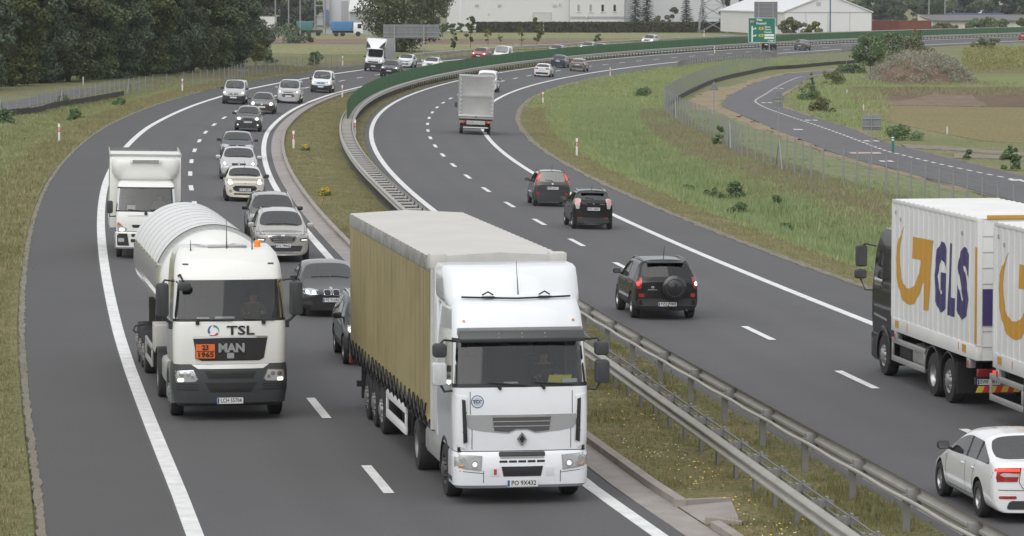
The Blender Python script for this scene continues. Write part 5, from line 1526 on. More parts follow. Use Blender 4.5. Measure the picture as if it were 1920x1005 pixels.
    for yy in (0, -S['wb']):
        for s in (1, -1): mb.lathe([(s * (w - .30), 0), (s * (w - .30), ra), (s * (w + .3), ra), (s * (w + .3), 0)], 24, 'x', (0, yy, S['rw'] + .01))
    cu = mb.build('cutter', None)
    for p in PARTS: cu.data.materials.append(MATS['slot_' + p])
    for p in cu.data.polygons: p.material_index = 5
    bo = ob.modifiers.new('b', 'BOOLEAN'); bo.object = cu; bo.operation = 'DIFFERENCE'; bo.solver = 'EXACT'
    bpy.context.view_layer.update()
    ev = bpy.data.meshes.new_from_object(ob.evaluated_get(bpy.context.evaluated_depsgraph_get()))
    bpy.data.objects.remove(ob); bpy.data.objects.remove(cu)
    V = [v.co.copy() for v in ev.vertices]; polys = [(tuple(p.vertices), p.material_index, p.normal.copy(), p.area) for p in ev.polygons]
    root = thing(name, label, cat, (0, 0, 0), 0, group); su = Surf(V, [p[0] for p in polys])
    pn = {}
    for vs, m, nn, ar in polys:
        if m in PAINTY:
            for i in vs: pn[i] = pn.get(i, Vector()) + nn * ar
    gr = S['glass_r']; bumper_m = m_plast if S['bump_dark'] else mat
    mm = {0: mat, 1: G_car, 2: G_car, 3: G_dark if gr else G_car, 4: m_plast, 5: m_well, 6: bumper_m, 7: bumper_m, 8: mat, 9: m_dark, 10: roofmat or mat, 11: mat, 12: mat}
    for m, pname in enumerate(PARTS):
        groups = [[p for p in polys if p[1] == m]]
        if m in (2, 8, 9, 5): groups = [[p for p in groups[0] if sum(V[i].x for i in p[0]) > 0], [p for p in groups[0] if sum(V[i].x for i in p[0]) <= 0]]
        if m in (2, 5, 8, 9):                                  # one piece per side and row
            g2 = []
            ysplit = Y(bp + .25) if m == 9 else -S['wb'] / 2 if m == 5 else Y(bp)
            for g in groups: g2 += [[p for p in g if sum(V[i].y for i in p[0]) / len(p[0]) > ysplit], [p for p in g if sum(V[i].y for i in p[0]) / len(p[0]) <= ysplit]]
            groups = g2
        for g in groups:
            if not g: continue
            ids = sorted({i for p in g for i in p[0]}); k = {a: b for b, a in enumerate(ids)}
            mt = mm[m]
            if m == 2 and gr and sum(V[i].y for i in ids) / len(ids) < Y(bp): mt = G_dark
            me2 = mesh(pname, [V[i] for i in ids], [[k[i] for i in p[0]] for p in g], mt); me2.shade_smooth()
            if m in PAINTY:
                vn = []
                own = {}
                for p in g:
                    for i in p[0]: own[i] = own.get(i, Vector()) + p[2] * p[3]
                for i in ids: vn.append(pn[i].normalized())
                if len(me2.vertices) == len(ids): me2.normals_split_custom_set_from_vertices(vn)
            link(pname, me2, root)
    # cabin
    mb = MB(); zc_ = belt0 - .22
    mb.box(-w * .86, w * .86, Y(min(yb, L - .35)), Y(yc + .05), .34, zc_ - .18); mb.box(-w * .84, w * .84, Y(yc + .42), Y(yc + .06), zc_ - .18, zc_ + .10)
    mb.build('cabin_floor', m_int, root, bevel=.03)
    if S['near']:
        mb = MB(); ys = Y(yt + .55)
        for x in (-.37, .37):
            mb.box(x - .25, x + .25, ys - .12, ys + .45, zc_ - .18, zc_ - .05); mb.add([(x - .24, ys + .02, zc_ - .1), (x + .24, ys + .02, zc_ - .1), (x + .22, ys - .16, zc_ + .38), (x - .22, ys - .16, zc_ + .38), (x - .24, ys - .12, zc_ - .1), (x + .24, ys - .12, zc_ - .1), (x + .22, ys - .28, zc_ + .38), (x - .22, ys - .28, zc_ + .38)], [(0, 1, 2, 3), (7, 6, 5, 4), (0, 4, 5, 1), (1, 5, 6, 2), (2, 6, 7, 3), (3, 7, 4, 0)])
            mb.box(x - .13, x + .13, ys - .29, ys - .19, zc_ + .40, zc_ + .58)
        if not S.get('panel_van'):
            yb2 = Y(min(yr - .1, yt + 1.45)); mb.box(-w * .74, w * .74, yb2 - .1, yb2 + .35, zc_ - .18, zc_ - .03); mb.box(-w * .74, w * .74, yb2 - .22, yb2 - .08, zc_ - .1, zc_ + .32)
            for x in (-.42, .42): mb.box(x - .12, x + .12, yb2 - .22, yb2 - .13, zc_ + .33, zc_ + .47)
        mb.build('seats', m_seat, root, bevel=.035)
        mb = MB(); mb.tube([(-.37 + .18 * cos(a), Y(yt + .02), zc_ + .02 + .17 * sin(a)) for a in np.linspace(0, 2 * pi, 13)], .016, 5, caps=False); mb.build('steering_wheel', m_int, root)
    # wheels
    for x in (-1, 1):
        for yy in (0, -S['wb']): wheel(root, x * (w - S.get('tw', .205) / 2 - .012), yy, S['rw'], S.get('tw', .205), S.get('rimm', m_rim), S.get('spokes', 5))
    # mirrors
    for x in (-1, 1):
        mb = MB(); xm_, ym, zm = x * (w * .95 + .12), Y(yc + .22), belt0 + .10
        mb.prism(rpoly(xm_, zm, .22, .155, .055), 'y', ym - .05, ym + .055); mr_ = mb.build('wing_mirror', S.get('mirm', mat), root, bevel=.03)
        mb = MB(); mb.prism(rpoly(xm_, zm, .18, .12, .04), 'y', ym - .062, ym - .054); mb.build('mirror_glass', m_lampin, mr_)
        mb = MB(); mb.tube([(x * w * .90, ym, zm - .06), (xm_, ym, zm - .05)], .025, 6); mb.build('bracket', m_dark, mr_)
    # seams, handles, sills
    for sg in (1, -1):
        zt = belt0 - .02; mb = MB(); d0 = S['fo'] + S['wb']
        su.strip(mb, [(Y(bp), zt), (Y(bp + .02), .34)], .014, 'x', sg); su.strip(mb, [(Y(yc + .12), zt - .05), (Y(yc + .10), .55), (Y(yc + .16), .34)], .014, 'x', sg)
        if not S.get('two_door'): su.strip(mb, [(Y(min(qd, d0 + .28)), zt), (Y(min(qd, d0 - .36)), .66), (Y(min(qd, d0 - .42)), .34)], .014, 'x', sg)
        su.strip(mb, [(Y(yc + .16), .335), (Y(d0 - .44), .335)], .014, 'x', sg); mb.build('door_seam', m_gap, root)
        mb = MB(); su.strip(mb, [(sg * w * .80, Y(.30)), (sg * w * .84, Y(yc - .06))], .012, 'z', 1); mb.build('bonnet_seam', m_gap, root)
    for sg in (1, -1):
        for d in ([bp - .22] if S.get('two_door') else [bp - .20, min(qd - .12, S['fo'] + S['wb'] + .05)]):
            h, _ = su.hit('x', Y(d), belt0 - .09, sg)
            if h: mb = MB(); mb.cbox((h.x + sg * .012, h.y, h.z), (.03, .17, .028)); mb.build('door_handle', S.get('hanm', mat), root, bevel=.01)
    # wipers
    mb = MB()
    for x0, x1 in ((-.62, -.06), (-.02, .55)):
        P = []
        for t_ in (0, .33, .66, 1):
            x = w * (x0 + (x1 - x0) * t_); yy = Y(yc + .10 + .02 * t_); h, _ = su.hit('z', x, yy, 1)
            if h: P.append(h + Vector((0, .006, .012)))
        if len(P) > 1: mb.tube(P, .009, 4)
    if mb.v: mb.build('windscreen_wipers', m_dark, root)
    # shading band over the windscreen edge
    yf_, yl_ = Y(0), Y(L)
    K = dict(root=root, su=su, w=w, Y=Y, S=S, L=L, mat=mat, belt0=belt0, bp=bp, H=Hh)
    if 'front' in spec: spec['front'](K)
    if 'rear' in spec: spec['rear'](K)
    if S.get('rails'):
        for x in (-1, 1):
            P = []
            for t_ in np.linspace(0, 1, 9):
                d = yt + .12 + (yr - yt - .2) * t_; h, _ = su.hit('z', x * w * (S['roofw'] - .015), Y(d), 1)
                if h: P.append(h + Vector((0, 0, .045 if .05 < t_ < .95 else .0)))
            mb = MB(); mb.tube(P, .018, 6); mb.build('roof_rail', S['rails'], root, smooth=60)
    if S.get('aerial'):
        h, _ = su.hit('z', 0, Y(yr - .25 if S['aerial'] > 0 else yt + .1), 1); mb = MB(); mb.tube([h, h + Vector((0, -.16, abs(S['aerial'])))], [.012, .005], 5); mb.build('aerial', m_dark, root)
    ref = G(px, py)
    hd_ = lane_heading(ref, inbound, dyaw); d = Vector((-sin(hd_), cos(hd_), 0)); p = ref if axle_front else ref + d * S['wb']
    hd_ = lane_heading(p, inbound, dyaw)
    place(root, p, hd_)
    return root


def both(poly): return [(-x, z) for x, z in poly][::-1]


def lamps(K, poly, lit=None, name='headlight', mat=None, sgn=1, litm=None, lr=.06, off=.010):
    """a lamp on each side: lens patch + lit disc"""
    for s in (1, -1):
        o = K['su'].patch(name, poly if s > 0 else both(poly), mat or m_lens, K['root'], 'y', sgn, off)
        if lit and o:
            for (a, b, r) in lit: K['su'].patch('lit_lamp' if litm is not m_lampin else 'reflector', ellipse(s * a, b, r, r * .9, 14), litm or m_on, o, 'y', sgn, off + .006, rings=2)


def grid_grille(K, poly, name='grille', mat=None, bars=0, barm=None, zr=None, xr=None, sgn=1):
    o = K['su'].patch(name, poly, mat or m_gap, K['root'], 'y', sgn, .006)
    if bars and o:
        z0, z1 = min(p[1] for p in poly), max(p[1] for p in poly)
        for k in range(bars):
            z = z0 + (z1 - z0) * (k + .6) / (bars + .2); xs = [p[0] for p in poly if abs(p[1] - z) < (z1 - z0) / bars] or [p[0] for p in poly]
            x = max(xs) * .93; mb = MB(); K['su'].strip(mb, [(-x, z), (0, z), (x, z)], .026, 'y', sgn, .016); mb.build('bar', barm or m_chrome, o)
    return o


def front_plate(K, z, s=None, w=.52, dy=.02, sgn=1, x=0.0):
    h, _ = K['su'].hit('y', x, z, sgn); yy = h.y if h else K['Y'](0 if sgn > 0 else K['L'])
    return plate(K['root'], x, yy + sgn * dy, z, w, sgn, s)


def exhaust(K, x, z=.27):
    mb = MB(); mb.tube([(x, K['Y'](K['L'] - .25), z), (x, K['Y'](K['L'] - .03), z)], .03, 10); mb.build('exhaust_pipe', m_rimd, K['root'])


def rear_wiper(K, x0=-.32, z0=None):
    z = z0 or K['S']['zq'] + .05; P = []
    for t_ in (0, .5, 1):
        h, _ = K['su'].hit('y', K['w'] * (.02 + x0 * 1.6 * t_), z + .05 * t_, -1)
        if h: P.append(h + Vector((0, -.015, 0)))
    if len(P) > 1: mb = MB(); mb.tube(P, .011, 4); mb.build('rear_wiper', m_dark, K['root'])


def spoiler(K, mat=None):
    S = K['S']; mb = MB(); y = K['Y'](S['yr']); z = (S['zr'] or K['H'] - .05)
    mb.add([(-K['w'] * .60, y + .10, z - .005), (K['w'] * .60, y + .10, z - .005), (K['w'] * .56, y - .16, z - .045), (-K['w'] * .56, y - .16, z - .045), (-K['w'] * .60, y + .10, z - .05), (K['w'] * .60, y + .10, z - .05), (K['w'] * .56, y - .15, z - .075), (-K['w'] * .56, y - .15, z - .075)],
           [(0, 1, 2, 3), (7, 6, 5, 4), (0, 4, 5, 1), (1, 5, 6, 2), (2, 6, 7, 3), (3, 7, 4, 0)]); mb.build('roof_spoiler', mat or K['mat'], K['root'], bevel=.015)


def emblem(K, z, r=.055, mat=None, sgn=1, ring=True, flat=1.0):
    o = K['su'].patch('emblem', ellipse(0, z, r, r * flat, 16), mat or m_chrome, K['root'], 'y', sgn, .016, rings=2)
    return o
# ------------------------------------------------------------------ the cars
P_black = M('paint_black', (.007, .007, .008), .5, 0, .7, .25); P_dgrey = paint('dark_grey', (.028, .029, .032), .2); P_gun = M('paint_gunmetal', (.020, .020, .021), .4, .1, .8, .3); P_white = paint('white', (.80, .81, .82), 0, .3); P_cream = paint('cream', (.66, .62, .52), 0, .3)
P_silver = paint('silver', (.58, .58, .58), .3); P_bronze = paint('beige_silver', (.44, .42, .385), .3); P_brown = paint('brown', (.075, .062, .052), .2); P_navy = paint('navy', (.022, .030, .055), .3); P_blue = paint('steel_blue', (.035, .055, .095), .35)
P_beige = paint('champagne', (.26, .235, .205), .4); P_red = paint('red', (.36, .012, .018), 0, .3); P_grey = paint('mid_grey', (.12, .125, .13), .4); P_psil = paint('pale_silver', (.36, .41, .44), .35); P_orange = paint('orange_red', (.38, .05, .025))


# --- away-going cars ---
def r_octavia(K):
    w, r = K['w'], K['root']
    lamps(K, [(.40, .99), (.84, .985), (.87, .80), (.80, .74), (.46, .745)], None, 'tail_light', m_tail, -1)
    lamps(K, [(.43, .885), (.70, .90), (.76, .865), (.70, .83), (.44, .83)], None, 'reversing_light', m_tailw, -1, off=.016)
    lamps(K, [(.42, .975), (.83, .97), (.84, .92), (.42, .925)], None, 'lit_brake_light', m_brk, -1, off=.018)
    K['su'].patch('boot_recess', rpoly(0, .80, .74, .24, .05), P_white, r, 'y', -1, .006); front_plate(K, .80, 'PO 4RK21', sgn=-1)
    K['su'].patch('rear_diffuser', rpoly(0, .335, 1.18, .15, .05, taper=-.1), m_plast, r, 'y', -1, .008); lamps(K, rpoly(.62, .47, .30, .05, .02), None, 'rear_reflector', m_tail, -1); emblem(K, .985, .045, sgn=-1)
    mb = MB(); K['su'].strip(mb, [(-w * .95, .60), (0, .585), (w * .95, .60)], .012, 'y', -1); K['su'].strip(mb, [(-.40, .99), (-.43, .74), (-.36, .62), (.36, .62), (.43, .74), (.40, .99)], .012, 'y', -1); mb.build('boot_seam', m_gap, r)
    mb = MB(); mb.tube([(0, K['Y'](3.55), K['H'] + .0), (0, K['Y'](3.7), K['H'] + .05), (0, K['Y'](3.76), K['H'] - .01)], [.02, .03, .01], 6); mb.build('roof_fin', P_white, r)


car('sedan_car', 'white liftback sedan car with red tail lights at the lower right corner', 'car',
    dict(L=4.67, W=1.81, H=1.46, wb=2.69, fo=.90, rw=.325, zf=.68, yc=1.28, zc=.98, yt=2.10, corner_glass=True, yr=3.45, zr=1.42, yb=4.30, zq=1.08, ze=1.05, pb=.46, belt_r=.028, rear=r_octavia, roofw=.70, sideT=.80, mirm=m_dark, rearw=.95, aerial=0, spokes=6), P_white, 1925, 967, False, False)


def r_rav(K):
    w, r = K['w'], K['root']
    lamps(K, [(.70, 1.20), (.86, 1.19), (.89, .92), (.84, .87), (.74, .90)], None, 'tail_light', m_tail, -1)
    for s in (1, -1): K['su'].patch('lit_tail_lamp', ellipse(s * .82, 1.02, .045, .06, 12), m_brk if s < 0 else m_on, r, 'y', -1, .018, rings=2)
    K['su'].patch('lower_bumper', rpoly(0, .50, 1.66, .20, .05), m_plast, r, 'y', -1, .008); lamps(K, rpoly(.73, .70, .14, .10, .02), None, 'rear_reflector', m_tail, -1)
    c = (.16, K['Y'](K['L']) - .05, .93)
    mb = MB(); mb.lathe([(.06, 0), (.06, .33), (-.06, .35), (-.17, .345), (-.205, .30), (-.21, .0)], 36, 'y', c); sw = mb.build('spare_wheel_cover', paint('cover', (.010, .010, .011)), r, smooth=40)
    mb = MB(); mb.lathe([(-.208, .255), (-.216, .25), (-.216, .235), (-.208, .23)], 36, 'y', c); mb.build('cover_ring', m_dark, sw)
    front_plate(K, .455, 'PZ2 P163', .52, sgn=-1); rear_wiper(K, .28, 1.16); emblem(K, .96, .001, sgn=-1)
    K['su'].patch('emblem', ellipse(-.42, .93, .05, .035, 14), m_chrome, r, 'y', -1, .014, rings=2); mb = MB(); K['su'].strip(mb, [(-.55, .86), (-.30, .86)], .025, 'y', -1, .010); mb.build('badge', m_chrome, r)
    mb = MB(); K['su'].strip(mb, [(-.74, 1.16), (-.74, .62), (.74, .62), (.74, 1.16)], .012, 'y', -1); mb.build('tailgate_seam', m_gap, r); exhaust(K, .55, .28); spoiler(K, P_black)
    mb = MB(); mb.tube([(0, K['Y'](K['L']) + .05, .37), (0, K['Y'](K['L']) - .10, .37), (0, K['Y'](K['L']) - .12, .42)], .025, 6); mb.build('tow_hitch', m_dark, r)


car('suv_car', 'black four-wheel-drive car with a covered spare wheel on its tailgate', 'car',
    dict(L=4.40, W=1.815, H=1.685, wb=2.56, fo=.88, rw=.355, zb=.27, zf=.85, yc=1.15, zc=1.13, yt=1.85, yr=3.85, zr=1.64, yb=4.24, zq=1.19, ze=1.14, pb=.42, rear=r_rav, roofw=.69, sideT=.78, glass_r=True, rails=P_black, aerial=.38, clad=True, rear_plan=.06, tw=.225), P_black, 1241, 595, False, False)


def r_spark(K):
    w, r = K['w'], K['root']
    for s in (1, -1):
        o = K['su'].patch('tail_light', [(s * x, z) for x, z in ((.48, 1.17), (.60, 1.21), (.72, 1.16), (.73, 1.02), (.66, .80), (.55, .80), (.52, .98))][::s], m_tailw, r, 'y', -1, .012)
        K['su'].patch('red_lens', ellipse(s * .615, 1.09, .088, .09, 18), M('pale_red_lens', (.62, .25, .21), .2, 0, 1), o, 'y', -1, .022, rings=2)
    front_plate(K, .80, 'PSZ 48469', sgn=-1, w=.50); K['su'].patch('lower_bumper', rpoly(0, .36, 1.25, .20, .06), m_plast, r, 'y', -1, .008); lamps(K, rpoly(.50, .46, .18, .035, .015), None, 'rear_reflector', m_tail, -1)
    rear_wiper(K, -.25); emblem(K, 1.00, .055, sgn=-1, flat=.5); mb = MB(); K['su'].strip(mb, [(-.45, .995), (-.25, .985)], .02, 'y', -1, .01); K['su'].strip(mb, [(.25, .985), (.45, .995)], .02, 'y', -1, .01); mb.build('badge', m_chrome, r)
    mb = MB(); K['su'].strip(mb, [(-.55, .70), (-.42, .60), (.42, .60), (.55, .70)], .012, 'y', -1); mb.build('tailgate_seam', m_gap, r); exhaust(K, -.3, .27); spoiler(K)


car('hatchback_car', 'small black hatchback car with round pale tail lights, tight beside the boxy dark one', 'car',
    dict(L=3.64, W=1.60, H=1.52, wb=2.375, fo=.72, rw=.295, zf=.74, yc=.86, zc=1.00, yt=1.60, yr=3.12, zr=1.46, yb=3.46, zq=1.13, ze=1.08, pb=.48, belt_r=.05, rear=r_spark, roofw=.67, sideT=.76, rails=m_chrome, aerial=.18, rear_plan=.14, tw=.18), P_black, 1109, 429, False, False)


def r_panda(K):
    r = K['root']
    for s in (1, -1): K['su'].patch('tail_light', [(s * x, z) for x, z in ((.49, 1.46), (.565, 1.44), (.74, 1.06), (.73, .99), (.62, 1.0))][::s], m_tail, r, 'y', -1, .012)
    for s in (1, -1): K['su'].patch('lit_brake_light', [(s * x, z) for x, z in ((.525, 1.40), (.57, 1.39), (.67, 1.16), (.60, 1.14))][::s], m_brk, r, 'y', -1, .020)
    front_plate(K, .80, 'PZ 6L31', sgn=-1, w=.50); emblem(K, 1.00, .045, sgn=-1); rear_wiper(K, -.25, 1.10)
    lamps(K, rpoly(.62, .56, .14, .09, .02), None, 'rear_reflector', m_tail, -1); exhaust(K, .45)


car('hatchback_car', 'boxy dark grey-brown hatchback car with tall red tail lights beside its rear window', 'car',
    dict(L=3.54, W=1.58, H=1.54, wb=2.30, fo=.71, rw=.29, zf=.78, yc=.85, zc=1.02, yt=1.50, yr=3.22, zr=1.50, yb=3.40, zq=1.06, ze=1.02, pb=.45, rear=r_panda, roofw=.70, sideT=.79, bump_dark=True, aerial=.26, rails=m_dark, rear_plan=.05, tw=.175, rearw=.78, rimm=m_rimd), paint('taupe', (.055, .048, .045), .3), 1033, 386.5, False, False)


def r_small(tl, lit=False, z=.78, emb=.95, dark=None, pl=None):
    def f(K):
        lamps(K, tl, None, 'tail_light', m_brk if lit else m_tail, -1); front_plate(K, z, pl, sgn=-1); emblem(K, emb, .045, sgn=-1)
        if dark: K['su'].patch('lower_bumper', rpoly(0, dark, K['w'] * 1.5, .22, .05), m_plast, K['root'], 'y', -1, .008)
    return f


SED = dict(L=4.65, W=1.80, H=1.45, wb=2.70, fo=.90, rw=.325, zf=.68, yc=1.28, zc=.98, yt=2.12, yr=3.45, zr=1.36, yb=4.08, zq=1.06, ze=1.05, sub=1, near=False, belt_r=.025)
HAT = dict(L=4.10, W=1.76, H=1.46, wb=2.58, fo=.84, rw=.31, zf=.70, yc=1.12, zc=.98, yt=1.92, yr=3.45, zr=1.40, yb=3.90, zq=1.02, ze=.98, sub=1, near=False)
SUV = dict(L=4.45, W=1.84, H=1.66, wb=2.66, fo=.88, rw=.355, zb=.24, zf=.86, yc=1.22, zc=1.12, yt=1.98, yr=3.85, zr=1.60, yb=4.26, zq=1.16, ze=1.12, sub=1, near=False, clad=True)
VAN = dict(L=4.40, W=1.81, H=1.82, wb=2.72, fo=.88, rw=.32, zf=.84, yc=1.05, zc=1.12, yt=1.72, yr=4.20, zr=1.78, yb=4.30, zq=1.14, ze=1.08, sub=1, near=False, roofw=.76, sideT=.84, rearw=1.0, belt_r=0, rear_plan=.03, pb=.35)
car('sedan_car', 'white sedan car driving away behind the steel-blue and beige cars', 'car', dict(SED, rear=r_small([(.38, .98), (.80, .99), (.82, .86), (.44, .84)], dark=.40), mirm=P_white), P_white, 1017.5, 144, False, False)
car('hatchback_car', 'steel-blue hatchback car driving away along the green screen', 'car', dict(HAT, L=4.3, H=1.50, rear=r_small([(.52, 1.06), (.80, 1.05), (.83, .86), (.58, .86)], dark=.40)), P_blue, 1047, 126.5, False, False)
car('sedan_car', 'beige sedan car driving away, grey lower bumper and red tail lights', 'car', dict(SED, L=4.35, W=1.75, H=1.50, rear=r_small([(.62, 1.02), (.80, 1.02), (.83, .80), (.66, .78)], dark=.52)), P_beige, 1083, 133.5, False, False)
car('estate_car', 'very dark car half hidden below the green direction sign', 'car', dict(HAT, rear=r_small([(.55, 1.02), (.80, 1.0), (.82, .84), (.58, .84)])), P_black, 1438, 93, False, False)
car('suv_car', 'grey sport utility car driving away right of the green direction sign', 'car', dict(SUV, rear=r_small([(.60, 1.12), (.84, 1.1), (.86, .95), (.62, .93)], z=.72)), P_grey, 1501, 94, False, False)
car('hatchback_car', 'orange-red car leaving at the far right edge of the road', 'car', dict(HAT, rear=r_small([(.55, 1.02), (.80, 1.0), (.82, .84), (.58, .84)])), P_orange, 1919, 75, False, False)
car('delivery_van', 'white van partly hidden in front of the flatbed truck', 'van', dict(VAN, L=4.9, H=1.98, W=1.9, rear=r_small([(.80, 1.2), (.90, 1.2), (.90, .8), (.80, .8)], emb=1.05), panel_van=True), P_white, 913, 172, False, False)


# --- oncoming cars ---
def f_tucson(K):
    r = K['root']; w = K['w']
    gp = [(.0, 1.00), (.44, .99), (.50, .93), (.36, .70), (.30, .67), (0, .66)]; gp = gp + [(-x, z) for x, z in gp[::-1][1:-1]]
    K['su'].patch('grille_frame', [(x * 1.08, .83 + (z - .83) * 1.12) for x, z in gp], m_chrome, r, 'y', 1, .004)
    grid_grille(K, gp, bars=5); emblem(K, .92, .075, flat=.55)
    lamps(K, [(.50, 1.00), (.62, 1.02), (.86, 1.01), (.88, .97), (.78, .92), (.56, .92)], [(.66, .965, .035)], 'headlight', m_lampin, litm=m_lens)
    lamps(K, [(.56, .80), (.86, .84), (.87, .74), (.60, .70)], None, 'fog_lamp_surround', m_plast); lamps(K, rpoly(.72, .755, .20, .035, .012), None, 'day_running_light', m_drl, off=.02)
    K['su'].patch('lower_intake', rpoly(0, .47, 1.36, .20, .05, taper=.12), m_plast, r, 'y', 1, .008); front_plate(K, .565, 'FG 7846J')
    K['su'].patch('skid_plate', rpoly(0, .35, 1.10, .06, .02), m_chrome, r, 'y', 1, .012)


car('suv_car', 'silver-beige sport utility car with chrome bar grille beside the tanker', 'car',
    dict(L=4.48, W=1.85, H=1.65, wb=2.67, fo=.90, rw=.355, zb=.24, zf=.96, yc=1.20, zc=1.13, yt=1.98, yr=3.85, zr=1.60, yb=4.25, zq=1.18, ze=1.14, clad=True, front=f_tucson, rails=m_chrome, roofw=.66, front_plan=.20), P_bronze, 527.5, 489, True, True)


def f_suv2(K):
    r = K['root']; grid_grille(K, rpoly(0, .82, .84, .22, .05, taper=.15), bars=2); lamps(K, [(.48, .98), (.84, .98), (.86, .88), (.56, .86)], [(.66, .92, .05)], litm=m_lens); front_plate(K, .56); K['su'].patch('lower_intake', rpoly(0, .44, 1.3, .16, .05), m_plast, r, 'y', 1, .008)


car('suv_car', 'grey sport utility car half hidden behind the silver-beige one', 'car', dict(SUV, H=1.66, sub=2, near=True, front=f_suv2, rails=m_chrome, mirm=P_gun), paint('warm_grey', (.105, .10, .095), .4), 511, 452, True, True)


def f_bmw(K):
    r = K['root']
    for s in (1, -1):
        o = K['su'].patch('kidney_grille', rpoly(s * .125, .70, .215, .16, .05), m_chrome, r, 'y', 1, .010); K['su'].patch('grille_mesh', rpoly(s * .125, .70, .175, .125, .04), m_gap, o, 'y', 1, .017)
    lamps(K, [(.36, .76), (.58, .80), (.84, .77), (.85, .68), (.60, .63), (.38, .65)], [(.50, .70, .055), (.68, .71, .05)]); K['su'].patch('lower_intake', rpoly(0, .385, .86, .13, .03), m_gap, r, 'y', 1, .006); lamps(K, rpoly(.66, .40, .26, .11, .03), None, 'fog_lamp', m_dark)
    front_plate(K, .50, 'PZ 9124W'); emblem(K, .80, .04)


car('sedan_car', 'dark grey executive sedan car with twin oval grille, partly hidden by the curtain trailer', 'car',
    dict(SED, L=4.52, W=1.82, H=1.42, wb=2.76, fo=.80, sub=2, near=True, zf=.72, front=f_bmw, mirm=P_gun), P_gun, 619, 591, True, True)


def f_dark(K):
    r = K['root']; grid_grille(K, rpoly(0, .80, .8, .2, .05)); lamps(K, [(.46, .98), (.82, .96), (.88, .84), (.56, .80)], [(.74, .88, .07)]); front_plate(K, .55); lamps(K, rpoly(.66, .48, .24, .12, .03), None, 'fog_lamp', m_dark)


car('suv_car', 'black sport utility car squeezed behind the curtain trailer', 'car', dict(SUV, sub=2, near=True, W=1.87, front=f_dark, rails=m_chrome), P_black, 712, 681, True, True)


def f_mini(K):
    r = K['root']
    for s in (1, -1):
        o = K['su'].patch('headlight', ellipse(s * .62, .83, .135, .135, 22), m_chrome, r, 'y', 1, .012); K['su'].patch('lit_lamp', ellipse(s * .62, .83, .105, .105, 20), M('soft_lamp', (.8, .8, .8), .2, emit=(1, .93, .86), es=.75), o, 'y', 1, .022, rings=2)
        K['su'].patch('fog_lamp', ellipse(s * .60, .46, .065, .065, 14), m_chrome, r, 'y', 1, .012)
    gp = [(.0, .68), (.40, .68), (.50, .60), (.46, .50), (.36, .45), (0, .44)]; gp = gp + [(-x, z) for x, z in gp[::-1][1:-1]]; K['su'].patch('grille_frame', [(x * 1.06, .56 + (z - .56) * 1.15) for x, z in gp], m_chrome, r, 'y', 1, .004); grid_grille(K, gp, bars=1, barm=m_dark)
    front_plate(K, .52, 'PZ 5480T', .50); K['su'].patch('lower_intake', rpoly(0, .335, .92, .06, .02), m_gap, r, 'y', 1, .006); emblem(K, .80, .04, flat=.6)


car('hatchback_car', 'cream compact hatchback car with round headlights and black oval grille', 'car', dict(L=3.82, W=1.73, H=1.42, wb=2.50, fo=.76, rw=.31, zf=.86, yc=1.16, zc=1.00, yt=1.62, yr=3.30, zr=1.37, yb=3.62, zq=1.02, ze=.98, two_door=True, front=f_mini, mirm=m_dark, aerial=-.3, front_plan=.22, pb=.55), P_cream, 458, 377, True, True)


def f_gen(lit, gr=(.80, .16, .72), hl=None, pz=.48, pl=None, lo=.36, frame=None, litr=.06):
    hl = hl or [(.42, .80), (.82, .84), (.86, .72), (.50, .68)]
    def f(K):
        grid_grille(K, rpoly(0, gr[2], gr[0], gr[1], .04, taper=.12), mat=frame or m_gap); c = (sum(p[0] for p in hl) / len(hl), sum(p[1] for p in hl) / len(hl))
        lamps(K, hl, [(c[0] + .02, c[1], litr)], litm=m_on if lit else m_lens); front_plate(K, pz, pl); K['su'].patch('lower_intake', rpoly(0, lo, K['w'] * 1.1, .12, .03), m_gap, K['root'], 'y', 1, .006); emblem(K, gr[2] + .03, .05)
    return f


car('sedan_car', 'silver sedan car right behind the cream compact one, headlight lit', 'car', dict(SED, sub=2, near=True, H=1.47, front=f_gen(True, (.70, .10, .72)), mirm=P_silver), P_silver, 447, 336, True, True)
car('sedan_car', 'dark navy sedan car behind the silver sedan', 'car', dict(SED, sub=2, near=True, H=1.45, front=f_gen(False), mirm=m_dark), P_navy, 444, 300, True, True)


def f_a2(K):
    r = K['root']; grid_grille(K, rpoly(0, .80, .62, .13, .04), bars=2, barm=m_rimd); lamps(K, [(.36, .86), (.62, .90), (.76, .84), (.76, .74), (.44, .72)], [(.56, .80, .085)]); front_plate(K, .60, 'PO 7HN12'); K['su'].patch('lower_intake', rpoly(0, .40, 1.2, .14, .04), m_plast, r, 'y', 1, .006); lamps(K, ellipse(.62, .42, .05, .045, 12), None, 'fog_lamp', m_drl)


car('hatchback_car', 'dark grey tall compact car with lit headlights in front of the brown rounded one', 'car', dict(HAT, L=3.83, W=1.67, H=1.55, wb=2.40, fo=.76, zf=.84, yc=.95, zc=1.06, yt=1.75, yr=3.2, zr=1.47, yb=3.62, zq=1.08, ze=1.0, sub=2, near=True, front=f_a2, mirm=m_dark, roofw=.62), paint('slate', (.045, .047, .046), .2), 464.5, 246, True, True)


def f_beetle(K):
    r = K['root']
    for s in (1, -1):
        o = K['su'].patch('headlight', ellipse(s * .64, .72, .14, .14, 20), m_lens, r, 'y', 1, .012); K['su'].patch('lit_lamp', ellipse(s * .63, .72, .095, .095, 16), m_on, o, 'y', 1, .020, rings=2)
    emblem(K, .70, .065); K['su'].patch('lower_intake', rpoly(0, .40, 1.25, .15, .05), m_plast, r, 'y', 1, .006); front_plate(K, .50)


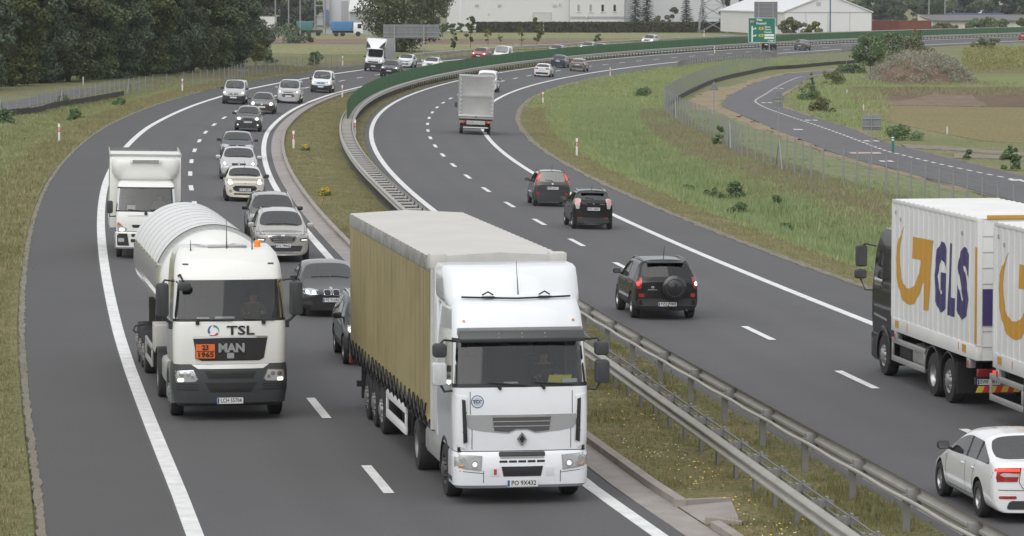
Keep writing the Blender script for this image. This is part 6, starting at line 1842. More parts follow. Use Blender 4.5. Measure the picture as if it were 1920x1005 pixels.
car('coupe_car', 'brown rounded two-door car with round lit headlights', 'car', dict(L=4.28, W=1.81, H=1.47, wb=2.54, fo=.85, rw=.33, zf=.72, yc=1.25, zc=.99, yt=2.0, yr=3.05, zr=1.40, yb=3.80, zq=.98, ze=.92, sub=2, near=True, two_door=True, front=f_beetle, roofw=.58, sideT=.68, front_plan=.26, rear_plan=.2, mirm=P_brown), P_brown, 491, 213, True, True)


def f_van(lit, gm, z=.80, bars=0, dark=.36, em=True):
    def f(K):
        grid_grille(K, rpoly(0, z, .84, .13, .03), mat=gm, bars=bars, barm=m_chrome); lamps(K, [(.46, .92), (.80, .96), (.86, .82), (.52, .78)], [(.68, .87, .07)], litm=m_on if lit else m_lens); front_plate(K, .52)
        if em: emblem(K, z + .03, .06)
        K['su'].patch('lower_intake', rpoly(0, dark, 1.2, .14, .03), m_gap, K['root'], 'y', 1, .006)
    return f


car('small_van', 'silver small van with dark bumper, leftmost of the three oncoming vans', 'van', dict(VAN, L=4.15, W=1.72, H=1.80, wb=2.69, fo=.80, sub=2, near=True, bump_dark=True, front=f_van(True, m_rimd, .78), mirm=m_dark, panel_van=True), P_silver, 438, 195, True, True)


def f_tourneo(K):
    gp = rpoly(0, .62, .86, .20, .08); K['su'].patch('grille_frame', rpoly(0, .62, .96, .27, .11), m_chrome, K['root'], 'y', 1, .005); grid_grille(K, gp, bars=1); lamps(K, [(.46, .96), (.60, 1.0), (.84, .98), (.86, .90), (.56, .82)], [(.66, .90, .06)], litm=m_on); front_plate(K, .56)
    mb = MB(); K['su'].strip(mb, [(-.40, .86), (0, .85), (.40, .86)], .05, 'y', 1, .01); mb.build('upper_grille', m_gap, K['root'])
    for d in (2.1, 2.9): mb = MB(); mb.tube([(-.62, K['Y'](d), K['H'] + .02), (-.62, K['Y'](d), K['H'] + .09), (.62, K['Y'](d), K['H'] + .09), (.62, K['Y'](d), K['H'] + .02)], .02, 6); mb.build('roof_bar', m_dark, K['root'])


car('family_van', 'pale silver family van with roof rails and big oval grille', 'van', dict(VAN, W=1.84, H=1.80, sub=2, near=True, front=f_tourneo, rails=m_dark, mirm=P_psil, zf=.88), paint('pearl', (.56, .565, .57), .2), 541, 193.5, True, True)


def f_caddy(K):
    f_van(True, m_pblue, .82, 0)(K); mb = MB(); K['su'].strip(mb, [(K['Y'](2.0), .75), (K['Y'](3.6), .62)], .22, 'x', 1, .006); K['su'].strip(mb, [(K['Y'](2.0), .75), (K['Y'](3.6), .62)], .22, 'x', -1, .006); mb.build('red_stripe', P_red, K['root'])


car('small_van', 'white small van with dark bumper and a red stripe on its side', 'van', dict(VAN, W=1.79, H=1.83, sub=2, near=True, bump_dark=True, front=f_caddy, mirm=m_dark, panel_van=True), P_white, 602, 173.5, True, True)
car('suv_car', 'dark grey sport utility car emerging at the top of the green screen', 'car', dict(SUV, front=f_gen(True, (.84, .14, .86), [(.46, .96), (.82, .98), (.86, .88), (.50, .86)], .62, lo=.45, litr=.05), sub=2, mirm=P_dgrey), P_dgrey, 730, 144, True, True)


def f_clio(K):
    K['su'].patch('grille', rpoly(0, .70, 1.2, .10, .04), m_gap, K['root'], 'y', 1, .006); emblem(K, .70, .085); lamps(K, [(.40, .84), (.78, .90), (.84, .74), (.62, .70)], [(.70, .80, .05)], litm=m_lens); K['su'].patch('lower_intake', rpoly(0, .42, 1.0, .16, .06), m_gap, K['root'], 'y', 1, .006); front_plate(K, .50)


car('hatchback_car', 'white hatchback car following the tall box van', 'car', dict(HAT, W=1.73, H=1.45, front=f_clio, sub=2, mirm=m_dark), P_white, 759, 126.5, True, True)
car('sedan_car', 'white car with only its upper half showing over the green screen', 'car', dict(SED, front=f_gen(False), mirm=P_white), P_white, 806, 132.5, True, True)
car('hatchback_car', 'bright red hatchback car with lit headlights on the far bend', 'car', dict(HAT, W=1.77, H=1.50, front=f_gen(True, (.90, .14, .68))), P_red, 898, 112, True, True)
car('delivery_van', 'white delivery van beside the red car behind the green screen', 'van', dict(VAN, L=5.0, W=1.92, H=1.97, wb=3.1, front=f_van(False, m_rimd), mirm=m_dark, panel_van=True), P_white, 938, 117, True, True)
car('sedan_car', 'pale silver-blue car whose roof shows above the green screen, the nearer one', 'car', dict(SED, front=f_gen(False)), P_psil, 1040, 105, True, True)
car('sedan_car', 'silver car with one glowing headlight on the far bend', 'car', dict(SED, front=f_gen(True, litr=.10)), P_psil, 1098, 98.5, True, True)
car('sedan_car', 'grey-blue car just behind the silver one with glowing headlight', 'car', dict(SED, front=f_gen(False)), paint('mist', (.22, .25, .27), .35), 1119, 101, True, True)
car('suv_car', 'most distant silver car, headlights glowing white above the green screen', 'car', dict(SUV, front=f_gen(True, (.8, .14, .86), [(.46, .96), (.82, .98), (.86, .80), (.50, .80)], litr=.12)), P_silver, 1214, 86, True, True)
# ------------------------------------------------------------------ lorries
T_white = paint('truck_white', (.80, .82, .85), 0, .35); T_cream = paint('tanker_white', (.79, .79, .765), 0, .35); T_black = M('truck_black', (.008, .008, .009), .5, 0, .6, .2)
m_bump = M('dark_bumper', (.045, .048, .052), .55); m_chas = M('chassis', (.030, .029, .028), .75, noise=(3, (.05, .046, .042), .2)); m_silv = M('silver_trim', (.40, .40, .41), .4, .5); m_mesh = M('grille_mesh', (.10, .10, .105), .5, .4)
m_alu = M('aluminium', (.50, .50, .49), .42, .55, noise=(1.5, (.40, .40, .39), .25)); m_trim = M('truck_rim', (.30, .30, .30), .5, .4, noise=(5, (.2, .19, .18), .2)); m_orange = M('hazard_orange', (.72, .14, .02), .5)


def shell(levels, side_ys, tagf, mats, root, nc=4, smooth=38, cap='roof', fr=(-.55, 0, .55)):
    """cab skin from horizontal rings: (z, half width, front y, corner radius, bow, rear y)"""
    rings = []; zones = None
    for z, w, yf, r, bow, yb in levels:
        P = []; Z = []
        ys = [yb] + [y for y in side_ys] + [yf - bow - r]
        for k, y in enumerate(ys): P.append((-w, min(y, yf - bow - r))); Z.append('S%d' % k)
        Z[-1] = 'C'
        for k in range(1, nc): a = pi - (pi / 2) * k / nc; P.append((-(w - r) + r * cos(a), yf - bow - r + r * sin(a))); Z.append('C')
        for f_ in (-1,) + tuple(fr) + (1,): x = (w - r) * f_; P.append((x, yf - bow * f_ * f_)); Z.append('F')
        Z[-1] = 'C'
        for k in range(1, nc): a = pi / 2 - (pi / 2) * k / nc; P.append((w - r + r * cos(a), yf - bow - r + r * sin(a))); Z.append('C')
        for k, y in enumerate(ys[::-1]): P.append((w, min(y, yf - bow - r))); Z.append('S%d' % (len(ys) - 2 - k))
        zones = Z; rings.append([(x, y, z) for x, y in P])
    n = len(rings[0]); V = [p for R_ in rings for p in R_]; groups = {}; allf = []
    for i in range(len(rings) - 1):
        for j in range(n - 1):
            f = (i * n + j, i * n + j + 1, (i + 1) * n + j + 1, (i + 1) * n + j); sd = 'L' if j < n // 2 else 'R'
            groups.setdefault(tagf(i, zones[j], sd), []).append(f); allf.append(f)
        f = (i * n + n - 1, i * n, (i + 1) * n, (i + 1) * n + n - 1); groups.setdefault('shell', []).append(f); allf.append(f)
    f = tuple((len(rings) - 1) * n + k for k in range(n)); groups.setdefault(cap, []).append(f); allf.append(f)
    out = {}
    for g, F_ in groups.items():
        ids = sorted({i for f in F_ for i in f}); k = {a: b for b, a in enumerate(ids)}; me = mesh(g.split('#')[0], [V[i] for i in ids], [[k[i] for i in f] for f in F_], mats.get(g.split('#')[0], mats['shell']), smooth)
        out[g] = link(g.split('#')[0], me, root)
    return out, Surf(V, allf)


def lwheel(parent, x, y, r=.50, w=.30, dual=False, rim=None):
    s = 1 if x > 0 else -1; W_ = .58 if dual else w
    mb = MB(); mb.lathe([(-W_ / 2, r * .56), (-W_ / 2 + .01, r * .94), (-W_ / 2 + .05, r), (W_ / 2 - .05, r), (W_ / 2 - .01, r * .94), (W_ / 2, r * .56), (W_ / 2 - .05, r * .55), (-W_ / 2 + .05, r * .55), (-W_ / 2, r * .56)], 32, 'x')
    t = mb.build('wheel', m_tyre, parent, smooth=45); t.location = (x - s * (W_ / 2), y, r); o = s * W_ / 2
    mb = MB()
    if dual: mb.lathe([(o - s * .01, r * .56), (o - s * .03, r * .52), (o - s * .16, r * .46), (o - s * .17, r * .24), (o - s * .06, r * .22), (o - s * .05, 0)], 24, 'x')
    else: mb.lathe([(o - s * .01, r * .56), (o - s * .04, r * .50), (o - s * .02, r * .36), (o + s * .03, r * .30), (o + s * .05, r * .20), (o + s * .05, 0)], 24, 'x')
    q = r * .37 if not dual else r * .34
    for k in range(10): a = 2 * pi * k / 10; mb.lathe([(o + s * (.03 if not dual else -.15), 0), (o + s * (.03 if not dual else -.15), .022), (o - s * .1 if not dual else o - s * .18, .022)], 6, 'x', (0, q * cos(a), q * sin(a)))
    mb.build('rim', rim or m_trim, t, smooth=40); return t


def lorry_mirror(root, x, y, z, w, h, mat, face=None, arm=None):
    mb = MB(); mb.prism(rpoly(x, z, w, h, .06), 'y', y - .10, y + .10); o = mb.build('wing_mirror', mat, root, bevel=.035)
    mb = MB(); mb.prism(rpoly(x, z, w - .05, h - .06, .04), 'y', y - .108, y - .102); mb.build('mirror_glass', m_lampin, o)
    if arm: mb = MB(); mb.tube(arm, .022, 6); mb.build('mirror_arm', m_dark, o)
    return o


# --- people in the cabs
def person(label, x, y, z, root_heading, loc, shirt):
    o = bpy.data.meshes.new('person'); bm = bmesh.new(); J = {}; lay = bm.verts.layers.skin.verify()
    def j(n, *p): J[n] = bm.verts.new(p)
    j('hip', 0, 0, .05); j('belly', 0, -.03, .25); j('chest', 0, -.05, .48); j('neck', 0, -.04, .63); j('head', 0, -.01, .76); j('crown', 0, -.03, .87)
    for s, n in ((-1, 'l'), (1, 'r')):
        j(n + 'sh', s * .19, -.05, .55); j(n + 'el', s * .26, .14, .34); j(n + 'wr', s * .17, .38, .42); j(n + 'ha', s * .14, .45, .44); j(n + 'th', s * .10, .05, .04); j(n + 'kn', s * .14, .46, .08); j(n + 'an', s * .14, .52, -.34); j(n + 'ft', s * .14, .64, -.38)
    E = [('hip', 'belly'), ('belly', 'chest'), ('chest', 'neck'), ('neck', 'head'), ('head', 'crown')]
    for n in 'lr': E += [('chest', n + 'sh'), (n + 'sh', n + 'el'), (n + 'el', n + 'wr'), (n + 'wr', n + 'ha'), ('hip', n + 'th'), (n + 'th', n + 'kn'), (n + 'kn', n + 'an'), (n + 'an', n + 'ft')]
    for a, b in E: bm.edges.new((J[a], J[b]))
    Rr = dict(hip=.15, belly=.145, chest=.16, neck=.06, head=.098, crown=.07, sh=.075, el=.048, wr=.034, ha=.042, th=.095, kn=.062, an=.045, ft=.045)
    for n, v in J.items(): r = Rr[n if n in Rr else n[1:]]; v[lay].radius = (r, r * (.8 if n in ('chest', 'belly') else 1)); v[lay].use_root = n == 'hip'
    bm.to_mesh(o); bm.free(); ob = bpy.data.objects.new('person', o); C.objects.link(ob)
    ob.modifiers.new('k', 'SKIN'); sb = ob.modifiers.new('s', 'SUBSURF'); sb.levels = 2; bpy.context.view_layer.update()
    me = bpy.data.meshes.new_from_object(ob.evaluated_get(bpy.context.evaluated_depsgraph_get())); bpy.data.objects.remove(ob); me.shade_smooth()
    skin = M('skin', (.46, .29, .22), .6); me.materials.clear(); me.materials.append(shirt); me.materials.append(skin); me.materials.append(M('trousers', (.04, .05, .08), .85))
    for p in me.polygons: c = p.center; p.material_index = 1 if c.z > .60 or (c.y > .30 and .38 < c.z < .5) else 2 if c.z < .14 else 0
    t = link('person', me); tag(t, label, 'person')
    R_ = Matrix.Rotation(root_heading, 4, 'Z'); t.matrix_world = Matrix.Translation(loc) @ R_ @ Matrix.Translation((x, y, z))
    mb = MB(); mb.lathe([(.78, .102), (.84, .098), (.885, .075), (.90, .0)], 14, 'z', (0, -.03, 0)); mb.build('hair', M('hair', (.05, .035, .025), .8), t, smooth=60)
    mb = MB(); mb.lathe([(.09, 0), (.105, .012), (.118, .006), (.120, 0)], 8, 'y', (0, -.005, .76))
    for s in (1, -1): mb.lathe([(.085, 0), (.095, .012), (.098, 0)], 8, 'y', (s * .035, -.005, .79))
    mb.box(-.03, .03, .088, .094, .70, .71); mb.build('face', M('face_shade', (.30, .17, .13), .6), t)
    return t


def root_at(name, label, cat, px, py, inbound, dyaw=0.0, group=None):
    r = thing(name, label, cat, (0, 0, 0), 0, group); p = G(px, py); h = lane_heading(p, inbound, dyaw); place(r, p, h); return r, p, h


def guard(root, x, y0, y1, zs=(.50, .85), mat=None, h=.13):
    mb = MB()
    for z in zs: mb.box(x - .025, x + .025, y1, y0, z - h / 2, z + h / 2)
    for y in (y0 - .05, y1 + .05): mb.box(x - .024, x + .024, y - .05, y + .05, zs[0] + h / 2 + .002, zs[-1] - h / 2 - .002)
    mb.build('side_guard', mat or m_white, root, bevel=.008)


def cab_interior(root, w, yf, zd, yb, ztop):
    mb = MB(); mb.box(-w + .06, w - .06, yf - .55, yf - .10, zd - .5, zd - .04); mb.build('dashboard', M('dash_grey', (.22, .225, .23), .8), root, bevel=.04)
    mb = MB(); mb.box(-w + .05, w - .05, yb + .04, yf - .1, zd - 1.0, zd - .9); mb.box(-w + .05, w - .05, yb + .03, yb + .08, zd - .9, ztop); mb.build('cab_lining', M('cab_lining', (.20, .20, .205), .85), root)
    for x in (-.62, .62):
        mb = MB(); mb.box(x - .26, x + .26, yf - 1.55, yf - 1.0, zd - .62, zd - .42); mb.box(x - .25, x + .25, yf - 1.68, yf - 1.50, zd - .5, zd + .38); mb.box(x - .15, x + .15, yf - 1.70, yf - 1.58, zd + .40, zd + .62); mb.build('seat', m_seat, root, bevel=.05)
    mb = MB(); mb.tube([(-.62 + .23 * cos(a), yf - .62 + .10 * sin(a), zd + .02 + .2 * sin(a)) for a in np.linspace(0, 2 * pi, 17)], .02, 6, caps=False); mb.build('steering_wheel', m_int, root)


# ============ 1: white tractor with tan curtain trailer
RT, RP_, RH = root_at('curtain_lorry', 'white articulated lorry with tan curtain-sided trailer and sun visor', 'lorry', 957, 927, True, 1.0)
YB = -.92
lv = [(.98, 1.215, 1.33, .17, .05, YB), (1.30, 1.225, 1.345, .17, .05, YB), (1.70, 1.235, 1.335, .17, .05, YB), (2.06, 1.235, 1.312, .17, .05, YB), (2.12, 1.235, 1.305, .17, .05, YB), (2.19, 1.232, 1.29, .17, .05, YB),
      (2.92, 1.212, 1.12, .17, .05, YB), (3.00, 1.207, 1.10, .18, .05, YB), (3.12, 1.20, 1.06, .18, .05, YB), (3.42, 1.18, .96, .22, .06, YB), (3.62, 1.14, .82, .26, .08, YB), (3.74, 1.06, .60, .30, .08, YB)]
def tg(i, z, s):
    if z in ('F', 'C') and i == 5: return 'windscreen'
    if z in ('F', 'C') and i in (4, 6): return 'screen_frame'
    if i in (5,) and z == 'S2': return 'side_window#' + s
    if i in (4,) and z == 'S2': return 'side_window#' + s
    if z in ('S1', 'S2') and i <= 3: return 'door#' + s
    return 'shell'
cab, su = shell(lv, [-.25, .10, .92], tg, dict(shell=T_white, door=T_white, windscreen=G_truck, side_window=G_truck, screen_frame=m_black, roof=T_white), RT)
KR = dict(root=RT, su=su, w=1.23, Y=lambda d: 1.34 - d, S=BASE, L=3, mat=T_white)
lvb = [(.30, 1.17, 1.30, .22, .06, .58), (.36, 1.225, 1.385, .22, .06, .58), (.62, 1.235, 1.405, .22, .06, .58), (.90, 1.232, 1.39, .22, .06, .58), (.965, 1.215, 1.35, .22, .06, .58)]
bp_, sb_ = shell(lvb, [.9], lambda i, z, s: 'shell', dict(shell=T_white), RT, cap='shell'); bp_['shell'].name = 'front_bumper'
mb = MB(); mb.box(-1.16, 1.16, .7, 1.27, .964, 1.05); mb.box(-1.14, 1.14, YB, 1.2, .60, .97); mb.build('under_cab', m_black, RT)
fl = [(3.52, 1.19, .66, .28, .10, -1.0), (3.62, 1.235, .62, .32, .10, -1.0), (3.74, 1.245, .56, .34, .10, -1.0), (4.0, 1.245, .42, .36, .10, -1.0), (4.17, 1.235, .30, .36, .10, -1.0), (4.22, 1.20, .20, .36, .10, -1.0)]
fa, _ = shell(fl, [0], lambda i, z, s: 'shell', dict(shell=T_white), RT, cap='shell', fr=(-.8, -.4, 0, .4, .8)); fa['shell'].name = 'roof_spoiler'
mb = MB(); mb.prism([(1.06, 3.19), (1.30, 3.14), (1.41, 3.02), (1.40, 2.95), (1.34, 2.94), (1.22, 3.03), (1.05, 3.05)], 'x', -1.14, 1.14); mb.build('sun_visor', M('visor', (.055, .058, .06), .3), RT, bevel=.02)
mb = MB()
for x in (-.42, 0, .42):
    for z in (3.03, 3.10): mb.lathe([(0, .016), (.012, .012), (.012, 0)], 8, 'y', (x, 1.385 - (z - 3.03) * .7, z))
mb.build('visor_screws', m_silv, RT)
su.patch('grille_band', [(-1.0, 1.63), (1.0, 1.63), (1.0, 1.46), (.94, 1.38), (.70, 1.335), (.25, 1.29), (.10, 1.35), (-.10, 1.35), (-.25, 1.29), (-.70, 1.335), (-.94, 1.38), (-1.0, 1.46)], m_silv, RT, 'y', 1, .008)
gm = su.patch('grille_mesh', [(-.53, 1.58), (.53, 1.58), (.50, 1.34), (.24, 1.32), (.10, 1.375), (-.10, 1.375), (-.24, 1.32), (-.50, 1.34)], m_mesh, RT, 'y', 1, .016)
for z in (1.595, 1.51, 1.425): mb = MB(); su.strip(mb, [(-.53, z), (0, z), (.53, z)], .022, 'y', 1, .026); mb.build('bar', m_chrome, gm)
lo = su.patch('emblem', [(0, 1.31), (.085, 1.19), (0, 1.07), (-.085, 1.19)], m_black, RT, 'y', 1, .03, rings=2); mb = MB()
for a, b in (((0, 1.295), (.07, 1.19)), ((.07, 1.19), (0, 1.085)), ((0, 1.085), (-.07, 1.19)), ((-.07, 1.19), (0, 1.295))): su.strip(mb, [a, b], .030, 'y', 1, .040)
mb.build('emblem_rim', m_chrome, lo)
bd = su.patch('round_badge', ellipse(.80, 1.87, .115, .115, 26), M('badge_blue', (.05, .12, .26), .5), RT, 'y', 1, .006, rings=2); su.patch('badge_ring', ellipse(.80, 1.87, .098, .098, 24), m_white, bd, 'y', 1, .010, rings=2)
su.patch('badge_core', ellipse(.80, 1.87, .078, .078, 24), M('badge_pale', (.45, .50, .56), .5), bd, 'y', 1, .014, rings=2)
h, _ = su.hit('y', .80, 1.87, 1); text('TCC', .085, M('badge_ink', (.02, .06, .16), .5), 'lettering', bd, (.80, h.y + .018, 1.868), (pi / 2, 0, pi), .001, bold=.003)
for s in (1, -1):
    su.patch('cooling_slot_surround', [(s * x, z) for x, z in ((.99, 1.95), (1.20, 1.99), (1.215, 1.10), (1.02, 1.02))][::s], T_white, RT, 'y', 1, .035)
    sl_ = su.patch('cooling_slot', [(s * x, z) for x, z in ((1.02, 1.90), (1.085, 1.92), (1.06, 1.12), (.985, 1.15))][::s], m_black, RT, 'y', 1, .05)
    mb = MB()
    for z in (1.32, 1.50, 1.68): su.strip(mb, [(s * 1.0, z), (s * 1.075, z + .01)], .02, 'y', 1, .06)
    mb.build('rib', m_dark, sl_)
    mb = MB(); su.strip(mb, [(s * .93, 2.05), (s * .93, 1.64)], .012, 'y', 1); su.strip(mb, [(s * .90, 1.38), (s * .90, 1.01)], .012, 'y', 1); mb.build('panel_seam', m_gap, RT)
    lamp = sb_.patch('headlight', [(s * x, z) for x, z in ((.72, .895), (1.14, .925), (1.215, .87), (1.215, .70), (1.0, .655), (.74, .625))][::s], m_silv, RT, 'y', 1, .010); sb_.patch('lens', [(s * x, z) for x, z in ((.75, .875), (1.13, .90), (1.19, .86), (1.19, .72), (1.0, .68), (.77, .65))][::s], m_lens, lamp, 'y', 1, .018)
    for x, z, r, m_ in ((.86, .745, .075, m_chrome), (.86, .745, .04, m_drl), (1.07, .83, .05, m_chrome), (1.02, .74, .045, m_chrome)): sb_.patch('reflector' if m_ is m_chrome else 'bulb', ellipse(s * x, z, r, r, 14), m_, lamp, 'y', 1, .026 if m_ is m_chrome else .034, rings=2)
    sb_.patch('turn_signal', rpoly(s * 1.10, .715, .10, .03, .01), m_amb, lamp, 'y', 1, .028, rings=2)
    mb = MB(); sb_.strip(mb, [(s * .70, .62), (s * .70, .31)], .012, 'y', 1); sb_.strip(mb, [(s * 1.2, .63), (s * .70, .58)], .010, 'y', 1); mb.build('bumper_seam', m_gap, RT)
    # steps and mirrors
    mb = MB(); mb.box(s * 1.05, s * 1.24, .62, 1.05, .42, .50); mb.box(s * 1.05, s * 1.23, .60, .95, .72, .80); mb.build('step', m_black, RT, bevel=.01)
    lorry_mirror(RT, s * 1.475, 1.22, 2.80, .25, .25, m_bump, arm=[(s * 1.19, 1.05, 2.95), (s * 1.40, 1.18, 2.98), (s * 1.47, 1.2, 2.9)])
    lorry_mirror(RT, s * 1.485, 1.22, 2.38, .26, .42, M('mirror_pale', (.55, .56, .57), .4) if s > 0 else m_bump, arm=[(s * 1.2, 1.1, 2.06), (s * 1.38, 1.18, 2.05), (s * 1.47, 1.2, 2.2)])
    mb = MB(); mb.box(min(s * 1.17, s * 1.23), max(s * 1.17, s * 1.23), -1.42, YB - .003, 1.0, 4.10); mb.build('side_fairing', T_white, RT, bevel=.02)
    mb = MB(); mb.box(min(s * .2, s * 1.19), max(s * .2, s * 1.19), -3.0, -1.05, .45, 1.0); mb.build('fuel_tank', m_alu, RT, bevel=.12)
    mb = MB(); mb.lathe([(s * .85, .62), (s * 1.22, .62), (s * 1.23, .60), (s * 1.23, .55), (s * .85, .55)], 16, 'x', (0, 0, .5), -.15, pi + .15); mb.build('wheel_arch', m_black, RT, smooth=50)
    mb = MB(); mb.lathe([(s * .60, .62), (s * 1.26, .62), (s * 1.27, .60), (s * 1.26, .58), (s * .60, .58)], 16, 'x', (0, -3.8, .52), .1, pi - .1); mb.build('mudguard', m_black, RT, smooth=50)
    lwheel(RT, s * 1.22, 0, rim=m_rimd); lwheel(RT, s * 1.25, -3.8, dual=True, rim=m_trim)
    su.patch('marker_lamp', ellipse(s * 1.0, 3.30, .025, .02, 10), m_amb, RT, 'y', 1, .02, rings=2)
sb_.patch('upper_intake', rpoly(0, .92, .84, .085, .02), m_black, RT, 'y', 1, .008); mb = MB(); sb_.strip(mb, [(-.40, .865), (0, .865), (.40, .865)], .03, 'y', 1, .014); mb.build('intake_bar', m_silv, RT)
for k in range(5): sb_.patch('air_slot', rpoly(-.34 + .17 * k, .79, .145, .04, .01), m_black, RT, 'y', 1, .006, rings=2)
sb_.patch('lower_intake', [(-.38, .70), (.38, .70), (.34, .52), (-.34, .52)], m_black, RT, 'y', 1, .008)
sb_.patch('tow_cover', rpoly(-.50, .605, .16, .15, .015), M('cover_white', (.66, .68, .71), .4), RT, 'y', 1, .008); tp = sb_.patch('tow_sticker', rpoly(.50, .605, .16, .15, .015), M('cover_white', (.66, .68, .71), .4), RT, 'y', 1, .008); sb_.patch('red_mark', rpoly(.49, .605, .05, .10, .005), m_red, tp, 'y', 1, .014, rings=2)
plate(RT, 0, 1.43, .40, .56, 1, 'PO 9X432', h=.125)
mb = MB()
for x0, x1 in ((-.95, -.25), (-.1, .6)): mb.tube([(x0 + (x1 - x0) * t_, 1.325 - .02 * t_ - .05 * ((x0 + (x1 - x0) * t_) ** 2), 2.16 + .05 * t_) for t_ in (0, .5, 1)], .014, 5)
for x in (-.42, .38): mb.tube([(x, 1.32, 2.09), (x + .05, 1.32, 2.16)], .03, 6)
mb.build('windscreen_wipers', m_black, RT)
mb = MB(); mb.box(-.16, .16, 1.06, 1.10, 2.76, 2.90); mb.build('screen_mirror', m_black, RT, bevel=.02)
mb = MB(); mb.tube([(-.05, .60, 3.72), (-.02, .55, 4.35)], [.012, .004], 5); mb.build('aerial', m_dark, RT)
for s in (1, -1): mb = MB(); mb.tube([(s * .62, .66, 3.74), (s * .52, .70, 3.80), (s * .42, .66, 3.74)], .016, 5); mb.box(s * .52 - .12, s * .52 + .12, .70, .73, 3.70, 3.72); mb.build('air_horn', m_dark, RT)
mb = MB(); mb.tube([(x, .80 - .10 * x * x - .05 * abs(x), 3.685 + .02 * abs(x)) for x in (-1.0, -.8, -.5, 0, .5, .8, 1.0)], .018, 5); mb.build('roof_seam', m_gap, RT)
cab_interior(RT, 1.2, 1.3, 2.16, YB, 2.95)
mb = MB(); mb.add([(-.92, 1.02, 2.13), (-.52, 1.02, 2.13), (-.56, .98, 2.30), (-.98, .98, 2.30), (-.92, 1.0, 2.13), (-.52, 1.0, 2.13), (-.56, .96, 2.30), (-.98, .96, 2.30)], [(0, 1, 2, 3), (7, 6, 5, 4), (0, 4, 5, 1), (1, 5, 6, 2), (2, 6, 7, 3), (3, 7, 4, 0)])
o = mb.build('yellow_folder', M('folder_yellow', (.70, .58, .06), .6)); o.matrix_world = RT.matrix_world.copy(); tag(o, 'yellow folder on the dashboard of the curtain lorry', 'folder')
mb = MB(); mb.add([(-1.06, 1.06, 2.13), (-.78, 1.09, 2.13), (-.78, 1.07, 2.24), (-1.06, 1.04, 2.24), (-1.06, 1.05, 2.13), (-.78, 1.08, 2.13), (-.78, 1.06, 2.24), (-1.06, 1.03, 2.24)], [(0, 1, 2, 3), (7, 6, 5, 4), (0, 4, 5, 1), (1, 5, 6, 2), (2, 6, 7, 3), (3, 7, 4, 0)]); o = mb.build('name_board', m_white); o.matrix_world = RT.matrix_world.copy(); tag(o, 'small white tilted board behind the windscreen of the curtain lorry', 'board')
mb = MB(); mb.box(.02, .28, .95, 1.1, 2.122, 2.19); o = mb.build('paper_roll', m_white, bevel=.02); o.matrix_world = RT.matrix_world.copy(); tag(o, 'white paper roll on the middle of the curtain lorry dashboard', 'paper')
person('driver in a dark shirt at the wheel of the curtain lorry', -.62, .0, 1.80, RH, RT.matrix_world.translation, M('shirt_dark', (.03, .035, .05), .85))

# trailer of the curtain lorry
def tarp_mat(name, c1, c2, dirt):
    m = M(name, c1, .7, noise=(.5, c2, .3)); nt = m.node_tree; b = nt.nodes['Principled BSDF']; src = b.inputs['Base Color'].links[0].from_socket
    tc = nt.nodes.new('ShaderNodeTexCoord'); mp = nt.nodes.new('ShaderNodeMapping'); mp.inputs['Scale'].default_value = (1, .8, .6); nt.links.new(tc.outputs['Object'], mp.inputs[0])
    n = nt.nodes.new('ShaderNodeTexNoise'); n.inputs['Scale'].default_value = 1.6; n.inputs['Detail'].default_value = 7; nt.links.new(mp.outputs[0], n.inputs[0])
    r = nt.nodes.new('ShaderNodeValToRGB'); r.color_ramp.elements[0].position = .48; r.color_ramp.elements[1].position = .72; nt.links.new(n.outputs[0], r.inputs[0])
    mx = nt.nodes.new('ShaderNodeMix'); mx.data_type = 'RGBA'; nt.links.new(r.outputs[0], mx.inputs[0]); nt.links.new(src, mx.inputs[6]); mx.inputs[7].default_value = (*dirt, 1); nt.links.new(mx.outputs[2], b.inputs['Base Color'])
    return m


